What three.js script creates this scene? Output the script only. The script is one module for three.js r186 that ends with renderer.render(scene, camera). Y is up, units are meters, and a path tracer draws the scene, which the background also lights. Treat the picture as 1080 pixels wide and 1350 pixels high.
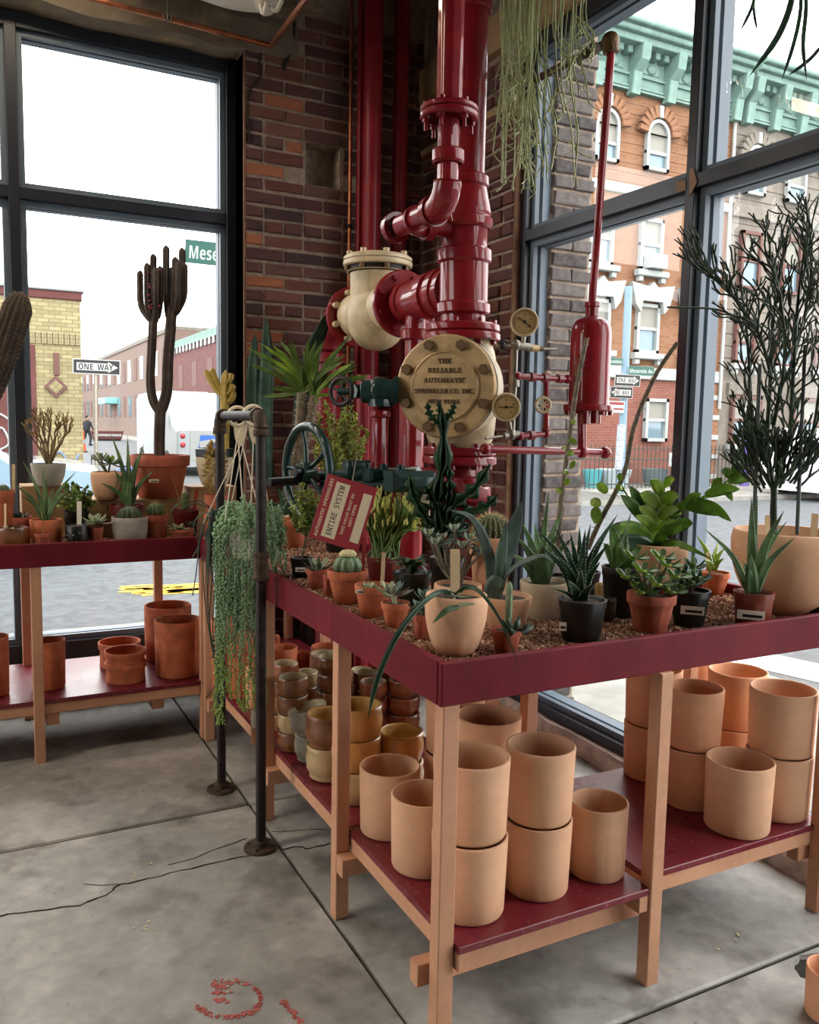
import * as THREE from 'three';
import { mergeGeometries, toCreasedNormals } from 'three/addons/utils/BufferGeometryUtils.js';
import { RectAreaLightUniformsLib } from 'three/addons/lights/RectAreaLightUniformsLib.js';
import { FontLoader } from 'three/addons/loaders/FontLoader.js';
import { Brush, Evaluator, SUBTRACTION } from 'three-bvh-csg';
import { TextGeometry } from 'three/addons/geometries/TextGeometry.js';

// ---------- camera, sky, lamps, exposure ----------
const V = (x, y, z) => new THREE.Vector3(x, y, z), PI = Math.PI, D2R = PI / 180;
const scene = new THREE.Scene();
const F = 1111.118, EYE = 1.395;
const camera = new THREE.PerspectiveCamera(2 * Math.atan(675 / F) / D2R, 0.8, 0.05, 300);
camera.position.set(0, EYE, 0);
camera.rotation.set(-5.92476 * D2R, -27.48778 * D2R, 1.07316 * D2R, 'YXZ');
camera.updateMatrixWorld(true);
scene.background = new THREE.Color(1.0, 1.0, 0.985);          // bright overcast sky
scene.backgroundIntensity = 6.0;
const renderer = new THREE.WebGLRenderer({ antialias: true });
renderer.toneMapping = THREE.LinearToneMapping;
renderer.toneMappingExposure = 1.06;
renderer.shadowMap.enabled = true;
RectAreaLightUniformsLib.init();
const LAMPS = [[-0.15, -3.78, 1.7, 4], [-3.3, -2.5, 1.2, 17], [-0.9, -2.55, 1.2, 6]];   // ceiling lamps of the shop: x, z, length, brightness
const WARM = new THREE.Color(1.0, 0.83, 0.62);

// ---------- from photo pixels to places ----------
const Q = new THREE.Matrix3().setFromMatrix4(camera.matrixWorld);
const ray = (x, y) => V((x - 540) / F, -(y - 675) / F, -1).applyMatrix3(Q);
const go = (x, y, t) => ray(x, y).multiplyScalar(t).add(camera.position);
const at = go;                                                        // point at a distance along the lens axis
const onY = (x, y, h) => go(x, y, (h - EYE) / ray(x, y).y);           // point on a level plane
const onX = (x, y, X) => go(x, y, X / ray(x, y).x);
const onZ = (x, y, Z) => go(x, y, Z / ray(x, y).z);
const proj = (p) => { const v = p.clone().applyMatrix4(camera.matrixWorldInverse); return [540 - F * v.x / v.z, 675 + F * v.y / v.z]; };
const AX = V(0, 0, -1).applyMatrix3(Q);
const depth = (p) => p.clone().sub(camera.position).dot(AX);

// ---------- chance and noise ----------
let seed = 7;
const rnd = () => { seed = (seed + 0x6D2B79F5) | 0; let t = Math.imul(seed ^ (seed >>> 15), 1 | seed); t = (t + Math.imul(t ^ (t >>> 7), 61 | t)) ^ t; return ((t ^ (t >>> 14)) >>> 0) / 4294967296; };
const rr = (a, b) => a + (b - a) * rnd();
const hash = (x, y, s) => { let h = (x * 374761393 + y * 668265263 + s * 974634721) | 0; h = Math.imul(h ^ (h >>> 13), 1274126177); return ((h ^ (h >>> 16)) >>> 0) / 4294967296; };
function vn(u, v, per, s) {                                           // tileable value noise
  const x = u * per, y = v * per, x0 = Math.floor(x), y0 = Math.floor(y), f = x - x0, g = y - y0, m = (k) => ((k % per) + per) % per;
  const a = f * f * (3 - 2 * f), b = g * g * (3 - 2 * g), h = (i, j) => hash(m(x0 + i), m(y0 + j), s);
  return (h(0, 0) * (1 - a) + h(1, 0) * a) * (1 - b) + (h(0, 1) * (1 - a) + h(1, 1) * a) * b;
}
const fbm = (u, v, per, s, o = 4) => { let r = 0, k = 0.5, t = 0; for (let i = 0; i < o; i++) { r += k * vn(u, v, per, s + i); t += k; per *= 2; k *= 0.55; } return r / t; };
const mix = (a, b, t) => a.map((x, i) => x + (b[i] - x) * t), clamp = (x) => Math.min(1, Math.max(0, x));
function tex(n, fn, srgb = true, rep = 1, m = n) {
  const d = new Uint8Array(n * m * 4);
  for (let j = 0; j < m; j++) for (let i = 0; i < n; i++) {
    const c = fn((i + 0.5) / n, (j + 0.5) / m), o = (j * n + i) * 4;
    if (typeof c === 'number') d[o] = d[o + 1] = d[o + 2] = clamp(c) * 255; else for (let k = 0; k < 3; k++) d[o + k] = Math.max(0, Math.min(255, c[k]));
    d[o + 3] = 255;
  }
  const t = new THREE.DataTexture(d, n, m); t.wrapS = t.wrapT = THREE.RepeatWrapping; t.magFilter = THREE.LinearFilter; t.minFilter = THREE.LinearMipmapLinearFilter; t.generateMipmaps = true;
  if (srgb) t.colorSpace = THREE.SRGBColorSpace;
  t.repeat.set(rep, rep); t.needsUpdate = true; return t;
}
const rep = (t, k) => { const c = t.clone(); c.repeat.set(k, k); c.needsUpdate = true; return c; };
function canvasTex(w, h, draw) {
  const c = document.createElement('canvas'); c.width = w; c.height = h; draw(c.getContext('2d'), w, h);
  const t = new THREE.CanvasTexture(c); t.colorSpace = THREE.SRGBColorSpace; t.magFilter = THREE.LinearFilter; return t;
}
const hex = (h) => [(h >> 16) & 255, (h >> 8) & 255, h & 255];

// ---------- materials ----------
const mottle = {}, lum = (h) => { const c = new THREE.Color(h); return 0.3 * c.r + 0.6 * c.g + 0.1 * c.b; };
function blotch(o) {                                                   // colour b with shared mottling down to colour a
  const { a, b, per, r } = o.map, q = Math.round(Math.min(0.95, lum(a) / lum(b)) * 8) / 8, p = per <= 5 ? 5 : per <= 9 ? 8 : per <= 16 ? 13 : 28, key = q + '_' + p;
  mottle[key] ??= tex(256, (u, v) => q + (1 - q) * clamp((fbm(u, v, p, 17 * p + q * 80, 5) - 0.5) * 2.4 + 0.5), false);
  return { ...o, map: rep(mottle[key], r), color: b };
}
const std = (o) => new THREE.MeshStandardMaterial(o.map?.blotch ? blotch(o) : o), phy = (o) => new THREE.MeshPhysicalMaterial(o.map?.blotch ? blotch(o) : o);
const bumpFine = tex(256, (u, v) => fbm(u, v, 16, 3, 4), false, 4), bumpMid = tex(256, (u, v) => fbm(u, v, 5, 9, 5), false, 2);
const spot = (a, b, per, s, r) => ({ blotch: 1, a, b, per, r });
const grain = (a, b, s) => tex(256, (u, v) => mix(hex(a), hex(b), clamp((vn(u, v, 40, s) * 0.35 + fbm(u * 0.999, v, 4, s + 3, 5) * 0.9) - 0.15)), true, 1.5);
const mat = {
  bench: phy({ map: spot(0x64161f, 0x6f1b26, 7, 11, 1.7), roughness: 0.55, specularIntensity: 0.35, bumpMap: bumpFine, bumpScale: 0.0004 }),
  shelf: std({ map: tex(512, (u, v) => { let c = mix(hex(0x661a24), hex(0x762530), fbm(u, v, 5, 21, 5)); const w = fbm(u, v, 60, 23, 2); if (w > 0.73) c = mix(c, hex(0xb98088), (w - 0.73) * 3.5); return c; }, true, 1.3), roughness: 0.4, roughnessMap: tex(256, (u, v) => 0.55 + 0.45 * fbm(u, v, 5, 22, 4), false, 1.5), bumpMap: bumpFine, bumpScale: 0.0005 }),
  wood: std({ map: grain(0xb98566, 0xcf9c7a, 31), roughness: 0.62, bumpMap: bumpFine, bumpScale: 0.0004 }),
  riser: std({ map: grain(0x8a6844, 0xab875c, 35), roughness: 0.75 }),
  terra: std({ map: spot(0xa9512f, 0xc26a44, 6, 41, 2.5), roughness: 0.85, bumpMap: bumpFine, bumpScale: 0.0005 }),
  terraDark: std({ map: spot(0x8a3f28, 0xa3523a, 6, 42, 2.5), roughness: 0.85, bumpMap: bumpFine, bumpScale: 0.0005 }),
  terraBig: std({ map: spot(0x9f4a30, 0xb25a3e, 4, 43, 2.5), roughness: 0.7 }),
  tan: std({ map: spot(0xcb9872, 0xd8a884, 6, 44, 2.2), roughness: 0.8, bumpMap: bumpFine, bumpScale: 0.0004 }),
  tanRosy: std({ map: spot(0xcc9067, 0xd89f78, 6, 45, 2.2), roughness: 0.8, bumpMap: bumpFine, bumpScale: 0.0004 }),
  stone: std({ map: spot(0xa08f78, 0xb9a88e, 9, 46, 3), roughness: 0.8, bumpMap: bumpFine, bumpScale: 0.0006 }),
  greyPot: std({ map: spot(0x938a7c, 0xaaa294, 9, 47, 3), roughness: 0.8, bumpMap: bumpFine, bumpScale: 0.0005 }),
  cream: std({ map: spot(0xcdb894, 0xd8c6a6, 6, 48, 3), roughness: 0.6 }),
  blackPlastic: std({ color: 0x121513, roughness: 0.38 }),
  darkGreenPlastic: std({ color: 0x0f1f19, roughness: 0.4 }),
  brownPlastic: std({ color: 0x74301f, roughness: 0.4 }),
  redPlastic: std({ color: 0x6a1d19, roughness: 0.45 }),
  whitePlastic: std({ color: 0xd9d3c4, roughness: 0.5 }),
  glazeBrown: phy({ map: spot(0x6b3a1c, 0x8c5228, 4, 51, 4), roughness: 0.4, clearcoat: 0.8, clearcoatRoughness: 0.12 }),
  glazeDark: phy({ map: spot(0x4a2417, 0x6b3620, 4, 52, 4), roughness: 0.4, clearcoat: 0.8, clearcoatRoughness: 0.12 }),
  glazeAmber: phy({ map: spot(0xb07534, 0xc68c48, 4, 53, 4), roughness: 0.4, clearcoat: 0.7, clearcoatRoughness: 0.15 }),
  glazeSand: phy({ map: spot(0xa98d63, 0xbd9f72, 4, 54, 4), roughness: 0.5, clearcoat: 0.4, clearcoatRoughness: 0.25 }),
  glazeGrey: phy({ map: spot(0x7b7364, 0x958c7a, 4, 55, 4), roughness: 0.5, clearcoat: 0.4, clearcoatRoughness: 0.25 }),
  glazeRust: phy({ map: spot(0x8a4426, 0xa65a34, 4, 56, 4), roughness: 0.45, clearcoat: 0.7, clearcoatRoughness: 0.15 }),
  soil: std({ map: spot(0x2a2019, 0x4a3a2c, 24, 57, 8), roughness: 1, bumpMap: bumpFine, bumpScale: 0.003 }),
  gravelBed: std({ map: spot(0x7a5a44, 0xa5836a, 30, 58, 4), roughness: 1, bumpMap: bumpFine, bumpScale: 0.004 }),
  red: phy({ map: spot(0x7a0814, 0x8a0e1a, 6, 61, 1.5), roughness: 0.6, specularIntensity: 0.4, clearcoat: 0.7, clearcoatRoughness: 0.07, bumpMap: bumpFine, bumpScale: 0.0006 }),
  redDull: phy({ map: spot(0x7a0c18, 0x861420, 6, 62, 1.5), roughness: 0.65, specularIntensity: 0.4, clearcoat: 0.35, clearcoatRoughness: 0.3, bumpMap: bumpFine, bumpScale: 0.0006 }),
  creamIron: std({ map: spot(0xb59a70, 0xd2bd96, 4, 63, 3), roughness: 0.45, bumpMap: bumpMid, bumpScale: 0.001 }),
  brass: std({ map: spot(0xa58558, 0xc9a878, 4, 64, 4), roughness: 0.5, metalness: 0.2, bumpMap: bumpFine, bumpScale: 0.0004 }),
  brassDark: std({ map: spot(0x4f3a22, 0x6e5334, 4, 65, 6), roughness: 0.5, metalness: 0.4 }),
  valveGreen: phy({ color: 0x0b2f2c, roughness: 0.6, specularIntensity: 0.4, clearcoat: 0.7, clearcoatRoughness: 0.12, bumpMap: bumpFine, bumpScale: 0.0006 }),
  ironBlack: std({ map: spot(0x1c1817, 0x33292a, 8, 66, 6), roughness: 0.55, metalness: 0.3, bumpMap: bumpFine, bumpScale: 0.0004 }),
  ironRust: std({ map: spot(0x33261f, 0x55402f, 8, 67, 6), roughness: 0.7, metalness: 0.3, bumpMap: bumpFine, bumpScale: 0.0004 }),
  steel: std({ map: spot(0x6d675e, 0x8d867a, 8, 68, 6), roughness: 0.4, metalness: 0.7 }),
  copper: std({ map: spot(0x9c5a38, 0xb87350, 6, 69, 4), roughness: 0.3, metalness: 0.75 }),
  frame: std({ color: 0x171b25, roughness: 0.42 }),
  frameInSkyLit: std({ color: 0x56636f, roughness: 0.5 }),  // sky light on the inner faces of the dark frame, put into the colour
  gasket: std({ color: 0xc9d2d4, roughness: 0.5 }),
  glass: phy({ color: 0xffffff, transmission: 1, thickness: 0, roughness: 0, ior: 1.45 }),
  jamb: std({ map: spot(0x5a3d2a, 0x74523a, 6, 71, 3), roughness: 0.8 }),
  concreteBeam: std({ map: tex(512, (u, v) => { let c = mix(hex(0x5b5044), hex(0x8a7c68), fbm(u, v, 5, 73, 6)); const k = fbm(u, v, 9, 74, 3); if (k > 0.62) c = mix(c, hex(0xa08a62), (k - 0.62) * 4); return c; }, true, 0.9), roughness: 0.95, bumpMap: bumpMid, bumpScale: 0.008 }),
  woodBeam: std({ map: grain(0x9a7a58, 0xb8966e, 75), roughness: 0.8 }),
  mortar: std({ map: spot(0x7c6c60, 0x9c8a79, 12, 76, 3), roughness: 1, bumpMap: bumpFine, bumpScale: 0.004 }),
  ceiling: std({ color: 0x1b1714, roughness: 1 }),
  plaster: std({ map: spot(0x4a453f, 0x59534c, 5, 77, 1), roughness: 0.9 }),
  curb: std({ map: spot(0x9a8478, 0xb7a497, 9, 78, 3), roughness: 0.85, bumpMap: bumpMid, bumpScale: 0.006 }),
  stick: std({ map: grain(0xbfa37c, 0xd6bd95, 79), roughness: 0.8 }),
  redTag: std({ color: 0x8f1f22, roughness: 0.5 }),
  paper: std({ color: 0xddd6c4, roughness: 0.7 }),
  paleSpine: std({ color: 0xd3c8b4, roughness: 0.7 }), spine: std({ color: 0xcbb283, roughness: 0.7 }), spineDark: std({ color: 0x6b5640, roughness: 0.7 }), tooth: std({ color: 0xd8dfc2, roughness: 0.7 }),
  cord: std({ color: 0xcfc4ad, roughness: 0.8 }),
};
const brickTex = [80, 90, 99].map((s) => tex(128, (u, v) => { const k = 0.72 + 0.28 * fbm(u, v, 5, s, 5), w = fbm(u, v, 9, s + 7, 3); return w > 0.64 ? k + (w - 0.64) * 2 : k; }, false, 4));
mat.brick = [0x643c34, 0x6e4539, 0x543433, 0x764e42, 0x463031, 0x5a3a38, 0x9c6044, 0x664740].map((c, i) => std({ color: c, map: brickTex[i % 3], roughness: 0.92, bumpMap: bumpFine, bumpScale: 0.002 }));
mat.extBrick = [0x48413f, 0x3e3837, 0x524a47].map((c, i) => std({ map: spot(c, c + 0x141414, 8, 95 + i, 4), roughness: 0.95, bumpMap: bumpFine, bumpScale: 0.002 }));
const leafMat = (a, b, s, r = 0.45, tr = 0.12) => phy({ map: spot(a, b, 5, s, 5), roughness: r, transmission: tr, thickness: 0, ior: 1.35 });
const G = {
  aloe: leafMat(0x476b45, 0x6a8a58, 101), aloeBlue: leafMat(0x4f6b5c, 0x708a78, 102), aloeDark: leafMat(0x1f3a26, 0x35543a, 103), jade: leafMat(0x33562f, 0x5f8442, 104, 0.35),
  bright: leafMat(0x7fb034, 0xb8dc56, 105, 0.38, 0.4), epi: leafMat(0x3f6f2c, 0x7fae40, 106, 0.38, 0.3), snake: leafMat(0x2c4c40, 0x47685a, 107, 0.4, 0.05), snakeDark: leafMat(0x14241c, 0x22362a, 108, 0.4, 0.05),
  palm: leafMat(0x4f7a2e, 0x7ea148, 109, 0.4, 0.25), tiny: leafMat(0x7f9438, 0xb4c258, 110, 0.45, 0.25), tinyDark: leafMat(0x55752e, 0x8aa64e, 111, 0.45, 0.2), pencil: leafMat(0x56783a, 0x84a458, 112), pencilTip: leafMat(0xccd062, 0xe8e884, 113, 0.45, 0.2),
  pencilDark: leafMat(0x1f2e22, 0x34452f, 114, 0.5, 0), dragon: leafMat(0x1f3d28, 0x315538, 115, 0.42, 0.06), grey: leafMat(0x4c605c, 0x6d8078, 116, 0.5, 0.05), pale: leafMat(0x8a9a74, 0xb2bd97, 117, 0.5, 0.1), haw: leafMat(0x3c5a3f, 0x86a07c, 118, 0.5, 0.05),
  cactus: leafMat(0x3a4f33, 0x536848, 119, 0.6, 0), cactusDark: leafMat(0x3a3026, 0x54453a, 120, 0.7, 0), candel: leafMat(0x3a302f, 0x54473f, 121, 0.6, 0), yellow: leafMat(0xa88a3c, 0xcdb25e, 122, 0.6, 0.1), straw: leafMat(0x8a6f3a, 0xc09c56, 123, 0.7, 0.1),
  pearl: leafMat(0x4a6a50, 0x86a67c, 124, 0.45, 0.1), pearlLow: leafMat(0x6f8f3c, 0x9ab458, 125, 0.45, 0.15), hoya: leafMat(0x27382f, 0x4a5d52, 126, 0.5, 0.05), rhip: leafMat(0x8a965a, 0xb4bb84, 127, 0.5, 0.15), bark: std({ map: spot(0x4a3c2e, 0x6d5a45, 8, 128, 8), roughness: 0.95 }), barkGrey: std({ map: spot(0x5f5548, 0x857866, 8, 129, 8), roughness: 0.95 }),
  violet: leafMat(0x5f6058, 0x8f8f80, 130, 0.5, 0.05), stem: std({ color: 0x3a2e24, roughness: 0.9 }),
};

// ---------- shapes ----------
function prep(g) {
  if (g.index) g = g.toNonIndexed();
  for (const k of Object.keys(g.attributes)) if (!['position', 'normal'].includes(k)) g.deleteAttribute(k);
  if (!g.attributes.normal) g.computeVertexNormals();
  g.morphAttributes = {};
  const p = g.attributes.position.array, uv = new Float32Array(p.length / 3 * 2);
  for (let i = 0; i < p.length; i += 9) {                             // uv in metres, by the main axis of each face
    const ax = p[i + 3] - p[i], ay = p[i + 4] - p[i + 1], az = p[i + 5] - p[i + 2], bx = p[i + 6] - p[i], by = p[i + 7] - p[i + 1], bz = p[i + 8] - p[i + 2];
    const nx = Math.abs(ay * bz - az * by), ny = Math.abs(az * bx - ax * bz), nz = Math.abs(ax * by - ay * bx), o = i / 3 * 2;
    for (let k = 0; k < 3; k++) { const x = p[i + k * 3], y = p[i + k * 3 + 1], z = p[i + k * 3 + 2]; if (nx >= ny && nx >= nz) { uv[o + k * 2] = z; uv[o + k * 2 + 1] = y; } else if (ny >= nz) { uv[o + k * 2] = x; uv[o + k * 2 + 1] = z; } else { uv[o + k * 2] = x; uv[o + k * 2 + 1] = y; } }
  }
  g.setAttribute('uv', new THREE.BufferAttribute(uv, 2));
  return g;
}
const join = (a) => { a = a.flat(9).filter(Boolean).map((g) => (g.attributes.uv && !g.index && Object.keys(g.attributes).length === 3 ? g : prep(g))); return a.length === 1 ? a[0] : mergeGeometries(a); };
const used = new Map();
const numbered = (n) => { const k = used.get(n) ?? 0; used.set(n, k + 1); return k ? n + '_' + String(k).padStart(3, '0') : n; };
function M(name, g, m, parent, label) {
  const o = new THREE.Mesh(join([g]), m); o.name = parent && parent !== scene ? name : numbered(name); o.castShadow = o.receiveShadow = true; (parent ?? scene).add(o);
  if (label) o.userData.label = label;
  return o;
}
function thing(name, label, category, pos = [0, 0, 0], group, kind) {
  const o = new THREE.Group(); o.name = numbered(name); if (pos.isVector3) o.position.copy(pos); else o.position.set(...pos); scene.add(o); o.userData = { label, category };
  if (group) o.userData.group = group; if (kind) o.userData.kind = kind; return o;
}
const part = (name, parent, pos) => { const o = new THREE.Group(); o.name = name; if (pos) o.position.copy(pos); parent.add(o); return o; };
const tag = (o, label, category, group, kind) => { o.userData.label = label; if (category) o.userData.category = category; if (group) o.userData.group = group; if (kind) o.userData.kind = kind; return o; };
const mv = (g, x, y, z, rx = 0, ry = 0, rz = 0) => { if (rx || ry || rz) g.applyMatrix4(new THREE.Matrix4().makeRotationFromEuler(new THREE.Euler(rx, ry, rz))); return g.translate(x, y, z); };
function cbox(w, h, d, c = 0.002) {                                   // box with chamfered edges, centred
  c = Math.min(c, w * 0.3, h * 0.3, d * 0.3);
  const s = new THREE.Shape(); const a = w / 2 - c, b = h / 2 - c; s.moveTo(-a, -b); s.lineTo(a, -b); s.lineTo(a, b); s.lineTo(-a, b); s.closePath();
  return prep(new THREE.ExtrudeGeometry(s, { depth: d - 2 * c, bevelThickness: c, bevelSize: c, bevelSegments: 1, steps: 1 })).translate(0, 0, -d / 2 + c);
}
const bx = (x0, x1, y0, y1, z0, z1, c = 0.002) => cbox(Math.abs(x1 - x0), Math.abs(y1 - y0), Math.abs(z1 - z0), c).translate((x0 + x1) / 2, (y0 + y1) / 2, (z0 + z1) / 2);
const box = (x0, x1, y0, y1, z0, z1) => prep(new THREE.BoxGeometry(Math.abs(x1 - x0), Math.abs(y1 - y0), Math.abs(z1 - z0))).translate((x0 + x1) / 2, (y0 + y1) / 2, (z0 + z1) / 2);
const lathe = (pts, n = 40, crease = 0.7) => prep(toCreasedNormals(new THREE.LatheGeometry(pts.map(([r, y]) => new THREE.Vector2(Math.max(r, 0.00001), y)), n), crease));
const cyl = (r, h, n = 20, c = 0.08) => lathe([[0, 0], [r * (1 - c), 0], [r, r * c], [r, h - r * c], [r * (1 - c), h], [0, h]], n, 0.5);
const aim = (g, dir) => g.applyQuaternion(new THREE.Quaternion().setFromUnitVectors(V(0, 1, 0), dir.clone().normalize()));
const bar = (a, b, r, n = 12) => { const d = b.clone().sub(a); return aim(cyl(r, d.length(), n, 0.05), d).translate(a.x, a.y, a.z); };
function curve(pts) { return pts.length === 2 ? new THREE.LineCurve3(pts[0], pts[1]) : new THREE.CatmullRomCurve3(pts, false, 'centripetal'); }
function grid(rows, closed, caps) {                                   // rows of points -> smooth skin
  const m = rows[0].length, pos = [], idx = [];
  for (const r of rows) for (const p of r) pos.push(p.x, p.y, p.z);
  const k = closed ? m : m - 1;
  for (let i = 0; i < rows.length - 1; i++) for (let j = 0; j < k; j++) { const a = i * m + j, b = i * m + (j + 1) % m, c = a + m, d = b + m; idx.push(a, b, c, b, d, c); }
  if (caps) for (const [i, s] of [[0, 1], [rows.length - 1, -1]]) { const c = V(0, 0, 0); rows[i].forEach((p) => c.add(p)); c.divideScalar(m); const o = pos.length / 3; pos.push(c.x, c.y, c.z); for (let j = 0; j < m; j++) { const a = i * m + j, b = i * m + (j + 1) % m; s > 0 ? idx.push(o, b, a) : idx.push(o, a, b); } }
  const g = new THREE.BufferGeometry(); g.setAttribute('position', new THREE.Float32BufferAttribute(pos, 3)); g.setIndex(idx); g.computeVertexNormals(); return prep(g);
}
function sweep(pts, rad, { n = Math.max(4, pts.length * 4), m = 8, rib = 0, ribs = 0 } = {}) {
  const c = curve(pts), rows = []; let N = null, T0 = null;
  for (let i = 0; i <= n; i++) {
    const t = i / n, p = c.getPoint(t), T = c.getTangent(t);
    if (!N) { N = Math.abs(T.y) < 0.9 ? V(0, 1, 0) : V(1, 0, 0); N.addScaledVector(T, -N.dot(T)).normalize(); } else { N.applyQuaternion(new THREE.Quaternion().setFromUnitVectors(T0, T)); N.addScaledVector(T, -N.dot(T)).normalize(); }
    T0 = T; const B = T.clone().cross(N), R = typeof rad === 'function' ? rad(t) : rad, row = [];
    for (let j = 0; j < m; j++) { const a = -j / m * 2 * PI, k = R * (ribs ? 1 - rib * (0.5 - 0.5 * Math.cos(a * ribs)) : 1); row.push(p.clone().addScaledVector(N, Math.cos(a) * k).addScaledVector(B, Math.sin(a) * k)); }
    rows.push(row);
  }
  return grid(rows, true, true);
}
const WF = {
  aloe: (t) => Math.pow(1 - t, 0.75) * (0.85 + 0.25 * Math.sin(t * PI)) + 0.01, lance: (t) => Math.pow(Math.sin(PI * (0.12 + 0.88 * t)), 0.8) + 0.01, oval: (t) => Math.pow(Math.max(0, Math.sin(PI * (0.06 + 0.94 * t))), 0.6) + 0.01,
  strap: (t) => Math.min(1, (1 - t) * 5) * (0.8 + 0.2 * Math.sin(t * PI)) + 0.01, spoon: (t) => (0.25 + 0.75 * Math.pow(t, 0.8)) * Math.pow(Math.max(0, 1 - Math.pow(t, 4)), 0.5) + 0.01, point: (t) => 1 - 0.97 * t,
  wavy: (t) => (0.68 + 0.32 * Math.cos(t * 30)) * Math.pow(Math.max(0, Math.sin(PI * (0.1 + 0.9 * t))), 0.45) + 0.01,
};
function blade(pts, w, { f = 'aloe', n = 9, face = null, t = 0.22, gut = 0.18, twist = 0 } = {}) {
  const c = curve(pts), rows = [], wf = WF[f], toCam = face ?? AX.clone().negate();
  for (let i = 0; i <= n; i++) {
    const u = i / n, p = c.getPoint(u), T = c.getTangent(u); let S = T.clone().cross(toCam); if (S.lengthSq() < 1e-4) S = T.clone().cross(V(0.3, 1, 0.2)); S.normalize();
    if (twist) S.applyAxisAngle(T, twist * u); const N = S.clone().cross(T), k = w * wf(u), th = t * k, q = (a, b) => p.clone().addScaledVector(S, a * k).addScaledVector(N, b * k);
    rows.push([q(-1, 0), q(-0.5, -gut * 0.6 + t * 0.2), q(0, -gut), q(0.5, -gut * 0.6 + t * 0.2), q(1, 0), q(0.55, -t - gut * 0.5), q(0, -t * 1.5 - gut), q(-0.55, -t - gut * 0.5)]);
  }
  return grid(rows, true, true);
}
function spikes(list, rad = 0.0006) {                                  // thin three-sided cones
  const pos = [], a = V(0, 0, 0), b = V(0, 0, 0);
  for (const [p, d, l, r = rad] of list) {
    a.set(d.y, d.z, d.x).cross(d).normalize(); b.copy(d).cross(a).normalize(); const tip = p.clone().addScaledVector(d, l);
    const q = [0, 1, 2].map((k) => p.clone().addScaledVector(a, Math.cos(k * 2.0944) * r).addScaledVector(b, Math.sin(k * 2.0944) * r));
    for (let k = 0; k < 3; k++) { const u = q[k], v = q[(k + 1) % 3]; pos.push(u.x, u.y, u.z, v.x, v.y, v.z, tip.x, tip.y, tip.z); }
  }
  const g = new THREE.BufferGeometry(); g.setAttribute('position', new THREE.Float32BufferAttribute(pos, 3)); g.computeVertexNormals(); return prep(g);
}
const ball = (r, d = 1, sx = 1, sy = 1, sz = 1) => prep(new THREE.IcosahedronGeometry(r, d)).scale(sx, sy, sz);
const hexBolt = (r, h) => prep(new THREE.CylinderGeometry(r, r, h, 6)).translate(0, h / 2, 0);
const ring = (R, r, n = 40, m = 10) => prep(new THREE.TorusGeometry(R, r, m, n));

// ---------- the room ----------
const S = (name, g, m, parent) => { const o = M(name, g, m, parent); if (!parent) o.userData.kind = 'structure'; return o; };
const SG = (name, label) => { const o = new THREE.Group(); o.name = numbered(name); o.userData = { kind: 'structure', label }; scene.add(o); return o; };
const XW = 2.25, ZW = -4.25, CEIL = 3.95;
// floor: worn concrete slabs with open joints
const floorTex = (s) => tex(512, (u, v) => {
  const a = fbm(u, v, 3, s, 6), b = fbm(u, v, 9, s + 5, 5), c = fbm(u, v, 110, s + 9, 2), e = fbm(u, v, 40, s + 15, 3); let k = mix(hex(0x8c8983), hex(0xb2afa9), clamp((a - 0.5) * 2.6 + 0.5));
  k = mix(k, hex(0x5f5a54), clamp((0.45 - b) * 3.2)); k = mix(k, hex(0xc6c3bd), clamp((b - 0.58) * 2.2)); k = k.map((x) => x * (0.9 + 0.2 * e)); if (c > 0.87) k = mix(k, hex(0xcfc6b2), (c - 0.87) * 4); if (c < 0.13) k = mix(k, hex(0x3a332d), (0.13 - c) * 5); return k;
}, true, 0.66);
const floorRough = tex(256, (u, v) => 0.42 + 0.5 * fbm(u, v, 5, 207, 5), false, 0.8);
const slabMat = [201, 231, 261].map((s) => std({ map: floorTex(s), roughness: 0.9, roughnessMap: floorRough, bumpMap: bumpMid, bumpScale: 0.003 }));
const crackMat = std({ color: 0x2a2420, roughness: 1 });
const floor = SG('floor', 'worn grey-brown concrete floor slabs with dark joints');
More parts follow.
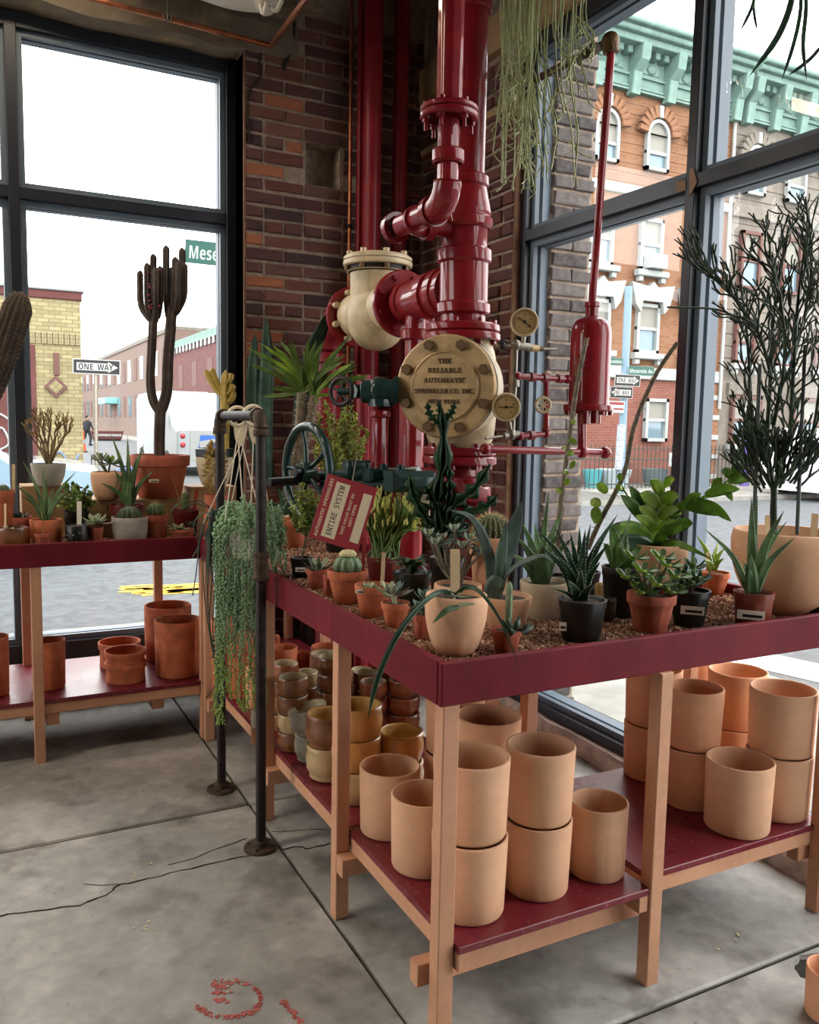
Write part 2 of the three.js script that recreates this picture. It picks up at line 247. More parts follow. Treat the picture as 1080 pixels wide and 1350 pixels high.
{
  const xs = [-5.2, -2.1, -0.62, 0.863, 2.4], zs = [-4.6, -2.89, -1.408, 0.07, 1.55, 3.6], J = 0.006; let n = 0;
  for (let i = 0; i < 4; i++) for (let j = 0; j < 5; j++) M('slab', bx(xs[i] + J, xs[i + 1] - J, -0.12, (hash(i, j, 5) - 0.5) * 0.002, zs[j] + J, zs[j + 1] - J, 0.006), slabMat[n++ % 3], floor);
  { // broken hole in the slab by the street window
    const sl = floor.children.find((m) => m.name === 'slab' && new THREE.Box3().setFromObject(m).containsPoint(onY(1078, 1278, -0.03))), p = onY(1082, 1277, 0), b = ball(0.075, 3, 1, 0.55, 0.85), a = b.attributes.position; for (let i = 0; i < a.count; i++) { const k = 1 + 0.5 * (fbm(a.getX(i) * 4 + 0.5, a.getZ(i) * 4 + a.getY(i) + 0.5, 5, 421, 3) - 0.5); a.setXYZ(i, a.getX(i) * k, a.getY(i) * k, a.getZ(i) * k); }
    b.computeVertexNormals(); const B = new Brush(b); B.position.copy(p); B.updateMatrixWorld(); const A = new Brush(sl.geometry); A.updateMatrixWorld(); const ev = new Evaluator(); ev.useGroups = false; sl.geometry = ev.evaluate(A, B, SUBTRACTION).geometry;
  }
  M('joint_filler', box(-5.2, 2.4, -0.14, -0.012, -4.6, 3.6), crackMat, floor);
  const crack = (px, w) => { const P = px.map(([x, y]) => onY(x, y, 0.0012)), g = []; for (let i = 0; i < P.length - 1; i++) { const a = P[i], b = P[i + 1], k = 3; let q = a; for (let s = 1; s <= k; s++) { const e = a.clone().lerp(b, s / k); if (s < k) e.add(V(rr(-0.008, 0.008), 0, rr(-0.008, 0.008))); g.push(sweep([q, e], w * rr(0.6, 1.3), { n: 1, m: 5 }).scale(1, 0.3, 1)); q = e; } } return g.map((x) => x.translate(0, 0.0006, 0)); };
  M('crack', [crack([[0, 1208], [45, 1201], [105, 1194], [140, 1180], [160, 1165], [195, 1158], [240, 1147], [285, 1137], [330, 1128]], 0.0035), crack([[110, 1165], [150, 1166], [163, 1165]], 0.002), crack([[222, 1140], [270, 1125], [325, 1105]], 0.0022)], crackMat, floor);
  M('crack', [crack([[358, 1096], [400, 1094], [434, 1093]], 0.002), crack([[370, 1120], [392, 1116], [410, 1118], [435, 1111]], 0.003)], crackMat, floor);
  // flakes of old red paint and pale crumbs
  const flat = (x, y, r, k = 5) => { const p = onY(x, y, 0.0022), s = []; for (let i = 0; i < k + 2; i++) { const a = i / (k + 2) * 2 * PI, q = r * rr(0.5, 1.2); s.push(new THREE.Vector2(Math.cos(a) * q, Math.sin(a) * q)); } return mv(prep(new THREE.ExtrudeGeometry(new THREE.Shape(s), { depth: 0.0012, bevelEnabled: false })), p.x, p.y, p.z, PI / 2); };
  const red = []; for (let i = 0; i < 150; i++) { const a = rr(-1.3, 2.7), s = i % 3; red.push(flat(300 + Math.cos(a) * 44 + rr(-2, 2) * (1 + 2 * Math.sin(a)), 1316 + Math.sin(a) * 24 + rr(-2, 3), rr(0.0015, 0.006))); if (s === 0) red.push(flat(rr(281, 304) + rr(-3, 3), rr(1290, 1322), rr(0.002, 0.007))); if (s === 1) red.push(flat(372 + i * 0.17 + rr(-4, 4), 1318 + i * 0.2 + rr(-2, 2), rr(0.002, 0.006))); }
  M('paint_flakes', red, std({ color: 0xb4605a, roughness: 0.9 }), floor, 'flakes of old red paint').userData.kind = 'stuff';
  const pale = []; for (let i = 0; i < 46; i++) { const c = [[190, 1218], [187, 1147], [385, 1053], [300, 1300], [90, 1080], [960, 1240], [900, 1270]][i % 7]; pale.push(flat(c[0] + rr(-18, 18), c[1] + rr(-12, 12), rr(0.002, 0.006))); }
  M('crumbs', pale, std({ color: 0xcabf9a, roughness: 0.9 }), floor, 'pale crumbs of gravel').userData.kind = 'stuff';
}
S('ceiling', box(-5.2, 2.5, CEIL, CEIL + 0.15, -4.6, 3.6), mat.ceiling);
for (let i = 0; i < 9; i++) S('trim', bx(-5.2, 2.25, CEIL - 0.24, CEIL, -4.05 + i * 0.85, -3.97 + i * 0.85, 0.004), mat.ceiling).name = 'trim_' + (i + 1);
// unseen sides of the shop
S('wall_left', [box(-5.4, -5.2, -0.1, 0.3, -4.6, 3.8), box(-5.4, -5.2, 3.4, CEIL, -4.6, 3.8), box(-5.4, -5.2, 0.3, 3.4, -4.6, -4.2), box(-5.4, -5.2, 0.3, 3.4, -1.35, 3.8)], mat.plaster);
S('wall_front', box(-5.4, 2.6, -0.1, CEIL, 3.6, 3.8), mat.plaster);

// brick laying: every brick a piece of its own
const brickGeo = (w, h, d, k) => { const g = cbox(w, h, d, 0.006), p = g.attributes.position; for (let i = 0; i < p.count; i++) { const x = p.getX(i), y = p.getY(i), z = p.getZ(i), s = (q) => hash(Math.round(x * 900) + q * 77, Math.round(y * 900) + Math.round(z * 900) * 13, k) - 0.5; p.setXYZ(i, x + s(1) * 0.006, y + s(2) * 0.006, z + s(3) * 0.008); } g.computeVertexNormals(); return g; };
const COURSE = 0.069, BL = 0.212, brickLib = {};
const brickOf = (w, k) => brickLib[w.toFixed(2) + k] ??= brickGeo(w, 0.054, 0.09, k);
function layBricks(parent, len, y0, y1, place, skip, mats, pick) {
  for (let r = 0, y = y0; y + COURSE <= y1 + 0.01; r++, y += COURSE) {
    const header = r % 6 === 4, step = header ? BL / 2 : BL; let x = r % 2 ? -step / 2 : 0;
    while (x < len - 0.02) {
      const a = Math.max(0, x), b = Math.min(len, x + step), w = b - a - 0.014; x += step; if (w < 0.03 || skip?.((a + b) / 2, y)) continue;
      const m = new THREE.Mesh(brickOf(Math.round(w * 100) / 100, Math.floor(rnd() * 4)), mats[pick((a + b) / 2, y)]); m.name = 'brick'; m.castShadow = m.receiveShadow = true; place(m, (a + b) / 2, y + COURSE / 2); parent.add(m);
    }
  }
}
const wallBack = SG('wall_back', 'old dark red brick pier with pale mortar between the window and the corner');
const BX0 = 1.245, BTOP = 3.47;
const HX0 = BX0 + 0.33, HX1 = BX0 + 0.52;
M('mortar_bed', [box(BX0, XW + 0.3, -0.1, CEIL, ZW - 0.35, ZW - 0.12), box(BX0, HX0, -0.1, CEIL, ZW - 0.12, ZW - 0.009), box(HX1, XW + 0.3, -0.1, CEIL, ZW - 0.12, ZW - 0.009), box(HX0, HX1, -0.1, 2.62, ZW - 0.12, ZW - 0.009), box(HX0, HX1, 2.83, CEIL, ZW - 0.12, ZW - 0.009), box(BX0 + 0.02, XW, BTOP, CEIL, ZW - 0.012, ZW + 0.0)], mat.mortar, wallBack);
const orange = [[0.16, 2.96], [0.11, 2.62], [0.30, 2.75], [0.11, 2.29], [0.16, 2.1], [0.05, 1.82], [0.09, 1.72], [0.22, 1.6], [0.3, 1.42]];
layBricks(wallBack, XW - BX0, 0, BTOP, (m, x, y) => { m.position.set(BX0 + x, y, ZW - 0.045 + rr(-0.004, 0.006)); m.rotation.z = rr(-0.006, 0.006); }, (x, y) => (y > 2.58 && y < 2.80 && x > 0.30 && x < 0.56) || (y > 3.2 && x < 0.27), mat.brick, (x, y) => orange.some(([a, b]) => Math.abs(a - x) < 0.065 && Math.abs(b - y) < 0.036) ? 6 : [0, 1, 2, 3, 4, 5, 7, 2, 5][Math.floor(rnd() * 9)]);
M('wall_crack', sweep([[345, 18], [348, 52], [342, 82], [345, 98], [330, 118], [326, 150], [330, 186]].map(([x, y]) => onZ(x, y, ZW + 0.004)), 0.006, { n: 20, m: 5 }), crackMat, wallBack);
M('wall_crack', sweep([[388, 28], [386, 66], [378, 78], [374, 92]].map(([x, y]) => onZ(x, y, ZW + 0.008)), 0.008, { n: 12, m: 5 }), crackMat, wallBack);
{ // concrete lintel over the window, flaking at its lower edge
  const g = prep(new THREE.BoxGeometry(6.5, 0.74, 0.42, 120, 16, 1)), p = g.attributes.position; for (let i = 0; i < p.count; i++) { const x = p.getX(i), y = p.getY(i), f = fbm(x / 6.5 + 0.5, y + 0.5, 24, 301, 4) - 0.5; if (p.getZ(i) > 0) p.setZ(i, p.getZ(i) + f * 0.05); if (y < -0.36) p.setY(i, y + f * 0.06); } g.computeVertexNormals(); g.translate(1.52 - 3.25, 3.21 + 0.37, ZW - 0.2);
  M('concrete_lintel', g, mat.concreteBeam, wallBack);
}
M('wall_section', [box(-5.4, -1.9, -0.1, CEIL, ZW - 0.35, ZW), box(-1.9, BX0, -0.1, 0.2, ZW - 0.35, ZW - 0.02)], mat.plaster, wallBack);
M('jamb_board', bx(BX0, BX0 + 0.012, 0.2, 3.2, ZW - 0.15, ZW + 0.002, 0.002), mat.jamb, wallBack);

const wallRight = SG('wall_right', 'red brick pier on the street side of the corner');
const RZ0 = -3.336;                                                     // the pier's window edge
M('mortar_bed', [box(XW + 0.012, XW + 0.3, -0.1, CEIL, ZW - 0.35, RZ0 - 0.004), box(XW, XW + 0.3, 3.28, CEIL, ZW, 3.6)], mat.mortar, wallRight);
layBricks(wallRight, RZ0 - ZW, 0, 3.12, (m, x, y) => { m.position.set(XW + 0.045 + rr(-0.006, 0.004), y, RZ0 - x); m.rotation.y = PI / 2; }, null, mat.brick, (x, y) => (y < 1.7 && x < 0.3 && rnd() < 0.3 ? 6 : [0, 1, 3, 5, 0, 2][Math.floor(rnd() * 6)]));
M('wood_beam', bx(XW - 0.03, XW + 0.2, 3.13, 3.30, ZW, 3.6, 0.004), mat.woodBeam, wallRight);
M('ledge', bx(XW - 0.012, XW + 0.05, 2.855, 2.885, ZW, RZ0, 0.003), mat.woodBeam, wallRight);
M('jamb_board', bx(XW - 0.002, XW + 0.04, 0.08, 3.13, RZ0 - 0.004, RZ0 + 0.008, 0.002), mat.jamb, wallRight);
M('wall_section', [box(XW, XW + 0.3, -0.1, CEIL, 0.8, 3.6), box(XW + 0.03, XW + 0.3, -0.3, 0.085, RZ0, 0.8)], mat.plaster, wallRight);
{ // rough painted curb below the street window
  const g = prep(new THREE.BoxGeometry(0.07, 0.085, 4.2, 2, 3, 90)), p = g.attributes.position; for (let i = 0; i < p.count; i++) { const f = fbm(p.getZ(i) / 4.2 + 0.5, p.getY(i) + 0.5, 30, 311, 4) - 0.5; if (p.getX(i) < -0.01) p.setX(i, p.getX(i) + f * 0.045); if (p.getY(i) > 0.03) p.setY(i, p.getY(i) + f * 0.012); } g.computeVertexNormals(); g.translate(XW + 0.042, 0.042, RZ0 + 2.06);
  S('baseboard_right', g, mat.curb);
}
// outside bricks of the street pier, seen through the glass
M('mortar_bed', box(2.40, 2.62, -0.2, 3.3, -3.6, -3.245), mat.mortar, wallRight);
for (let r = 0; r < 46; r++) { const o = new THREE.Mesh(brickOf(r % 2 ? 0.2 : 0.11, r % 4), mat.extBrick[r % 3]); o.name = 'brick'; o.castShadow = o.receiveShadow = true; o.position.set(r % 2 ? 2.50 : 2.455, 0.03 + r * COURSE, -3.245 - 0.03); wallRight.add(o); const q = o.clone(); q.position.set(2.57 + (r % 2 ? 0.05 : 0), q.position.y, q.position.z); if (r % 2 === 0) wallRight.add(q); }

// ---------- steel windows ----------
function windowWall(name, label, bays, ys, place) {                    // bays: bar edges along u; ys: bar edges upwards; place(u, y, w) with w away from the room
  const o = SG(name, label), B = (n, m, u0, u1, y0, y1, w0, w1, c = 0.002) => { const a = place(u0, y0, w0), b = place(u1, y1, w1); return M(n, bx(Math.min(a[0], b[0]), Math.max(a[0], b[0]), y0, y1, Math.min(a[2], b[2]), Math.max(a[2], b[2]), c), m, o); };
  const U0 = bays[0][0], U1 = bays[bays.length - 1][1], Y0 = ys[0][0], Y1 = ys[ys.length - 1][1];
  bays.forEach(([a, b], i) => B(i && i < bays.length - 1 ? 'mullion' : 'jamb_frame', mat.frame, a, b, Y0, Y1, 0, 0.13));
  for (let i = 0; i < bays.length - 1; i++) {
    const a = bays[i][1], b = bays[i + 1][0];
    ys.forEach(([p, q], k) => B(k && k < ys.length - 1 ? 'transom' : k ? 'head_frame' : 'sill_frame', mat.frame, a, b, p, q, 0.001, 0.129));
    for (let k = 0; k < ys.length - 1; k++) {
      const p = ys[k][1], q = ys[k + 1][0], pane = part('glazing', o);
      const C = (n, m, u0, u1, y0, y1, w0, w1, c) => { const e = B(n, m, u0, u1, y0, y1, w0, w1, c); pane.add(e); };
      for (const [t, s, w0, w1, m, n] of [[0, 0.026, 0.03, 0.055, mat.frameInSkyLit, 'glazing_bead'], [0, 0.012, 0.055, 0.062, mat.gasket, 'gasket'], [0, 0.026, 0.072, 0.125, mat.frameInSkyLit, 'outer_bead']]) {
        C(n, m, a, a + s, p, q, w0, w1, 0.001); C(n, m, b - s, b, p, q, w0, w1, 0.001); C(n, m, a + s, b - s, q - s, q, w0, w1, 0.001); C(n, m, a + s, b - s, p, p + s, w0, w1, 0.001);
      }
      const e = place(a, p, 0.066), f = place(b, q, 0.0665), v = place(0, 0, 1)[0] !== place(0, 0, 0)[0];
      const g = new THREE.PlaneGeometry(v ? Math.abs(f[2] - e[2]) : Math.abs(f[0] - e[0]), q - p); if (v) g.rotateY(-PI / 2); g.translate((e[0] + f[0]) / 2, (p + q) / 2, (e[2] + f[2]) / 2);
      M('pane', g, mat.glass, pane);
    }
  }
  return o;
}
windowWall('window_1', 'dark steel window wall over the plant bench with a street view', [[-1.9, -1.84], [-0.845, -0.795], [0.185, 0.234], [1.196, 1.245]], [[0.2, 0.30], [2.396, 2.449], [3.146, 3.21]], (u, y, w) => [u, y, ZW - 0.134 - w]);
windowWall('window_2', 'dark steel window wall beside the corner bench facing brick houses', [[-0.8, -0.74], [0.23, 0.28], [1.25, 1.294], [2.267, 2.31], [3.29, 3.333]], [[0.085, 0.128], [2.242, 2.288], [3.07, 3.13]], (u, y, w) => [XW + 0.033 + w, y, -u]);
windowWall('window_3', 'dark steel shop window in the opposite wall', [[1.35, 1.41], [2.75, 2.81], [4.14, 4.2]], [[0.3, 0.36], [2.45, 2.5], [3.34, 3.4]], (u, y, w) => [-5.22 - w, y, -u]);
{ // loose paper corners taped on the mullion crossing
  const P = (px, m) => { const q = px.map(([x, y]) => onX(x, y, 2.279)), s = new THREE.Shape(q.map((p) => new THREE.Vector2(-p.z, p.y))); return mv(prep(new THREE.ExtrudeGeometry(s, { depth: 0.0015, bevelEnabled: false })), 2.2795, 0, 0, 0, PI / 2); };
  tag(M('masking_tape', [P([[909, 222], [914, 222], [919, 240], [909, 258]]), P([[891, 239], [904, 238], [904, 250], [893, 254]])], std({ color: 0xa0836e, roughness: 0.9 })), 'scraps of brown paper stuck where the window bars cross', 'tape');
}

// ---------- lamps of the shop ----------
LAMPS.forEach(([x, z, l, e], i) => {
  const o = thing('ceiling_lamp', ['long warm ceiling lamp hanging close above the window bench', 'long warm ceiling lamp hanging over the middle of the shop', 'long warm ceiling lamp hanging before the window bench'][i], 'lamp', [x, 3.45, z]);
  M('housing', bx(-l / 2, l / 2, 0, 0.06, -0.09, 0.09, 0.01), mat.whitePlastic, o);
  M('diffuser', bx(-l / 2 + 0.02, l / 2 - 0.02, -0.02, 0.0, -0.075, 0.075, 0.006), std({ color: 0xffffff, emissive: WARM, emissiveIntensity: 2.5, roughness: 0.6 }), o);
  for (const s of [-1, 1]) M('cable', bar(V(s * l * 0.4, 0.06, 0), V(s * l * 0.4, CEIL - 3.45, 0), 0.003, 6), mat.ironBlack, o);
  const a = new THREE.RectAreaLight(WARM, e * 5, l, 0.15); a.position.set(x, 3.42, z); a.lookAt(x, 0, z); scene.add(a);
});

// ---------- planting benches ----------
const RIM = 0.90, TB = 0.806, BED = 0.868, SH = 0.26, T = 0.019, LEG = 0.04;
function bench(label, X0, X1, Z0, Z1, rims, legs, shelves, stretchers) {
  const o = thing('plant_bench', label, 'bench', [X0, 0, Z0], 'maroon and tan planting benches'), P = (n, x0, x1, y0, y1, z0, z1, m, c) => M(n, bx(x0 - X0, x1 - X0, y0, y1, z0 - Z0, z1 - Z0, c), m, o);
  P('tray_floor', X0 + 0.004, X1 - 0.004, TB + 0.004, TB + 0.02, Z1 + 0.004, Z0 - 0.004, mat.bench);
  for (const [s, a, b] of rims) s === 'f' ? P('tray_board', a, b, TB, RIM, Z0 - T, Z0, mat.bench, 0.0025) : s === 'b' ? P('tray_board', a, b, TB, RIM, Z1, Z1 + T, mat.bench, 0.0025) : s === 'l' ? P('tray_board', X0, X0 + T, TB, RIM, a, b, mat.bench, 0.0006) : P('tray_board', X1 - T, X1, TB, RIM, a, b, mat.bench, 0.0025);
  for (const [x, z] of legs) P('leg', x, x + LEG, 0, TB + 0.002, z - LEG, z, mat.wood, 0.0025);
  for (const [x0, x1, z0, z1, open] of shelves) {
    P('shelf_board', x0, x1, SH - 0.018, SH, z1, z0, mat.shelf, 0.002);
    if (!open) P('shelf_rail', x0 + 0.003, x1 - 0.003, SH - 0.06, SH - 0.018, z0 - 0.024, z0 - 0.004, mat.wood);
    P('shelf_rail', x0 + 0.003, x1 - 0.003, SH - 0.06, SH - 0.018, z1 + 0.004, z1 + 0.024, mat.wood);
    P('shelf_rail', x0 + 0.001, x0 + 0.03, SH - 0.06, SH - 0.018, z1 + 0.024, z0 - (open ? 0.002 : 0.024), mat.wood); P('shelf_rail', x1 - 0.03, x1 - 0.001, SH - 0.06, SH - 0.018, z1 + 0.024, z0 - (open ? 0.002 : 0.024), mat.wood);
  }
  for (const [x0, x1, z0, z1] of stretchers) P('stretcher', x0, x1, SH - 0.112, SH - 0.0605, z1, z0, mat.wood);
  return o;
}
bench('long planting bench under the window with the candelabra cactus', -1.6, 1.50, -3.59, -4.20, [['f', -1.6, 0.857], ['b', -1.6, 1.5], ['l', -4.18, -3.61], ['r', -4.18, -3.62]],
  [[-1.55, -3.6], [-0.66, -3.6], [0.19, -3.598], [0.862, -3.6], [-1.55, -4.155], [-0.66, -4.155], [0.18, -4.155], [0.77, -4.155], [1.44, -4.155]], [[-1.55, 0.861, -3.606, -4.2], [0.863, 1.5, -3.6, -4.2]], [[-1.6, -1.48, -3.645, -4.1], [0.236, 0.285, -3.615, -4.12], [0.66, 0.71, -3.645, -4.12]]);
bench('planting bench running along the iron pipe rack toward the window bench', 0.857, 1.44, -2.095, -3.585, [['l', -3.585, -2.0952], ['r', -3.585, -2.0952]],
  [[0.869, -2.735], [0.869, -3.56], [1.39, -2.12], [1.39, -3.5]], [[0.911, 1.44, -2.092, -3.585]], [[0.869, 1.43, -2.69, -2.735], [0.869, 1.4, -3.5, -3.54]]);
bench('corner planting bench with a continuous maroon tray beside the street window', 0.857, 2.19, -1.486, -2.092, [['f', 0.857, 2.19], ['b', 1.44, 2.19], ['l', -2.095, -1.507], ['r', -2.072, -1.507]],
  [[0.869, -1.496], [0.869, -2.075], [1.462, -1.474], [1.475, -2.035], [2.141, -1.503], [2.141, -2.03]], [[0.911, 1.461, -1.478, -2.088, 1], [1.505, 2.185, -1.53, -2.088]], [[0.869, 0.955, -2.03, -2.074], [0.843, 0.962, -1.540, -1.578], [0.91, 1.555, -1.5395, -1.578], [2.1, 2.19, -1.545, -1.585]]);
{ // gravel in the trays
  const beds = [[-1.58, 1.48, -4.18, -3.61], [0.877, 1.42, -3.6, -2.09], [0.877, 2.17, -2.07, -1.507]], o = thing('gravel', 'reddish brown gravel filling the maroon trays', 'gravel', [0, 0, 0], undefined, 'stuff');
  const st = new THREE.IcosahedronGeometry(0.006, 0); { const p = st.attributes.position; for (let i = 0; i < p.count; i++) { const k = 0.75 + 0.5 * hash(Math.round(p.getX(i) * 5000), Math.round(p.getY(i) * 5000), Math.round(p.getZ(i) * 5000)); p.setXYZ(i, p.getX(i) * k, p.getY(i) * k * 0.75, p.getZ(i) * k); } st.computeVertexNormals(); }
  const sm = std({ color: 0xffffff, roughness: 0.95 });
  for (const [a, b, c, d] of beds) {
    M('gravel_bed', box(a, b, TB + 0.02, BED - 0.006, c, d), mat.gravelBed, o);
    const n = Math.round((b - a) * (d - c) * 15000), im = new THREE.InstancedMesh(st, sm, n), m = new THREE.Matrix4(), q = new THREE.Quaternion(), e = new THREE.Euler(), k = new THREE.Color();
    for (let i = 0; i < n; i++) { const s = rr(0.5, 1.15); e.set(rr(0, 6), rr(0, 6), rr(0, 6)); m.compose(V(rr(a, b), BED - 0.005 + rr(-0.001, 0.004), rr(c, d)), q.setFromEuler(e), V(s, s, s)); im.setMatrixAt(i, m); const t = rnd(); k.set([0x8a5f48, 0xa47a60, 0x6b4636, 0xb99a80, 0x7d5644][Math.floor(rnd() * 5)]).multiplyScalar(0.85 + 0.3 * t); im.setColorAt(i, k); }
    im.name = 'stones'; im.castShadow = im.receiveShadow = true; o.add(im);
  }
}

// ---------- pots ----------
function potProfile(kind, rt, rb, h, fill) {                           // fill: soil height as a share of h (0 = empty pot)
  const w = Math.max(0.003, rt * (kind === 'plastic' ? 0.03 : kind === 'egg' ? 0.06 : 0.08)), f = Math.max(fill * h, w * 1.5), P = [[0, 0]], A = (...p) => P.push(...p);
  if (kind === 'terra') { A([rb * 0.95, 0], [rb, h * 0.02], [rt * 0.90, h * 0.74], [rt * 0.985, h * 0.755], [rt, h * 0.98], [rt * 0.985, h], [rt - w, h], [rt - w * 1.1, h * 0.95]); }
  else if (kind === 'plastic') { A([rb * 0.97, 0], [rb, h * 0.02], [rt * 0.93, h * 0.82], [rt * 0.965, h * 0.83], [rt * 0.975, h * 0.96], [rt, h * 0.965], [rt, h], [rt - w * 2, h], [rt - w * 2.4, h * 0.96]); }
  else if (kind === 'cyl') { const c = Math.min(rb, h) * 0.10; A([rb - c, 0], [rb - c * 0.3, c * 0.3], [rb, c], [rt, h - w * 0.5], [rt - w * 0.2, h - w * 0.12], [rt - w * 0.5, h], [rt - w * 0.85, h - w * 0.12], [rt - w, h - w * 0.5]); }
  else if (kind === 'egg') { A([rb * 0.94, 0], [rb, h * 0.015]); for (let i = 1; i <= 8; i++) { const t = i / 9; A([rb + (rt * 1.03 - rb) * Math.sin(Math.pow(t, 0.75) * PI / 2 * 1.12) / Math.sin(PI / 2), h * t]); } A([rt * 1.0, h * 0.99], [rt * 0.98, h], [rt - w, h], [rt - w * 1.1, h * 0.97]); }
  else if (kind === 'cup') { A([rb * 0.9, 0], [rb, h * 0.05], [rt * 1.0, h * 0.35], [rt * 1.03, h * 0.6], [rt * 0.97, h * 0.82], [rt * 1.0, h * 0.9], [rt * 0.995, h * 0.97], [rt * 0.95, h], [rt - w * 1.4, h * 0.97]); }
  else if (kind === 'bowl') { A([rb * 0.95, 0], [rb, h * 0.04], [rb + (rt - rb) * 0.62, h * 0.4], [rt * 0.97, h * 0.8], [rt, h * 0.97], [rt * 0.985, h], [rt - w, h], [rt - w * 1.2, h * 0.94]); }
  const ri = P[P.length - 1][0], bot = rb + (ri - rb) * (f / h) - (fill ? 0 : w);
  A([Math.max(0.002, kind === 'cyl' || kind === 'cup' ? ri * 0.97 : bot), f], [0, f]);
  return P;
}
const insideOchre = phy({ map: spot(0xb08a4c, 0xc8a260, 5, 1, 4), roughness: 0.5, clearcoat: 0.3 }), insideCream = phy({ map: spot(0xa8997a, 0xc4b696, 5, 1, 4), roughness: 0.5, clearcoat: 0.3 });
function potMesh(parent, kind, m, rt, rb, h, fill, n = 40) { return M('pot', lathe(potProfile(kind, rt, rb, h, fill), n, 0.9), m, parent); }
// an empty pot on a shelf: base pixel, sizes in pixels
const taken = [[0.889, -2.755, 0.03], [0.889, -3.58, 0.03], [1.41, -2.14, 0.03], [1.41, -3.52, 0.03], [0.889, -1.516, 0.03], [0.889, -2.095, 0.03], [1.482, -1.494, 0.03], [1.495, -2.055, 0.03], [2.161, -1.523, 0.03], [2.161, -2.05, 0.03], [0.21, -3.618, 0.03], [0.882, -3.62, 0.03], [0.2, -4.175, 0.03], [0.79, -4.175, 0.03]];
function clear(p, r) { for (let n = 0; n < 30; n++) { let moved = false; for (const [x, z, q] of taken) { const dx = p.x - x, dz = p.z - z, d = Math.hypot(dx, dz), need = r + q + 0.001; if (d < need) { const k = (need - d) / (d || 1); p.x += dx * k; p.z += dz * k; moved = true; } } if (!moved) break; } taken.push([p.x, p.z, r]); return p; }
function placeBase(px, py, rb, y, dd) { let p = onY(px, py, y); const k = (EYE - y) / Math.hypot(p.x, p.z); return onY(px, py - k * rb, y); }
function emptyPots(name, label, category, group, kind, m, list, { y = SH, fill = 0 } = {}) {
  for (const e of list) {
    const { b, rt, rb, h, n = 1, lab = label, mm = m, tilt = 0, nest = 1, at: A, y0 = 0, gr = group } = e, p = A ? V(A[0], y, A[1]) : placeBase(b[0], b[1], rb, y), k = depth(p) / F; let yy = y + 0.0008 + y0; if (!y0) clear(p, Math.max(rt * (kind === 'cup' ? 1.03 : 1), rb) * k); else { const q = taken[taken.length - 1]; p.x = q[0]; p.z = q[1]; }
    for (let i = 0; i < n; i++) {
      const q = typeof mm === 'function' ? mm(i) : mm, o = M(name, lathe(potProfile(kind, rt * k, rb * k, h * k, fill), 44, 0.9), q); o.position.set(p.x + (i ? rr(-0.002, 0.002) : 0), yy, p.z + (i ? rr(-0.002, 0.002) : 0)); o.rotation.y = rr(0, 6);
      if (tilt && i === n - 1) { o.rotation.set(0.0, 0, 0); o.rotateOnAxis(V(AX.z, 0, -AX.x).normalize().applyAxisAngle(V(0, 1, 0), e.ta ?? 0), tilt); o.position.y += Math.abs(Math.sin(tilt)) * rb * k; }
      if (kind === 'cup') { const R = rt * k, Hh = h * k, w = Math.max(0.003, R * 0.08) * 1.5; M('glazed_inside', lathe([[R * 0.955, Hh * 1.0], [R - w * 1.05, Hh * 0.965], [(R - w) * 0.985, Hh * 0.8], [(R - w) * 0.97, Hh * 0.25], [R * 0.5, Hh * 0.16], [0, Hh * 0.15]], 36, 0.9), q === mat.glazeAmber || (q === mat.glazeBrown && name === 'stoneware_cup') ? insideOchre : insideCream, o); }
      tag(o, typeof lab === 'function' ? lab(i) : lab, category, gr); yy += h * k * nest + 0.0006;
    }
  }
}
// left bench shelf
emptyPots('terracotta_cylinder', '', 'pot', 'terracotta cylinders on the window bench shelf', 'cyl', mat.terra, [
  { b: [-6, 921], rt: 18, rb: 17, h: 79, lab: 'terracotta cylinder pot farthest along the window bench shelf from the corner' }, { b: [65, 912], rt: 21, rb: 20, h: 64, lab: 'slim terracotta cylinder standing behind the tan bench leg' },
  { b: [222, 876], rt: 30, rb: 29, h: 72, lab: 'tall terracotta cylinder standing behind the wide one' }, { b: [235, 897], rt: 30, rb: 28, h: 74, lab: 'wide terracotta cylinder at the end of the window bench shelf' }]);
emptyPots('terracotta_bowl', '', 'pot', 'low terracotta pots on the window bench shelf', 'terra', mat.terra, [
  { b: [166, 904], rt: 27, rb: 25, h: 25, n: 2, nest: 0.62, lab: (i) => ['lower terracotta bowl of the nested pair in front', 'upper terracotta bowl of the nested pair in front'][i] }, { b: [158, 884], rt: 27, rb: 25, h: 32, lab: 'low terracotta pot behind the nested pair of bowls' }]);
// glazed cups and terracotta pots on the shelf behind the pipe rack
emptyPots('terracotta_pot', '', 'pot', 'terracotta pots on the shelf behind the pipe rack', 'cyl', mat.terra, [
  { b: [295, 915], rt: 16, rb: 15, h: 96, lab: 'terracotta cylinder behind the hanging strings of pearls' }, { b: [318, 923], rt: 17, rb: 16, h: 84, lab: 'terracotta cylinder just beside the near iron post' },
  { b: [355, 868], rt: 14, rb: 13, h: 26, lab: 'small terracotta pot at the back of the pink shelf end' }, { b: [374, 902], rt: 18, rb: 17, h: 45, lab: 'wide terracotta pot in front of the pink shelf end' }, { b: [397, 894], rt: 11, rb: 10, h: 32, lab: 'narrow terracotta pot beside the wide one on the pink shelf' }, { b: [429, 900], rt: 19, rb: 18, h: 44, lab: 'terracotta pot rim showing behind a brown cup' }]);
emptyPots('tan_pot', '', 'pot', 'pale pots stacked by the iron post', 'cyl', mat.tanRosy, [{ b: [333, 935], rt: 9, rb: 8.5, h: 27, n: 2, lab: (i) => 'slim pale terracotta pot in the stack of two behind the pearls, ' + ['lower', 'upper'][i] }]);
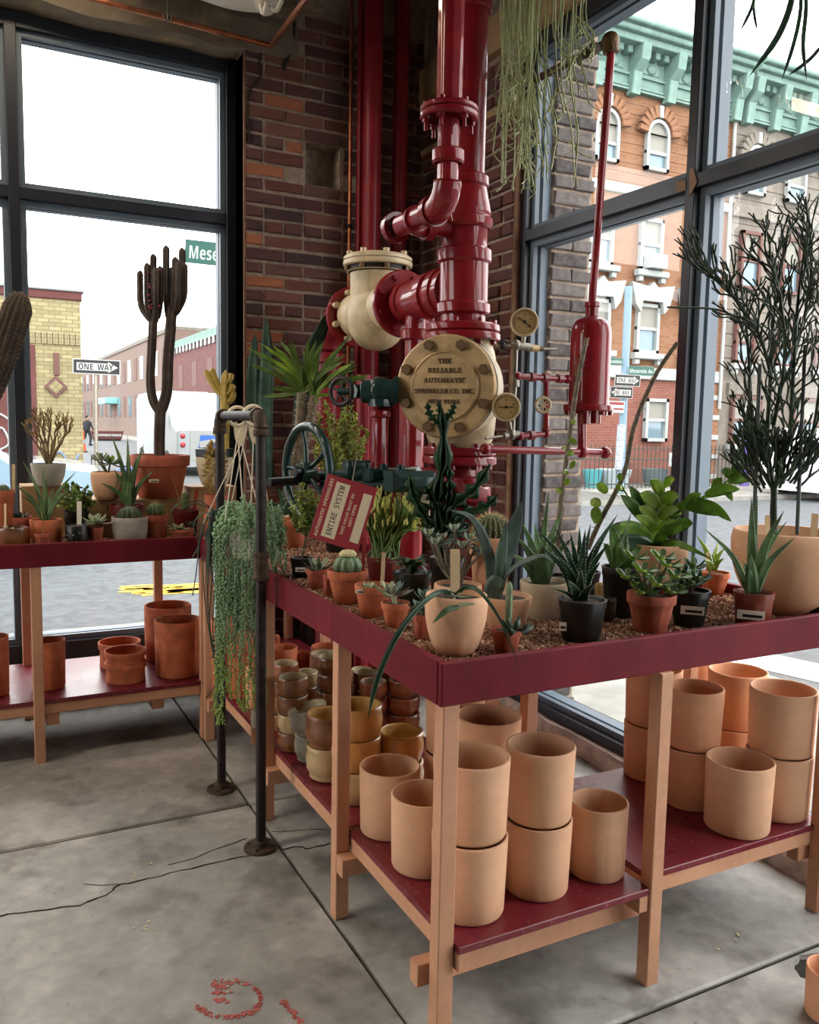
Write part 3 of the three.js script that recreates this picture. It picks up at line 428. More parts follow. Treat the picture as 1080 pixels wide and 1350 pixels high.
const cup = (b, rt, h, n, mm, lab, o = {}) => ({ b, rt, rb: rt * 0.8, h, n, mm, nest: 0.93, lab: (i) => lab + (n > 1 ? ', ' + (n === 2 ? ['bottom', 'top'] : n === 3 ? ['bottom', 'middle', 'top'] : ['bottom', 'second', 'third', 'top'])[i] + ' of its stack' : ''), ...o });
const mixG = (a) => (i) => mat[a[i % a.length]];
emptyPots('glazed_cup', '', 'pot', 'glazed cups stacked behind the pipe rack', 'cup', mat.glazeBrown, [
  cup([386, 994], 20, 26, 4, mixG(['glazeBrown', 'glazeSand', 'glazeBrown', 'glazeBrown']), 'glossy brown cup beside the iron post'), cup([376, 968], 17, 24, 4, mixG(['glazeBrown', 'glazeBrown', 'glazeBrown', 'glazeRust']), 'brown glazed cup behind the glossy brown stack'),
  cup([404, 948], 15, 21, 3, mixG(['glazeBrown', 'glazeBrown', 'glazeSand']), 'brown cup at the very back of the stacks'), cup([437, 960], 19, 24, 4, mixG(['glazeBrown', 'glazeBrown', 'glazeBrown', 'glazeBrown']), 'brown cup next to the tan bench leg'),
  cup([428, 936], 19, 25, 3, mixG(['glazeBrown', 'glazeBrown', 'glazeBrown']), 'tall brown cup behind the leg stack'), cup([482, 955], 17, 23, 3, mixG(['glazeBrown', 'glazeBrown', 'glazeBrown']), 'brown cup just beyond the bench leg'),
  cup([490, 966], 18, 23, 3, mixG(['glazeRust', 'glazeRust', 'glazeRust']), 'light brown cup in front of the brown cups'), cup([476, 942], 14, 20, 3, mixG(['glazeBrown', 'glazeBrown', 'glazeSand']), 'pale rimmed cup just under the tray edge'),
  cup([532, 968], 21, 24, 4, mixG(['glazeRust', 'glazeRust', 'glazeRust', 'glazeRust']), 'rust coloured cup nearest the valve pipes'), cup([508, 950], 11, 21, 4, mixG(['glazeBrown', 'glazeBrown', 'glazeBrown', 'glazeRust']), 'brown cup squeezed behind the rust coloured stack'), cup([345, 985], 8, 24, 2, mixG(['glazeBrown', 'glazeGrey']), 'brown cup with pale rim next to the near post')]);
emptyPots('stoneware_cup', '', 'pot', 'sand and grey stoneware cups by the bench leg', 'cup', mat.glazeSand, [
  { b: [413, 1009], rt: 25, rb: 19, h: 37, n: 1, mm: mat.glazeGrey, lab: 'grey stoneware cup under the tilted one' }, { b: [412, 1009], y0: 0.083, rt: 26, rb: 18, h: 36, n: 1, mm: mat.glazeGrey, tilt: 0.28, ta: PI / 2, lab: 'grey stoneware cup tilted on top of another' },
  { b: [433, 1034], rt: 29, rb: 22, h: 46, n: 2, mm: mixG(['glazeSand', 'glazeBrown']), nest: 0.9, lab: (i) => ['sand coloured cup standing under a brown one by the leg', 'brown cup with an ochre inside on the sand coloured cup'][i] },
  { b: [470, 1065], rt: 32, rb: 28, h: 44, n: 3, mm: mixG(['glazeSand', 'glazeAmber', 'glazeAmber']), nest: 0.94, lab: (i) => 'amber cup in the stack beside the pale bench leg, ' + ['bottom', 'middle', 'top'][i] },
  { b: [527, 1053], rt: 29, rb: 24, h: 42, n: 2, mm: mixG(['cream', 'glazeAmber']), nest: 0.94, lab: (i) => ['cream cup under the shiny amber pot', 'shiny amber pot with an ochre inside beyond the tan planters'][i] }]);
// tan planters on the front shelves
const two = (s) => (i) => s + ', ' + ['lower', 'upper'][i] + ' of two';
emptyPots('tan_planter', '', 'pot', 'matt tan cylinder planters on the corner bench', 'cyl', mat.tan, [
  { b: [513, 1113], rt: 40, rb: 38, h: 88, lab: 'single tan planter in front of the amber pot' }, { b: [558, 1163], rt: 44, rb: 42, h: 98, lab: 'single tan planter close behind the corner leg' },
  { b: [597, 1088], rt: 39, rb: 37, h: 84, n: 2, mm: mat.tanRosy, lab: two('tan planter in the far stack under the tray corner') }, { b: [640, 1128], rt: 43, rb: 40, h: 85, n: 2, mm: mat.tanRosy, lab: two('tan planter in the stack just before the far leg') },
  { b: [617, 1226], rt: 50, rb: 47, h: 104, n: 2, lab: two('tan planter in the stack touching the corner leg') }, { b: [706, 1193], rt: 45, rb: 42, h: 97, n: 2, lab: two('tan planter in the middle stack of the corner shelf') }, { b: [786, 1168], rt: 38, rb: 36, h: 97, lab: 'single tan planter beside the middle stack' },
  { b: [857, 1035], rt: 36, rb: 34, h: 72, n: 2, mm: mat.tanRosy, lab: two('rosy planter in the stack behind the second leg') }, { b: [909, 1072], rt: 36, rb: 34, h: 78, n: 2, mm: mat.tanRosy, lab: two('rosy planter in the stack between the second leg and the window') }, { b: [912, 1003], rt: 32, rb: 30, h: 68, n: 2, mm: mat.tanRosy, lab: two('rosy planter at the very back by the window') },
  { b: [965, 1038], rt: 37, rb: 35, h: 72, n: 2, mm: mat.tanRosy, lab: two('rosy planter standing behind the single one') }, { b: [969, 1108], rt: 43, rb: 41, h: 93, lab: 'single planter at the front edge of the window shelf' }, { b: [1034, 1091], rt: 42, rb: 40, h: 84, n: 2, lab: two('planter in the stack at the end of the window shelf') }]);
{ const p = onY(1092, 1338, 0), o = M('tan_planter', lathe(potProfile('cyl', 0.055, 0.053, 0.12, 0), 40, 0.9), mat.tanRosy); o.position.set(p.x, 0.001, p.z); tag(o, 'tan planter standing alone on the bare concrete floor', 'pot'); }

// ---------- sprinkler riser in the corner ----------
const RX = 1.61, RZ = -2.70, UP = V(0, 1, 0);
const pipeV = (x, z, y0, y1, r, n = 28) => lathe([[r, y0], [r, y1]], n).translate(x, 0, z);
const collar = (x, z, y0, y1, r, c = 0.006) => lathe([[r * 0.8, y0], [r - c, y0], [r, y0 + c], [r, y1 - c], [r - c, y1], [r * 0.8, y1]], 32, 0.5).translate(x, 0, z);
const along = (pts, dir, p) => aim(lathe(pts, 32, 0.5), dir).translate(p.x, p.y, p.z);        // profile swept round an axis that starts at p
const elbow = (p, a, b, r, R) => { const c = p.clone().addScaledVector(a, R).addScaledVector(b, R), pts = []; for (let i = 0; i <= 8; i++) { const t = i / 8 * PI / 2; pts.push(c.clone().addScaledVector(b, -R * Math.cos(t)).addScaledVector(a, -R * Math.sin(t))); } return sweep(pts, r, { n: 12, m: 24 }); };
const boltsRound = (parent, name, p, dir, R, n, r, h, m, off = 0) => { const q = new THREE.Quaternion().setFromUnitVectors(UP, dir.clone().normalize()); for (let i = 0; i < n; i++) { const a = (i + off) / n * 2 * PI, o = M(name, hexBolt(r, h), m, parent); o.quaternion.copy(q); o.position.copy(V(Math.cos(a) * R, 0, Math.sin(a) * R).applyQuaternion(q).add(p)); } };
const riser = thing('sprinkler_riser', 'glossy red sprinkler riser with flanged dry pipe valve and brass cover', 'sprinkler valve', [RX, 0, RZ]);
{
  const h = (y) => onZ(608, y, RZ).y, L = (p) => p.clone().sub(riser.position);
  const yT = h(408), P = (n, g, m = mat.red) => M(n, g, m, riser);
  P('riser_pipe', pipeV(0, 0, h(238), CEIL, 0.0655));
  P('coupling', collar(0, 0, h(14), h(-8), 0.078));
  P('coupling', [collar(0, 0, h(248), h(231), 0.082, 0.008), lathe([[0.066, h(291)], [0.088, h(291)], [0.092, h(284)], [0.092, h(278)], [0.084, h(264)], [0.076, h(248)], [0.07, h(244)]], 32, 0.5)]);
  P('coupling', collar(0, 0, h(302), h(286), 0.099, 0.008)); P('reducer', pipeV(0, 0, h(345), h(296), 0.082));
  P('coupling', collar(0, 0, h(348), h(328), 0.099, 0.008)); P('tee_body', pipeV(0, 0, h(415), h(345), 0.089));
  P('coupling', collar(0, 0, h(416), h(399), 0.099, 0.008)); P('neck', pipeV(0, 0, h(440), h(410), 0.083));
  const fl = (y0, y1, R, n, nm) => { const f = part(nm, riser); M('flange_plate', collar(0, 0, y0, (y0 + y1) / 2 - 0.001, R, 0.005), mat.red, f); M('flange_plate', collar(0, 0, (y0 + y1) / 2 + 0.001, y1, R * 0.98, 0.005), mat.red, f); boltsRound(f, 'bolt', V(0, y1, 0), UP, R * 0.8, n, 0.014, 0.014, mat.red); boltsRound(f, 'nut', V(0, y0 - 0.016, 0), UP, R * 0.8, n, 0.014, 0.016, mat.red); };
  fl(h(450), h(428), 0.14, 8, 'upper_flange');
  // valve body: upright barrel with a round cover turned toward the shop
  const cy = h(513), a = 47 * D2R, N = V(-Math.sin(a), 0, Math.cos(a)), R = 0.178;
  P('valve_body', [lathe([[0.10, h(598)], [0.125, h(575)], [0.135, cy - 0.06], [0.135, cy + 0.06], [0.12, h(465)], [0.105, h(448)]], 36), along([[R * 0.9, 0], [R * 0.98, 0.06], [R * 0.98, 0.172]], N, V(0, cy, 0))], mat.creamIron);
  P('gasket_ring', along([[R * 0.9, 0], [R * 1.02, 0.001], [R * 1.02, 0.008], [R * 0.9, 0.009]], N, V(0, cy, 0).addScaledVector(N, 0.170)), mat.steel);
  const cover = part('valve_cover', riser); M('cover_plate', along([[0, 0], [R, 0], [R * 1.01, 0.004], [R * 1.01, 0.018], [R * 0.98, 0.024], [R * 0.70, 0.026], [R * 0.68, 0.034], [R * 0.655, 0.037], [R * 0.64, 0.033], [0, 0.034]], N, V(0, cy, 0).addScaledVector(N, 0.178)), mat.brass, cover);
  const q0 = V(0, cy, 0).addScaledVector(N, 0.200), U = V(N.z, 0, -N.x); for (let i = 0; i < 8; i++) { const t = (i + 0.5) / 8 * 2 * PI, o = M('bolt', hexBolt(0.019, 0.02), mat.brassDark, cover); o.position.copy(q0).addScaledVector(U, Math.cos(t) * R * 0.85).addScaledVector(UP, Math.sin(t) * R * 0.85); o.quaternion.setFromUnitVectors(UP, N); o.rotateY(rr(0, 1)); }
  const font = await new FontLoader().loadAsync('fonts/droid/droid_serif_bold.typeface.json'), lines = [['THE', 0.078, 0.024], ['RELIABLE', 0.046, 0.024], ['AUTOMATIC', 0.012, 0.024], ['SPRINKLER CO. INC.', -0.024, 0.022], ['NEW YORK', -0.06, 0.021]], lg = [];
  for (const [t, y, s] of lines) { const g = prep(new TextGeometry(t, { font, size: s * 0.72, depth: 0.004, curveSegments: 3 })); g.computeBoundingBox(); const w = g.boundingBox.max.x; g.translate(-w / 2, y, 0); if (w > R * 1.22) g.scale(R * 1.22 / w, 1, 1); lg.push(g); }
  const let_ = M('lettering', lg, mat.brassDark, cover, 'raised lettering cast in the brass cover'); let_.position.copy(V(0, cy, 0).addScaledVector(N, 0.2105)); let_.rotation.y = -a;
  fl(h(612), h(589), 0.138, 8, 'lower_flange');
  P('standpipe', [pipeV(0, 0, 0, h(612), 0.085), collar(0, 0, 0.0, 0.03, 0.13), collar(0, 0, h(660), h(640), 0.12)]);
  P('drain_elbow', [elbow(V(-0.02, h(655), 0.09), V(0, 0, 1), V(0, 1, 0), 0.05, 0.08), pipeV(-0.02, 0.17, 0.0, h(655), 0.045)], mat.redDull);
  M('drain_flange', [along([[0, 0], [0.10, 0], [0.105, 0.006], [0.105, 0.03], [0.1, 0.036], [0.05, 0.04], [0.05, 0.06], [0, 0.06]], V(-0.8, 0.05, 0.55), L(at(562, 655, 3.0))), bar(L(at(562, 655, 3.0)), V(0, h(655), 0), 0.045, 20)], mat.redDull, riser);
  // side pipe that drops beside the riser and turns into it
  const sx = 1.382 - RX, sz = -2.435 - RZ, hy = (y) => onX(581, y, 1.382).y, by = hy(262) - 0.03, r = 0.037;
  P('side_pipe', [pipeV(sx, sz, hy(165), CEIL, 0.0415), pipeV(sx, sz, by + 0.06, hy(165), 0.034), collar(sx, sz, hy(221), hy(203), 0.052, 0.006)]);
  const sf = part('side_flange', riser); M('flange_plate', [collar(sx, sz, hy(156), hy(149), 0.093, 0.004), collar(sx, sz, hy(165), hy(157), 0.093, 0.004)], mat.red, sf); boltsRound(sf, 'bolt', V(sx, hy(149), sz), UP, 0.074, 6, 0.011, 0.012, mat.red, 0.3); boltsRound(sf, 'stud', V(sx, hy(181), sz), UP, 0.074, 6, 0.006, 0.045, mat.red, 0.3); boltsRound(sf, 'nut', V(sx, hy(170), sz), UP, 0.074, 6, 0.011, 0.014, mat.red, 0.3);
  P('side_elbow', [elbow(V(sx, by, sz), V(0, 1, 0), V(0, 0, -1), 0.046, 0.075), along([[0.04, 0], [0.052, 0], [0.052, 0.03], [0.04, 0.03]], V(0, 0, -1), V(sx, by, sz - 0.075))]);
  P('side_elbow', [bar(V(sx, by, sz - 0.07), V(sx, by, -0.06), r, 24), elbow(V(sx, by, 0), V(0, 0, 1), V(1, 0, 0), 0.046, 0.06), along([[0.04, 0], [0.054, 0], [0.054, 0.03], [0.04, 0.03]], V(0, 0, -1), V(sx, by, -0.09 + 0.0)), along([[0.038, 0], [0.054, 0], [0.054, 0.028], [0.038, 0.028]], V(1, 0, 0), V(sx + 0.06, by, 0)), bar(V(sx + 0.05, by, 0), V(-0.05, by, 0), r, 24)]);
  // branch with the cream check valve, running back to the wall
  const yb = h(380), zz = (x) => { const k = ray(x, 400), t = RX / k.x; return k.z * t - RZ; };
  const bz = [zz(545), zz(518), zz(500), zz(455), zz(440)];
  P('branch_pipe', [along([[0.06, 0.06], [0.09, 0.06], [0.09, 0.10], [0.098, 0.105], [0.098, 0.145], [0.09, 0.15], [0.084, 0.19], [0.094, 0.195], [0.094, 0.235], [0.086, 0.24], [0.08, 0.30], [0.08, 0.40], [0.088, 0.405], [0.088, 0.44], [0.076, 0.445], [0.076, 0.5]], V(0, 0, -1), V(0, yb, 0))]);
  const z1 = -0.50, z2 = -0.98, cz = -0.74, F1 = (z, s) => { const f = part('valve_flange', riser); M('flange_plate', along([[0.05, 0], [0.132, 0], [0.138, 0.005], [0.138, 0.022], [0.132, 0.028], [0.08, 0.028]], V(0, 0, s), V(0, yb, z)), mat.red, f); boltsRound(f, 'bolt', V(0, yb, z + s * 0.026), V(0, 0, s), 0.112, 8, 0.015, 0.016, mat.red, 0.5); boltsRound(f, 'nut', V(0, yb, z - s * 0.03), V(0, 0, s), 0.112, 8, 0.015, 0.03, mat.creamIron, 0.5); };
  F1(z1, 1); F1(z2, -1);
  P('check_valve_body', [ball(0.135, 4, 1, 1.15, 1.15).translate(0, yb - 0.02, cz), along([[0.10, 0], [0.10, 0.46]], V(0, 0, -1), V(0, yb, z1)), lathe([[0.118, 0], [0.122, 0.16], [0.142, 0.165]], 36).translate(0, yb, cz)], mat.creamIron);
  const bon = part('check_valve_bonnet', riser); M('gasket', collar(0, cz, yb + 0.158, yb + 0.19, 0.13, 0.004), mat.ironBlack, bon); M('bonnet_plate', [collar(0, cz, yb + 0.186, yb + 0.212, 0.152, 0.005), lathe([[0, yb + 0.24], [0.13, yb + 0.236], [0.15, yb + 0.226], [0.152, yb + 0.212]], 40).translate(0, 0, cz)], mat.creamIron, bon); boltsRound(bon, 'bolt', V(0, yb + 0.232, cz), UP, 0.128, 8, 0.013, 0.016, mat.creamIron, 0.2); boltsRound(bon, 'nut', V(0, yb + 0.166, cz), UP, 0.138, 8, 0.012, 0.018, mat.brassDark, 0.2);
  P('branch_elbow', [elbow(V(0, yb, -1.30), V(0, 0, 1), V(0, -1, 0), 0.066, 0.14), along([[0.06, 0], [0.085, 0], [0.085, 0.04], [0.06, 0.04]], V(0, 0, 1), V(0, yb, -1.17)), bar(V(0, yb, -1.0), V(0, yb, -1.18), 0.062, 24), pipeV(0, -1.30, 0, yb - 0.13, 0.06), collar(0, -1.30, yb - 0.20, yb - 0.15, 0.08)], mat.redDull);
  P('relief_branch', [pipeV(-0.005, -0.36, 0.0, yb - 0.05, 0.043), collar(-0.005, -0.36, yb - 0.16, yb - 0.115, 0.06)]);
  M('name_tag', mv(cbox(0.055, 0.085, 0.003, 0.001), 0, 0, 0, 0, -a, 0.1).translate(...L(at(556, 668, 2.85)).toArray()), mat.paper, riser, 'small cream tag with print hanging on the valve');
}
// gauges and trim pipes, red air tank
const zG = -2.5, trim = thing('gauge_trim', 'brass trim piping with two round pressure gauges and a red air tank', 'gauge piping', [1.85, 0, zG]);
{
  const L = (x, y, d = 0) => onZ(x, y, zG + d).sub(trim.position), P = (n, g, m) => M(n, g, m, trim), pp = (pts, r, m = mat.brassDark, n = 'trim_pipe') => { for (let i = 0; i < pts.length - 1; i++) P(n, bar(L(...pts[i]), L(...pts[i + 1]), r, 14), m); };
  const dial = (inv) => std({ roughness: 0.55, map: canvasTex(256, 256, (c, w) => { c.fillStyle = '#a8895a'; c.fillRect(0, 0, w, w); c.strokeStyle = c.fillStyle = '#2b2115'; c.lineWidth = 2; c.beginPath(); c.arc(128, 128, 112, 0, 7); c.stroke(); for (let i = 0; i <= 40; i++) { const t = (0.75 + i / 40 * 1.5) * PI, l = i % 5 ? 8 : 18; c.beginPath(); c.moveTo(128 + Math.cos(t) * 108, 128 + Math.sin(t) * 108); c.lineTo(128 + Math.cos(t) * (108 - l), 128 + Math.sin(t) * (108 - l)); c.stroke(); if (i % 10 === 0) { c.font = 'bold 22px sans-serif'; c.textAlign = 'center'; c.fillText(String(inv ? i * 2 : i * 5), 128 + Math.cos(t) * 72, 136 + Math.sin(t) * 72); } } c.font = '13px sans-serif'; c.fillText('AIR', 128, 92); }) });
  const gauge = (x, y, rpx, ang, inv) => { const g = part('pressure_gauge', trim, L(x, y, 0.06)), k = depth(L(x, y).add(trim.position)) / F, r = rpx * k; g.rotation.y = -32 * D2R;
    M('case', aim(lathe([[0, 0], [r * 0.92, 0], [r, 0.008], [r, 0.034], [r * 0.96, 0.040], [r * 0.88, 0.040], [r * 0.87, 0.034], [0, 0.034]], 40, 0.5), V(0, 0, 1)), mat.creamIron, g); const f = new THREE.CircleGeometry(r * 0.88, 40); const dm = new THREE.Mesh(f, dial(inv)); dm.position.z = 0.0350; dm.name = 'dial'; g.add(dm);
    M('needle', mv(cbox(r * 1.15, 0.003, 0.001, 0.0004), 0, 0, 0.038, 0, 0, ang), mat.ironBlack, g); M('hub', mv(cyl(0.005, 0.004, 10), 0, 0, 0.036, PI / 2), mat.ironBlack, g); return g; };
  gauge(691, 426, 17.8, -0.62, 0); gauge(667, 537, 18.3, 0.02, 1);
  pp([[652, 456], [676, 457]], 0.008); P('petcock', [ball(0.016, 1).translate(...L(662, 456).toArray())], mat.ironBlack); P('petcock_wheel', aim(ring(0.018, 0.004, 16, 6), UP).rotateX(0.4).translate(...L(663, 455).toArray()), mat.ironBlack);
  P('tee_fitting', [ball(0.02, 2).translate(...L(680, 455).toArray()), bar(L(676, 455), L(700, 458), 0.014)], mat.steel); pp([[690, 459], [716, 460]], 0.009); pp([[716, 460], [735, 460]], 0.004, mat.steel); P('union_nut', aim(hexBolt(0.014, 0.03), V(1, 0, 0)).translate(...L(700, 459).toArray()), mat.brass);
  pp([[691, 443], [689, 456]], 0.008, mat.steel); pp([[680, 458], [678, 520]], 0.009, mat.steel); P('union_nut', [aim(hexBolt(0.016, 0.024), UP).translate(...L(679, 510).toArray())], mat.steel);
  pp([[671, 556], [673, 568]], 0.009, mat.steel); P('tee_fitting', [ball(0.02, 2).translate(...L(674, 573).toArray()), bar(L(664, 575), L(684, 572), 0.013)], mat.steel); pp([[640, 578], [664, 575]], 0.005, mat.steel); pp([[678, 520], [676, 570]], 0.008, mat.steel);
  // red trim from the tank
  const rp = (pts, r) => { pp(pts, r, mat.red, 'red_pipe'); pts.forEach(([x, y, d = 0]) => P('fitting', ball(r * 1.5, 2).translate(...L(x, y, d).toArray()), mat.red)); };
  rp([[682, 496], [748, 500]], 0.011); rp([[720, 499], [720, 566]], 0.010); rp([[720, 572], [686, 575]], 0.011); for (const [x, y] of [[699, 497], [716, 498], [735, 499], [698, 574]]) P('coupling', along([[0.008, 0], [0.017, 0], [0.017, 0.02], [0.008, 0.02]], V(1, 0, 0), L(x, y)), mat.red);
  const vw = part('trim_handwheel', trim, L(716, 534, 0.05)); vw.rotation.y = -0.4; M('rim', ring(0.026, 0.005, 24, 8), mat.creamIron, vw); for (let i = 0; i < 4; i++) M('spoke', mv(cbox(0.05, 0.005, 0.004, 0.001), 0, 0, 0, 0, 0, i * PI / 4), mat.creamIron, vw); M('stem', mv(cyl(0.005, 0.05, 8), 0, 0, -0.05, PI / 2), mat.brassDark, vw);
  rp([[640, 592], [768, 596]], 0.014); rp([[768, 596], [798, 597]], 0.014);
  rp([[767, 540], [768, 596]], 0.016); P('cap', ball(0.024, 2).translate(...L(798, 597).toArray()), mat.red);
  const tk = part('air_tank', trim, L(776, 535, 0.0)), k = depth(L(776, 480).add(trim.position)) / F, r = 26.5 * k, H = (528 - 412) * k;
  M('tank_shell', lathe([[0, 0], [r, 0], [r, H * 0.80], [r * 0.96, H * 0.88], [r * 0.8, H * 0.95], [r * 0.4, H], [r * 0.32, H * 1.0], [r * 0.32, H * 1.10], [r * 0.38, H * 1.11], [r * 0.38, H * 1.16], [r * 0.22, H * 1.17], [0, H * 1.17]], 40, 0.6), mat.red, tk);
  M('tank_flange', lathe([[0, -0.02], [r * 1.2, -0.02], [r * 1.24, -0.016], [r * 1.24, 0.0], [r * 1.2, 0.004], [0, 0.004]], 40, 0.5), mat.red, tk); M('drain_boss', [cyl(0.024, 0.05, 16).translate(0.03, -0.065, 0.0), cyl(0.02, 0.05, 16).translate(-0.03, -0.068, 0.02)], mat.red, tk); boltsRound(tk, 'bolt', V(0, -0.034, 0), UP, r * 1.08, 8, 0.009, 0.014, mat.red);
  P('air_line', bar(L(780, 408), L(806, 66), 0.0145, 18), mat.red); P('elbow_fitting', [ball(0.032, 3).translate(...L(805, 54).toArray()), bar(L(806, 70), L(805, 56), 0.03)], mat.brassDark);
  P('air_line', bar(L(802, 56), onX(700, 108, XW - 0.005).sub(trim.position), 0.016, 16), mat.ironRust); P('coupling', bar(L(786, 63), L(775, 70), 0.021, 16), mat.ironRust);
}
// hand wheel gate valve (green) and the red pipes behind
const gate = thing('gate_valve', 'dark green gate valve with a big spoked hand wheel on a long screw', 'valve', [1.25, 0, -2.72]);
{
  const L = (x, y, d) => at(x, y, d).sub(gate.position), P = (n, g, m = mat.valveGreen) => M(n, g, m, gate), c = L(405, 622, 3.02), ax = V(0.97, -0.02, -0.26).normalize();
  const w = part('hand_wheel', gate, c), k = 3.02 / F; w.quaternion.setFromUnitVectors(V(0, 0, 1), V(-0.99, 0, 0.14).normalize()); const R = 60 * k;
  M('rim', ring(R, 0.0165, 48, 12), mat.valveGreen, w); M('hub', [mv(cyl(0.035, 0.05, 16), 0, 0, -0.025, PI / 2), mv(hexBolt(0.02, 0.03), 0, 0, 0.02, PI / 2)], mat.valveGreen, w); for (let i = 0; i < 5; i++) M('spoke', mv(sweep([V(0, 0.02, 0), V(0, R * 0.6, -0.006), V(0, R - 0.005, 0)], 0.009, { n: 6, m: 8 }), 0, 0, 0, 0, 0, i * 2 * PI / 5 + 0.25), mat.valveGreen, w);
  const s0 = L(355, 636, 2.95), s1 = L(420, 632, 3.05); P('screw_stem', [bar(s0, s1, 0.0135), ...Array.from({ length: 30 }, (_, i) => along([[0.013, 0], [0.0165, 0.002], [0.013, 0.004]], s1.clone().sub(s0), s0.clone().lerp(s1, i / 32)))], mat.ironBlack);
  const y0 = L(470, 634, 3.1), dir = L(550, 632, 2.85).sub(L(435, 628, 3.1)).normalize();
  P('yoke', [bar(L(420, 628, 3.08), L(552, 622, 2.86), 0.02, 12), bar(L(425, 640, 3.06), L(552, 640, 2.84), 0.02, 12), mv(cbox(0.09, 0.05, 0.07, 0.01), ...L(470, 616, 3.02).toArray()), mv(cbox(0.12, 0.045, 0.09, 0.01), ...L(502, 625, 2.96).toArray())]);
  P('bonnet_bolts', [0, 1, 2, 3].map((i) => hexBolt(0.013, 0.02).translate(...L(462 + i * 22, 616 + i * 1.5, 2.98 - i * 0.04).toArray()))); P('bonnet', mv(cbox(0.16, 0.07, 0.11, 0.02), ...L(540, 634, 2.84).toArray()));
}
const angle = thing('angle_valve', 'small dark green angle valve with a black toothed wheel on a red drain pipe', 'valve', [1.36, 0, -2.66]);
{
  const d = 3.0, L = (x, y, e = 0) => at(x, y, d + e).sub(angle.position), P = (n, g, m = mat.valveGreen) => M(n, g, m, angle);
  P('valve_body', [ball(0.055, 3, 1, 0.95, 1).translate(...L(500, 516).toArray()), bar(L(478, 516), L(525, 516, -0.02), 0.042, 20), along([[0.03, 0], [0.046, 0], [0.046, 0.025], [0.03, 0.025]], UP, L(502, 536)), along([[0.03, 0], [0.05, 0.002], [0.05, 0.018], [0.03, 0.02]], V(0.88, 0, 0.4), L(518, 515, -0.02))]);
  P('stem', bar(L(446, 516, 0.03), L(480, 516), 0.012)); P('packing_nut', aim(hexBolt(0.026, 0.03), V(0.9, 0, -0.2)).translate(...L(466, 516).toArray()));
  const w = part('toothed_wheel', angle, L(450, 516, 0.03)); w.quaternion.setFromUnitVectors(V(0, 0, 1), V(-0.85, 0, 0.5).normalize()); const R = 0.047; M('rim', ring(R, 0.007, 32, 8), mat.ironBlack, w); M('teeth', Array.from({ length: 26 }, (_, i) => ball(0.0055, 1).translate(Math.cos(i / 26 * 2 * PI) * (R + 0.006), Math.sin(i / 26 * 2 * PI) * (R + 0.006), 0)), mat.ironBlack, w); for (let i = 0; i < 5; i++) M('spoke', mv(cbox(0.008, R, 0.006, 0.001).translate(0, R / 2, 0), 0, 0, 0, 0, 0, i * 2 * PI / 5), mat.ironBlack, w);
  const p = L(502, 540); P('drain_pipe', [pipeV(p.x, p.z, L(502, 618).y, p.y, 0.029), collar(p.x, p.z, p.y - 0.03, p.y, 0.036)], mat.red);
}
const vpipe = (label, x, y, z, r, m, y1 = CEIL, bottom = 0) => { const p = onZ(x, y, z), o = thing('sprinkler_pipe', label, 'pipe', [p.x, bottom, p.z], 'red pipes in the brick corner'); M('pipe_run', pipeV(0, 0, 0, y1 - bottom, r), m, o); M('coupling', collar(0, 0, 0, 0.05, r * 1.25), m, o); return o; };
vpipe('thick red pipe rising through the dark corner to the ceiling', 490, 250, -4.05, 0.048, mat.redDull); vpipe('thin red pipe tucked behind the thick corner pipe', 474, 300, -4.14, 0.02, mat.redDull); vpipe('shadowed red pipe close to the street wall brick', 526, 280, -4.1, 0.04, mat.redDull);
vpipe('short red pipe standing behind the angle valve', 480, 520, -3.6, 0.034, mat.redDull, 1.62); vpipe('short red pipe standing behind the brass cover', 541, 560, -3.35, 0.05, mat.redDull, 1.6);
{ const p = onZ(462, 200, -4.18), o = thing('copper_pipe', 'thin brown copper pipe clipped up the brick wall', 'pipe', [p.x, 0.9, p.z]); M('pipe_run', pipeV(0, 0, 0, CEIL - 0.9, 0.0105, 14), mat.copper, o); M('clamp', collar(0, 0, onZ(462, 301, -4.18).y - 0.9, onZ(462, 296, -4.18).y - 0.9, 0.018), mat.ironBlack, o); }
{ // bright copper line under the lintel
  const P = [[105, -6], [216, 24], [268, 42], [320, 51], [357, 60]].map(([x, y]) => onZ(x, y, -4.12)), e = onZ(357, 60, -4.12), b = at(420, -22, depth(e) - 1.0), o = thing('copper_pipe', 'bright copper pipe bending along the concrete lintel to the ceiling', 'pipe', e.clone());
  M('pipe_run', [bar(P[0].clone().sub(e), V(0, 0, 0), 0.0125, 14)], mat.copper, o); M('pipe_run', bar(V(0, 0, 0), b.sub(e), 0.0125, 14), mat.copper, o); M('bend', ball(0.0155, 2), mat.copper, o); const q = onZ(221, 22, -4.10).sub(e); M('pipe_hanger', [bar(q.clone().add(V(0, -0.01, 0)), q.clone().add(V(0, 0.14, 0)), 0.005, 6), aim(ring(0.018, 0.004, 14, 6), V(1, 0, 0)).translate(q.x, q.y, q.z)], mat.steel, o);
}
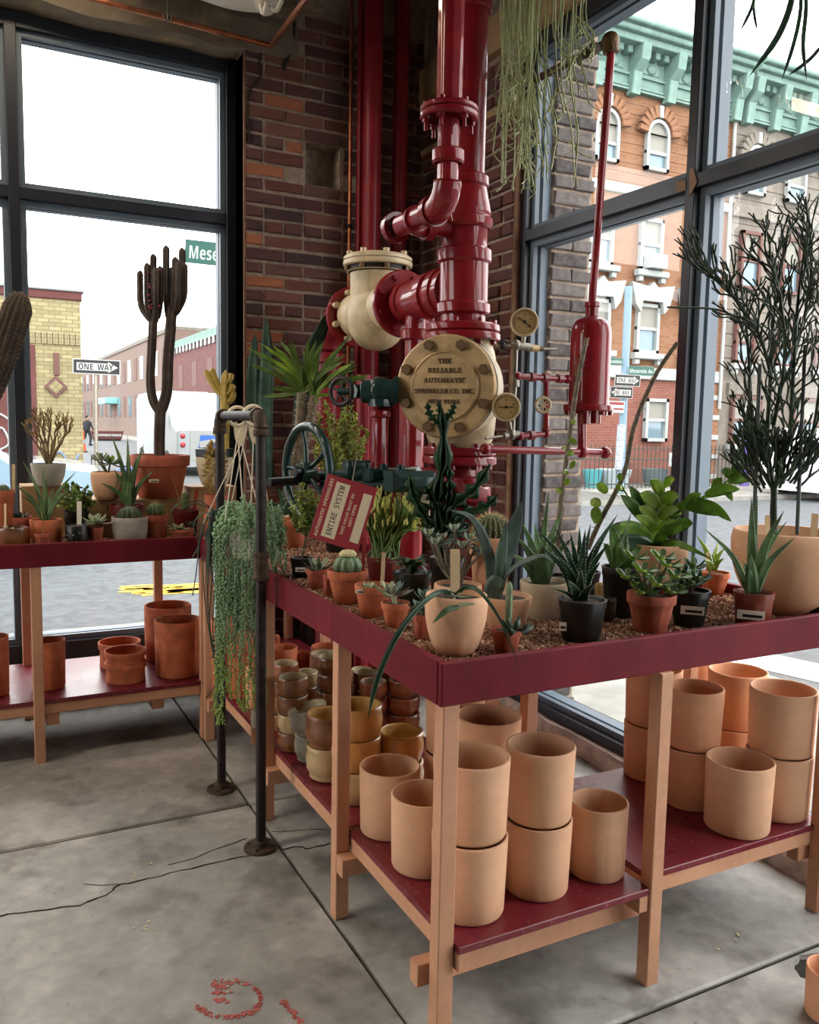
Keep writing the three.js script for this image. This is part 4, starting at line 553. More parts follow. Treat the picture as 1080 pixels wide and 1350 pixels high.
{ // white wrapped pipe elbow near the ceiling
  const d = 3.75, o = thing('wrapped_pipe', 'white plastic wrapped pipe with a folded elbow under the ceiling', 'pipe', at(340, 0, d)), L = (x, y, e = 0) => at(x, y, d + e).sub(o.position);
  M('pipe_cover', sweep([L(150, -62, -0.15), L(255, -32, -0.05), L(330, -12), L(352, -14), L(372, -40), L(376, -90)], (t) => 0.085 * (1 + 0.16 * Math.sin(t * 26) * (t > 0.45 ? 1 : 0.2)), { n: 40, m: 22 }), mat.whitePlastic, o);
  M('fold', [sweep([L(344, 6, -0.09), L(348, 18, -0.085), L(352, 4, -0.1)], 0.012, { n: 8, m: 8 }), sweep([L(356, 6, -0.09), L(364, 14, -0.085), L(372, 0, -0.1)], 0.010, { n: 8, m: 8 })], mat.whitePlastic, o);
}
// hanging valve sign
{
  const d = 2.52, c = at(452, 676, d), o = thing('valve_sign', 'tilted red and cream enamel sign reading AUTOMATIC SPRINKLERS ENTIRE SYSTEM', 'sign', c.clone()), k = d / F, w = 88 * k, h = 72 * k;
  const tx = canvasTex(512, 420, (x, W, H) => { x.fillStyle = '#8c1f2b'; x.fillRect(0, 0, W, H); x.fillStyle = '#cfc2a4'; x.font = 'bold 40px sans-serif'; x.textAlign = 'center'; x.fillText('AUTOMATIC SPRINKLERS', W / 2, 62, 470); x.fillRect(36, 90, 440, 118); x.fillStyle = '#1f1b18'; x.font = 'bold 62px monospace'; x.fillText('ENTIRE SYSTEM', W / 2, 170, 400); x.fillStyle = '#cfc2a4'; x.font = 'bold 34px sans-serif'; x.fillText('THIS VALVE MUST BE', W / 2, 262, 440); x.fillText('KEPT OPEN', W / 2, 306, 440); x.fillRect(60, 330, 390, 74); });
  const pl = M('plate', cbox(w, h, 0.003, 0.001), std({ color: 0x8c1f2b, roughness: 0.4 }), o), f = new THREE.Mesh(new THREE.PlaneGeometry(w * 0.985, h * 0.985), std({ map: tx, roughness: 0.4 })); f.name = 'print'; f.position.z = 0.0016; f.receiveShadow = true; pl.add(f);
  o.quaternion.copy(camera.quaternion); o.rotateZ((90 - 17) * D2R); o.rotateX(-0.25);
  M('hanger_wire', bar(V(w * 0.48, 0, 0), V(w * 0.48 + 0.10, 0.03, -0.05), 0.0015, 5), mat.steel, o);
}
{ const p = onY(384, 838, 0.0), q = onZ(383, 815, -3.95), g = ball(0.12, 3, 0.9, 1.9, 0.6), a = g.attributes.position; for (let i = 0; i < a.count; i++) { const k = 1 + 0.35 * (fbm(a.getX(i) * 1.7 + 0.5, a.getY(i) * 1.7 + a.getZ(i) + 0.5, 6, 411, 4) - 0.5); a.setXYZ(i, a.getX(i) * k, a.getY(i) * k, a.getZ(i) * k); } g.computeVertexNormals(); const o = M('rough_stone', g, std({ map: spot(0x2e2a27, 0x5b554e, 5, 412, 3), roughness: 1 })); o.position.set(1.62, 0.22, -4.165); tag(o, 'rough dark stone lump on the floor behind the pink shelf', 'stone'); }
// iron pipe rack
{
  const N = onY(344, 1118, 0), Fp = onY(292.5, 1041, 0), top = onX(355, 548, N.x).y, o = thing('pipe_rack', 'black iron pipe rack on floor flanges holding hanging baskets', 'rack', [N.x, 0, N.z]), r = 0.0165, post = (z, nm) => { M('post', lathe([[r, 0.0], [r, top - 0.03]], 20).translate(0, 0, z), mat.ironBlack, o); const f = part('floor_flange', o); M('plate', lathe([[0, 0], [0.055, 0], [0.056, 0.004], [0.053, 0.010], [0.03, 0.012], [0.026, 0.028], [r, 0.03]], 32, 0.5).translate(0, 0, z), mat.ironRust, f); boltsRound(f, 'screw', V(0, 0.010, z), UP, 0.04, 4, 0.006, 0.004, mat.ironBlack, 0.4); M('elbow', elbow(V(0, top, z), V(0, -1, 0), V(0, 0, z ? 1 : -1), r * 1.3, 0.04), mat.ironRust, o); M('elbow_band', [collar(0, z, top - 0.065, top - 0.04, r * 1.5, 0.003), along([[r, 0], [r * 1.5, 0], [r * 1.5, 0.022], [r, 0.022]], V(0, 0, z ? 1 : -1), V(0, top, z + (z ? 0.03 : -0.03)))], mat.ironRust, o); };
  post(0); post(Fp.z - N.z); M('crossbar', bar(V(0, top, -0.03), V(0, top, Fp.z - N.z + 0.03), r, 18), mat.ironBlack, o);
  const yc = onX(347, 752, N.x).y; M('coupling', [collar(0, 0, yc - 0.03, yc + 0.055, r * 1.35, 0.003), collar(0, 0, yc - 0.035, yc - 0.02, r * 1.75, 0.003), collar(0, 0, yc + 0.04, yc + 0.056, r * 1.6, 0.003)], mat.ironRust, o);
}

// ---------- plants ----------
const octa = new Float32Array(prep(new THREE.OctahedronGeometry(1, 0)).attributes.position.array);
function leafCloud(list, flat = 0.28, wide = 0.62) {                   // small fleshy leaves: [place, direction, length]
  const pos = new Float32Array(list.length * octa.length), nor = new Float32Array(pos.length), b = V(0, 0, 0), c = V(0, 0, 0); let o = 0;
  for (const [p, d, l] of list) {
    b.set(rr(-1, 1), rr(-1, 1), rr(-1, 1)).cross(d).normalize(); c.copy(d).cross(b);
    for (let i = 0; i < octa.length; i += 3) { const x = octa[i] * l / 2 + l / 2, y = octa[i + 1] * l / 2 * flat, z = octa[i + 2] * l / 2 * wide; pos[o++] = p.x + d.x * x + b.x * y + c.x * z; pos[o++] = p.y + d.y * x + b.y * y + c.y * z; pos[o++] = p.z + d.z * x + b.z * y + c.z * z; }
  }
  const g = new THREE.BufferGeometry(); g.setAttribute('position', new THREE.BufferAttribute(pos, 3)); g.computeVertexNormals(); return prep(g);
}
const rdir = (up = 0) => V(rr(-1, 1), rr(-1, 1) + up, rr(-1, 1)).normalize();
function potted(name, label, { kind = 'terra', m = mat.terra, b, rt, rb = rt * 0.75, h, ry, fill = 0.88, y = BED, group, z, soil = mat.soil }) {
  const p = z ? onZ(b[0], b[1], z).setY(y) : placeBase(b[0], b[1], rb, y), o = thing(name, label, 'potted plant', p, group), d = depth(p), k = d / F;
  if (ry) h = (onZ(b[0], ry, p.z).y - y) / k;
  potMesh(o, kind, m, rt * k, rb * k, h * k, fill); const sr = (kind === 'terra' || kind === 'plastic' ? rt * 0.86 : rt * 0.9) * k * 0.97;
  const sg = lathe([[0, 0.004], [sr * 0.6, 0.003], [sr, 0], [sr * 0.9, -0.004]], 24); sg.translate(0, fill * h * k, 0); M('soil', sg, soil, o);
  const c = { o, p, d, k, r: rt * k, H: h * k, top: V(0, fill * h * k, 0), L: (x, yy, e = 0) => at(x, yy, d + e).sub(o.position) };
  [c.cx, c.cy] = proj(c.top.clone().add(p)); return c;
}
const leafPx = (c, pts, w, m, o = {}) => M('leaf', blade(pts.map((p) => c.L(...p)), w * c.k, o), m, c.o);
function fan(c, tips, w, m, { s = null, teeth = 0, f = 'aloe', t = 0.3, gut = 0.22, bend = 0.4, sp = 0.35 } = {}) {   // leaves from the soil to tip pixels
  const s0 = s ?? [c.cx, c.cy];
  for (const [x, y, dd = 0, ww = w] of tips) {
    const a = c.L(s0[0] + (x - s0[0]) * 0.06, s0[1] + 2, dd * 0.06), e = c.L(x, y, dd), q = c.L(s0[0] + (x - s0[0]) * bend, s0[1] + (y - s0[1]) * 0.55, dd * bend), g = blade([a, q, e], ww * c.k, { f, t, gut, n: 10 }), lf = M('leaf', g, m, c.o);
    if (teeth) { const cv = curve([a, q, e]), sp = []; for (let i = 1; i < 14; i++) { const u = i / 15, T = cv.getTangent(u), S = T.clone().cross(AX.clone().negate()).normalize(), P = cv.getPoint(u), k = ww * c.k * WF[f](u); for (const z of [-1, 1]) sp.push([P.clone().addScaledVector(S, z * k * 0.97), S.clone().multiplyScalar(z).addScaledVector(T, 0.5).normalize(), teeth, teeth * 0.35]); } M('teeth', spikes(sp), mat.tooth, lf); }
  }
}
function rosette(c, ctr, n, len, w, m, { e0 = 0.15, e1 = 1.35, f = 'spoon', t = 0.35, gut = 0.15, droop = 0, ms = null } = {}) {
  for (let i = 0; i < n; i++) {
    const u = i / n, az = i * 2.39996, el = e0 + (e1 - e0) * Math.pow(u, 0.8), l = len * (1 - 0.55 * u), h = V(Math.cos(az), 0, Math.sin(az)), d = h.clone().multiplyScalar(Math.cos(el)).addScaledVector(UP, Math.sin(el)), a = ctr.clone().addScaledVector(h, len * 0.05), e = a.clone().addScaledVector(d, l), q = a.clone().addScaledVector(d, l * 0.5).addScaledVector(UP, -l * 0.08);
    e.addScaledVector(UP, -droop * l * (1 - u)); M('leaf', blade([a, q, e], w * (1 - 0.45 * u), { f, t, gut, n: 7, face: UP.clone().multiplyScalar(Math.cos(el)).addScaledVector(h, -Math.sin(el)) }), ms ? ms[i % ms.length] : m, c.o);
  }
}
function ballCactus(c, ctr, R, ribs, m, { sy = 1, len = 0.012, sm = mat.spine, per = 5, rows = 9, depthR = 0.22, rad = 0.0006 } = {}) {
  const H = R * sy * 2, prof = (t) => R * Math.pow(Math.max(0.0005, 1 - Math.pow(2 * t - 1, 2)), 0.5); M('stem', sweep([ctr.clone(), ctr.clone().add(V(0, H / 2, 0)), ctr.clone().add(V(0, H, 0))], prof, { n: 22, m: ribs * 4, rib: depthR, ribs }), m, c.o);
  const sp = []; for (let j = 0; j < ribs; j++) for (let i = 1; i <= rows; i++) { const t = 0.2 + 0.78 * i / rows, a = -j / ribs * 2 * PI, q = prof(t), h = V(Math.cos(a), 0, -Math.sin(a)), n = h.clone().multiplyScalar(Math.max(0.1, q / R)).addScaledVector(UP, (2 * t - 1)).normalize(), p = ctr.clone().addScaledVector(h, q * 0.99).add(V(0, H * t, 0)); for (let s = 0; s < per; s++) sp.push([p, n.clone().add(rdir().multiplyScalar(0.75)).normalize(), len * rr(0.6, 1.2)]); }
  M('spines', spikes(sp, rad), sm, c.o);
}
function column(c, pts, R, ribs, m, { n = 26, rib = 0.3, len = 0.008, step = 26, per = 3, sm = mat.spine, tip = 0.12, rad = 0.0006, nm = 'stem' } = {}) {
  const rf = (t) => R * Math.min(1, Math.pow(Math.max(0.002, (1 - t) / tip), 0.5)) * (t < 0.06 ? 0.85 + t * 2.5 : 1), g = sweep(pts, rf, { n, m: ribs * 4, rib, ribs }), o = M(nm, g, m, c.o), p = g.attributes.position, nn = g.attributes.normal, sp = [];
  if (len) { const cv = curve(pts); for (let i = 1; i < step; i++) { const t = i / step, P = cv.getPoint(t), T = cv.getTangent(t), X = T.clone().cross(V(0.31, 0.2, 0.93)).normalize(), Y = T.clone().cross(X); for (let j = 0; j < ribs; j++) { const a = j / ribs * 2 * PI + 0.2, d = X.clone().multiplyScalar(Math.cos(a)).addScaledVector(Y, Math.sin(a)); for (let s = 0; s < per; s++) sp.push([P.clone().addScaledVector(d, rf(t) * 0.9), d.clone().add(rdir().multiplyScalar(0.6)).normalize(), len * rr(0.6, 1.3)]); } } M('spines', spikes(sp, rad), sm, o); }
  return o;
}
function shrub(c, base, tips, leaf, m, { stemR = 0.0025, gap = 0.009, m2 = null, bare = 0.15, stemM = G.bark } = {}) {   // stems to tips, small leaves along them
  const st = [], lv = [], lv2 = [];
  for (const tp of tips) { const mid = base.clone().lerp(tp, 0.5).add(V(rr(-0.012, 0.012), rr(0, 0.02), rr(-0.012, 0.012))), cv = curve([base, mid, tp]), L = cv.getLength(), n = Math.floor(L / gap); st.push(sweep([base, mid, tp], (t) => stemR * (1.1 - 0.7 * t), { n: 6, m: 5 })); for (let i = 0; i < n; i++) { const t = bare + (1 - bare) * i / n, p = cv.getPoint(t); for (const s of [0, 1, 2]) { const d = rdir(0.3); (m2 && t > 0.6 ? lv2 : lv).push([p, d, leaf * rr(0.7, 1.25)]); } } }
  M('stems', st, stemM, c.o); M('foliage', leafCloud(lv), m, c.o); if (lv2.length) M('foliage', leafCloud(lv2), m2, c.o);
}
function twigs(list, p, d, len, r, lvl, opt) {                          // forking pencil-thin branches
  const e = p.clone().addScaledVector(d, len), q = p.clone().lerp(e, 0.5).add(rdir().multiplyScalar(len * opt.wig)); list[lvl ? 0 : 1].push(sweep([p, q, e], (t) => r * (1 - 0.25 * t), { n: 3, m: 5 }));
  if (lvl > 0) { const n = opt.n ?? 2; for (let i = 0; i < n; i++) { const dd = d.clone().add(rdir().multiplyScalar(opt.spread)).addScaledVector(UP, opt.up).normalize(); twigs(list, e, dd, len * opt.k * rr(0.8, 1.15), r * 0.88, lvl - 1, opt); } }
}
const stick = (c, x, y0, y1, wpx, m = mat.stick, x2 = x, dd = 0, nm = 'plant_label') => { const a = c.L(x, y1, dd), b = c.L(x2, y0, dd), g = cbox(wpx * c.k, b.distanceTo(a), 0.002, 0.0006), o = M(nm, g, m, c.o); o.position.copy(a).lerp(b, 0.5); o.quaternion.copy(camera.quaternion); o.rotateZ(Math.atan2(x - x2, -(y0 - y1)) ); o.rotateY(rr(-0.5, 0.5)); return o; };
const sticker = (c, x, y, w, h) => { const a = c.L(x, y, -c.r * 1.02), o = M('price_label', cbox(w * c.k, h * c.k, 0.0012, 0.0004), mat.paper, c.o, 'white price label'); o.position.copy(a); o.rotation.y = Math.atan2(-(a.x + c.p.x), -(a.z + c.p.z)) + PI * 0; const t = M('print', box(-w * c.k * 0.3, w * c.k * 0.42, -h * c.k * 0.25, h * c.k * 0.05, 0.0006, 0.0008), mat.ironBlack, o); return o; };

// --- window bench, from the far end ---
const GL = 'plants on the window bench';
const block = (label, x0, x1, yTop, z0, z1) => { const a = onZ(x0, yTop, z0), b = onZ(x1, yTop, z0), o = M('wooden_riser', bx(a.x, b.x, BED + 0.002, a.y, z1, z0, 0.003), mat.riser); tag(o, label, 'riser', 'wooden plant risers'); return a.y; };
const r1 = block('wooden riser block under the grey pot with bare branches', 28, 92, 641, -3.97, -4.15), r2 = block('wooden riser block under the cream bowl and the big terracotta pot', 112, 248, 660, -3.93, -4.16), r3 = block('wooden riser block under the yellow crested cactus', 250, 312, 642, -3.93, -4.12);
let c;
c = potted('column_cactus', 'fat spiny column cactus leaning by the window mullion', { m: mat.terraDark, b: [-62, 668], z: -3.95, rt: 32, rb: 25, h: 60, group: GL });
column(c, [[-62, 612], [-48, 575], [-12, 505], [12, 440], [30, 384]].map((p) => c.L(...p)), 19 * c.k, 15, G.cactusDark, { n: 40, rib: 0.2, len: 0.014, step: 46, per: 4, rad: 0.0005, tip: 0.1 });
c = potted('small_cactus', 'small terracotta pot with a wooden marker at the mullion foot', { m: mat.terra, b: [5, 664], z: -3.8, ry: 646, rt: 13, rb: 10, h: 19, group: GL }); ballCactus(c, c.top, 8 * c.k, 9, G.cactus, { len: 0.006, rows: 5, per: 3 }); stick(c, 18, 612, 650, 4);
c = potted('bare_branch_plant', 'bonsai like plant with bare tan branches in a grey pot', { kind: 'bowl', m: mat.greyPot, b: [64.5, 641], rt: 22, rb: 15, h: 29, y: r1 + 0.001, group: GL });
{ const l = [[], []]; for (const [x, y] of [[35, 560], [42, 535], [55, 545], [66, 532], [80, 545], [96, 552], [88, 566], [72, 560], [50, 575]]) { const a = c.L(64 + (x - 64) * 0.1, 611, rr(-0.01, 0.01)), b = c.L(64 + (x - 64) * 0.55, 611 + (y - 611) * 0.5, rr(-0.05, 0.05)); l[0].push(sweep([a, a.clone().lerp(b, 0.5).add(V(rr(-0.01, 0.01), 0.01, 0)), b], 0.005, { n: 4, m: 6 })); for (let i = 0; i < 3; i++) twigs(l, b, c.L(x + rr(-12, 12), y, rr(-0.05, 0.05)).sub(b).normalize(), 0.055, 0.0032, 2, { wig: 0.2, spread: 0.55, up: 0.25, k: 0.7 }); } M('branches', l[0], std({ map: spot(0x6f5a40, 0x9a8460, 8, 431, 8), roughness: 0.9 }), c.o); M('twigs', l[1], G.straw, c.o); }
c = potted('aloe', 'pale green aloe in a straight terracotta pot', { kind: 'cyl', m: mat.terra, b: [61, 713], z: -3.745, ry: 684, rt: 20, rb: 18, h: 29, group: GL }); fan(c, [[12, 634, -0.02], [30, 608, 0.03], [61, 630, -0.05], [101, 621, 0.04], [92, 646, -0.06], [44, 640, -0.08], [27, 652, 0.02], [72, 640, 0.05], [56, 618, 0.06]], 3.7, G.aloe, { s: [60, 684] });
c = potted('dark_succulent', 'dark leaved succulent in a terracotta pot behind the glazed bowl', { m: mat.terraDark, b: [25, 704], z: -3.82, ry: 681, rt: 17, rb: 13, h: 25, group: GL }); rosette(c, c.top, 16, 0.06, 0.012, G.aloeDark, { f: 'lance' });
c = potted('glazed_bowl_plant', 'glossy brown bowl of soil with two wooden markers', { kind: 'bowl', m: mat.glazeBrown, b: [17, 716], z: -3.68, ry: 695, rt: 20, rb: 15, h: 21, group: GL }); stick(c, 7, 664, 696, 4); stick(c, -3, 668, 696, 4, mat.paper); rosette(c, c.top, 6, 0.02, 0.006, G.pale);
c = potted('seedling_pot', 'tiny dark terracotta pot with a withered sprout', { m: mat.terraDark, b: [56.5, 716], z: -3.645, ry: 703, rt: 10, rb: 8, h: 14, group: GL }); rosette(c, c.top, 5, 0.018, 0.004, G.pale, { f: 'lance' }); M('sprout', sweep([c.top.clone(), c.top.clone().add(V(0.004, 0.05, 0)), c.top.clone().add(V(-0.004, 0.1, 0))], 0.0018, { m: 5 }), G.straw, c.o);
c = potted('jade_plant', 'bushy jade plant in a black pot behind the sleeve pot', { kind: 'plastic', m: mat.blackPlastic, b: [101, 694], z: -3.84, ry: 673, rt: 16, rb: 13, h: 24, group: GL });
shrub(c, c.top, [[76, 650], [84, 640], [94, 637], [104, 640], [114, 642], [124, 650], [128, 660], [73, 664], [100, 652], [112, 658], [90, 660]].map(([x, y]) => c.L(x, y, rr(-0.05, 0.05))), 0.034, G.tinyDark, { gap: 0.016, stemR: 0.004 });
c = potted('sleeve_pot', 'black sleeved pot of soil with a white marker stick', { kind: 'cyl', m: mat.blackPlastic, b: [102, 714], z: -3.67, ry: 692, rt: 15, rb: 14, h: 22, fill: 0.93, group: GL }); stick(c, 104.5, 661, 692, 6, mat.paper); M('sleeve_marks', Array.from({ length: 14 }, (_, i) => { const a = -2.4 + rr(-1.1, 1.1) + PI, h = rr(0.2, 0.85) * c.H; return ball(0.004, 0, rr(0.6, 1.6), rr(0.5, 1), 0.6).translate(-Math.sin(a) * c.r * 1.0, h, Math.cos(a) * c.r * 1.0); }), std({ color: 0x8b8d88, roughness: 0.8 }), c.o);
c = potted('ghost_rosette', 'pale star shaped rosette in a small dark red pot', { m: mat.terraDark, b: [127, 712], z: -3.68, ry: 695, rt: 9.5, rb: 7.5, h: 17, group: GL }); M('stem', sweep([c.top, c.top.clone().add(V(0, 0.03, 0))], 0.004, { m: 6 }), G.bark, c.o); rosette(c, c.top.clone().add(V(0, 0.03, 0)), 16, 0.07, 0.013, G.pale, { f: 'lance', e0: 0.0, t: 0.3 });
c = potted('succulent_bowl', 'loose pale succulent in a cream bowl on the riser', { kind: 'egg', m: mat.tan, b: [143, 660], rt: 21, rb: 15, h: 37, y: r2 + 0.001, group: GL }); rosette(c, c.top.clone().add(V(0.01, 0.05, 0)), 16, 0.075, 0.016, G.bright, { e0: -0.1, ms: [G.aloe, G.pale, G.bright] }); rosette(c, c.top.clone().add(V(-0.03, 0.07, 0.01)), 12, 0.06, 0.014, G.pale, { e0: 0 }); M('stem', [sweep([c.top, c.top.clone().add(V(0.01, 0.05, 0))], 0.004), sweep([c.top, c.top.clone().add(V(-0.03, 0.07, 0.01))], 0.004)], G.bark, c.o); leafPx(c, [[140, 621], [122, 600], [121, 618]], 2, G.aloe);
c = potted('candelabra_cactus', 'tall dark candelabra cactus in a big terracotta pot', { kind: 'terra', m: mat.terraBig, b: [211, 658], rt: 39, rb: 27, h: 56, y: r2 + 0.001, group: GL });
{ const A = (pts, w, o = {}) => column(c, pts.map((p) => c.L(...p)), w * c.k, 5, G.candel, { n: 22, rib: 0.42, len: 0.0035, step: 46, per: 1, sm: mat.spineDark, rad: 0.0012, tip: 0.07, ...o });
  A([[210, 604], [210, 575], [211, 545], [212, 530]], 7.5, { tip: 0.03, nm: 'trunk' }); A([[212, 545], [203, 530], [199, 508], [200, 470], [203, 412]], 6.2, { tip: 0.04 }); A([[211, 545], [219, 520], [221, 480], [224, 440], [227, 400]], 7.4, { tip: 0.04 });
  for (const [x, y, bx_, by, d] of [[185, 356, 200, 424, 0.02], [194, 346, 200, 424, -0.02], [202, 334, 203, 420, 0.04], [211, 350, 207, 420, -0.04], [206, 352, 205, 425, -0.06]]) A([[bx_, by], [bx_ + (x - bx_) * 0.85, by - (by - y) * 0.28, d * 0.7], [x, y + 20, d], [x, y, d]], 4.6);
  for (const [x, y, bx_, by, d] of [[219, 323, 222, 418, 0.02], [231, 338, 226, 415, -0.02], [240, 326, 230, 415, 0.03], [235, 345, 229, 416, -0.05], [226, 352, 225, 416, 0.06], [243, 346, 231, 414, -0.02]]) A([[bx_, by], [bx_ + (x - bx_) * 0.85, by - (by - y) * 0.3, d * 0.7], [x, y + 20, d], [x, y, d]], 4.8);
  M('flower_buds', Array.from({ length: 26 }, () => ball(rr(0.003, 0.006), 1).translate(...c.L(rr(196, 212), rr(356, 412), -0.05).toArray())), std({ color: 0x8a2a4a, roughness: 0.6 }), c.o, 'tiny crimson buds'); sticker(c, 203, 634, 12, 4); }
c = potted('tall_aloe', 'tall upright green aloe in a dark red pot', { kind: 'plastic', m: mat.redPlastic, b: [167, 690], z: -3.84, ry: 665, rt: 22, rb: 17, h: 30, group: GL }); fan(c, [[146, 571, 0.04], [168, 574, 0.06], [190, 585, 0.03], [204, 619, -0.02], [132, 636, -0.05], [181, 600, -0.04], [158, 600, -0.05], [173, 615, -0.08], [150, 618, -0.02]], 4.4, G.aloe, { s: [170, 664] });
c = potted('round_cactus', 'round ribbed cactus filling a thick grey pot', { kind: 'bowl', m: mat.greyPot, b: [172, 711], z: -3.7, ry: 681, rt: 23.5, rb: 19, h: 30, group: GL }); ballCactus(c, c.top.clone().add(V(0, -0.03, 0)), 16 * c.k, 13, G.cactus, { sy: 0.85, len: 0.009, sm: mat.spineDark });
c = potted('golden_cactus', 'small ball cactus with golden spines in a brown pot', { m: mat.terraDark, b: [206, 705], z: -3.71, ry: 678, rt: 16, rb: 12.5, h: 27, group: GL }); ballCactus(c, c.top.clone().add(V(0, -0.01, 0)), 12.5 * c.k, 12, G.cactus, { sy: 0.9, len: 0.02, rows: 8, per: 4, sm: G.straw });
c = potted('low_rosette', 'flat pale green rosette in a low red pot', { m: mat.terraDark, b: [241, 709], z: -3.68, ry: 697, rt: 16, rb: 13, h: 13, group: GL }); rosette(c, c.top.clone().add(c.L(232, 692).sub(c.L(241, 692))).add(V(0, 0.012, 0.02)), 9, 0.055, 0.014, G.pale, { e0: 0, e1: 0.8 }); rosette(c, c.top.clone().add(V(0.04, 0.02, 0)), 14, 0.04, 0.006, G.grey, { f: 'lance' });
c = potted('finger_cactus', 'short finger cactus in a wide red pot with a red tag', { kind: 'plastic', m: mat.redPlastic, b: [245, 686], z: -3.83, ry: 672, rt: 17, rb: 13, h: 15, group: GL }); column(c, [c.L(244, 672), c.L(244, 660), c.L(244, 649)], 4.5 * c.k, 9, G.cactus, { rib: 0.15, len: 0.005, n: 14 }); stick(c, 256, 645, 672, 4, mat.redTag, 260); M('shoot', sweep([c.L(240, 670), c.L(233, 648), c.L(226, 627)], 0.002, { m: 5 }), G.straw, c.o);
c = potted('zebra_plant', 'small dark zebra leaved plant in a terracotta pot', { m: mat.terra, b: [283, 690], z: -3.65, ry: 676, rt: 14, rb: 11, h: 20, group: GL }); rosette(c, c.top, 18, 0.055, 0.008, G.haw, { f: 'aloe', e0: 0.3 }); stick(c, 295, 640, 672, 3.5, mat.paper);
c = potted('crested_cactus', 'yellow crested cactus in a cream pot with a green rim', { kind: 'egg', m: mat.cream, b: [283, 643], rt: 23, rb: 14, h: 50, y: r3 + 0.001, group: GL }); M('rim_band', lathe([[c.r * 1.0, c.H * 0.78], [c.r * 1.05, c.H * 0.8], [c.r * 1.06, c.H * 1.0], [c.r * 0.98, c.H * 1.02], [c.r * 0.95, c.H * 0.9]], 36), mat.darkGreenPlastic, c.o);
{ const A = (pts, w, r = 4) => column(c, pts.map((p) => c.L(...p)), w * c.k, r, G.yellow, { n: 16, rib: 0.4, len: 0.003, per: 1, step: 20, rad: 0.001 }); A([[296, 596], [297, 560], [296, 520], [298, 487]], 6); A([[294, 522], [286, 514], [277, 500], [270, 487]], 4.2); A([[294, 518], [287, 506], [282, 494], [279, 485]], 4); A([[296, 580], [288, 575], [282, 566]], 4); A([[298, 520], [304, 516], [307, 506]], 5); A([[299, 530], [305, 526], [308, 515]], 4.6); A([[298, 505], [303, 500], [305, 492]], 4.5); }
c = potted('feather_plant', 'straw coloured feathery succulent in a small terracotta pot', { m: mat.terra, b: [285, 672], z: -3.74, ry: 652, rt: 15, rb: 12, h: 24, group: GL }); { const lv = [], lw = []; for (let i = 0; i < 420; i++) { const t = rnd(), a = rr(0, 6.28), R = 15 * Math.sin(PI * (0.12 + 0.8 * t)) * c.k, p = c.L(283, 650).lerp(c.L(284, 584), t), d = V(Math.cos(a), rr(-0.1, 0.6), Math.sin(a)).normalize(); (i % 3 ? lv : lw).push([p.addScaledVector(d, R * rr(0.3, 0.9)), d, 0.026 * rr(0.6, 1.2)]); } M('foliage', leafCloud(lv, 0.3, 0.3), G.straw, c.o); M('foliage', leafCloud(lw, 0.3, 0.3), G.yellow, c.o); M('stem', sweep([c.top, c.L(284, 584)], 0.003, { m: 6 }), G.bark, c.o); }

// --- back of the corner bench ---
const GB = 'plants along the bench behind the pipe rack';
c = potted('snake_plant', 'snake plant with two broad upright leaves against the brick', { kind: 'plastic', m: mat.blackPlastic, b: [352, 676], z: -3.8, rt: 22, rb: 17, h: 38, group: GB });
leafPx(c, [[342, 640, 0.02], [334, 560, 0.02], [333, 490, 0.03], [337, 439, 0.03]], 8.5, G.snake, { f: 'oval', t: 0.1, gut: 0.2, n: 16 }); leafPx(c, [[354, 640], [350, 560], [352, 480], [351, 418]], 10, G.snake, { f: 'oval', t: 0.1, gut: 0.22, n: 16 }); leafPx(c, [[360, 640, 0.05], [345, 520, 0.06], [344, 470, 0.06]], 7, G.snakeDark, { f: 'lance', t: 0.1 });
c = potted('dark_snake_plant', 'single dark pointed snake plant leaf before the check valve', { kind: 'plastic', m: mat.darkGreenPlastic, b: [392, 664], z: -3.72, rt: 15, rb: 12, h: 24, group: GB }); leafPx(c, [[392, 640], [398, 540], [412, 465], [439, 404]], 12, G.snakeDark, { f: 'oval', t: 0.08, gut: 0.15, twist: 0.2, n: 16 });
c = potted('spiny_palm', 'madagascar palm with a spiny trunk and long narrow leaves', { kind: 'terra', m: mat.terra, b: [383, 690], z: -3.4, rt: 24, rb: 18, h: 36, group: GB });
{ const trunk = (pts, r0, r1) => { const P = pts.map((p) => c.L(...p)), cv = curve(P), sp = []; M('trunk', sweep(P, (t) => (r0 + (r1 - r0) * t) * c.k, { n: 18, m: 10 }), G.barkGrey, c.o); for (let i = 0; i < 280; i++) { const t = rnd(), p = cv.getPoint(t), d = rdir(); sp.push([p.addScaledVector(d, (r0 + (r1 - r0) * t) * c.k * 0.9), d, rr(0.014, 0.03)]); } M('spines', spikes(sp, 0.0015), mat.paleSpine, c.o); };
  trunk([[383, 655], [388, 610], [395, 570], [398, 518]], 9, 6.8); trunk([[386, 650], [398, 590], [410, 550], [414, 522]], 8, 5.6);
  const tips = [[343, 452], [345, 475], [368, 448], [380, 451], [400, 462], [428, 448], [461, 443], [454, 470], [465, 478], [488, 497], [440, 480], [366, 512], [352, 470], [415, 452], [448, 460], [474, 480], [436, 520], [390, 470], [420, 470], [375, 490], [404, 456], [455, 490]]; tips.concat(tips.map(([x, y]) => [x + rr(-22, 22), y + rr(-10, 22)])).forEach(([x, y], i) => { const s = i % 2 ? [400, 518] : [414, 522], dd = rr(-0.12, 0.06); leafPx(c, [[s[0], s[1], 0], [s[0] + (x - s[0]) * 0.5, s[1] + (y - s[1]) * 0.62, dd * 0.5], [x, y, dd]], 2.7, i % 4 ? G.palm : G.bright, { f: 'strap', t: 0.12, gut: 0.35 }); }); }
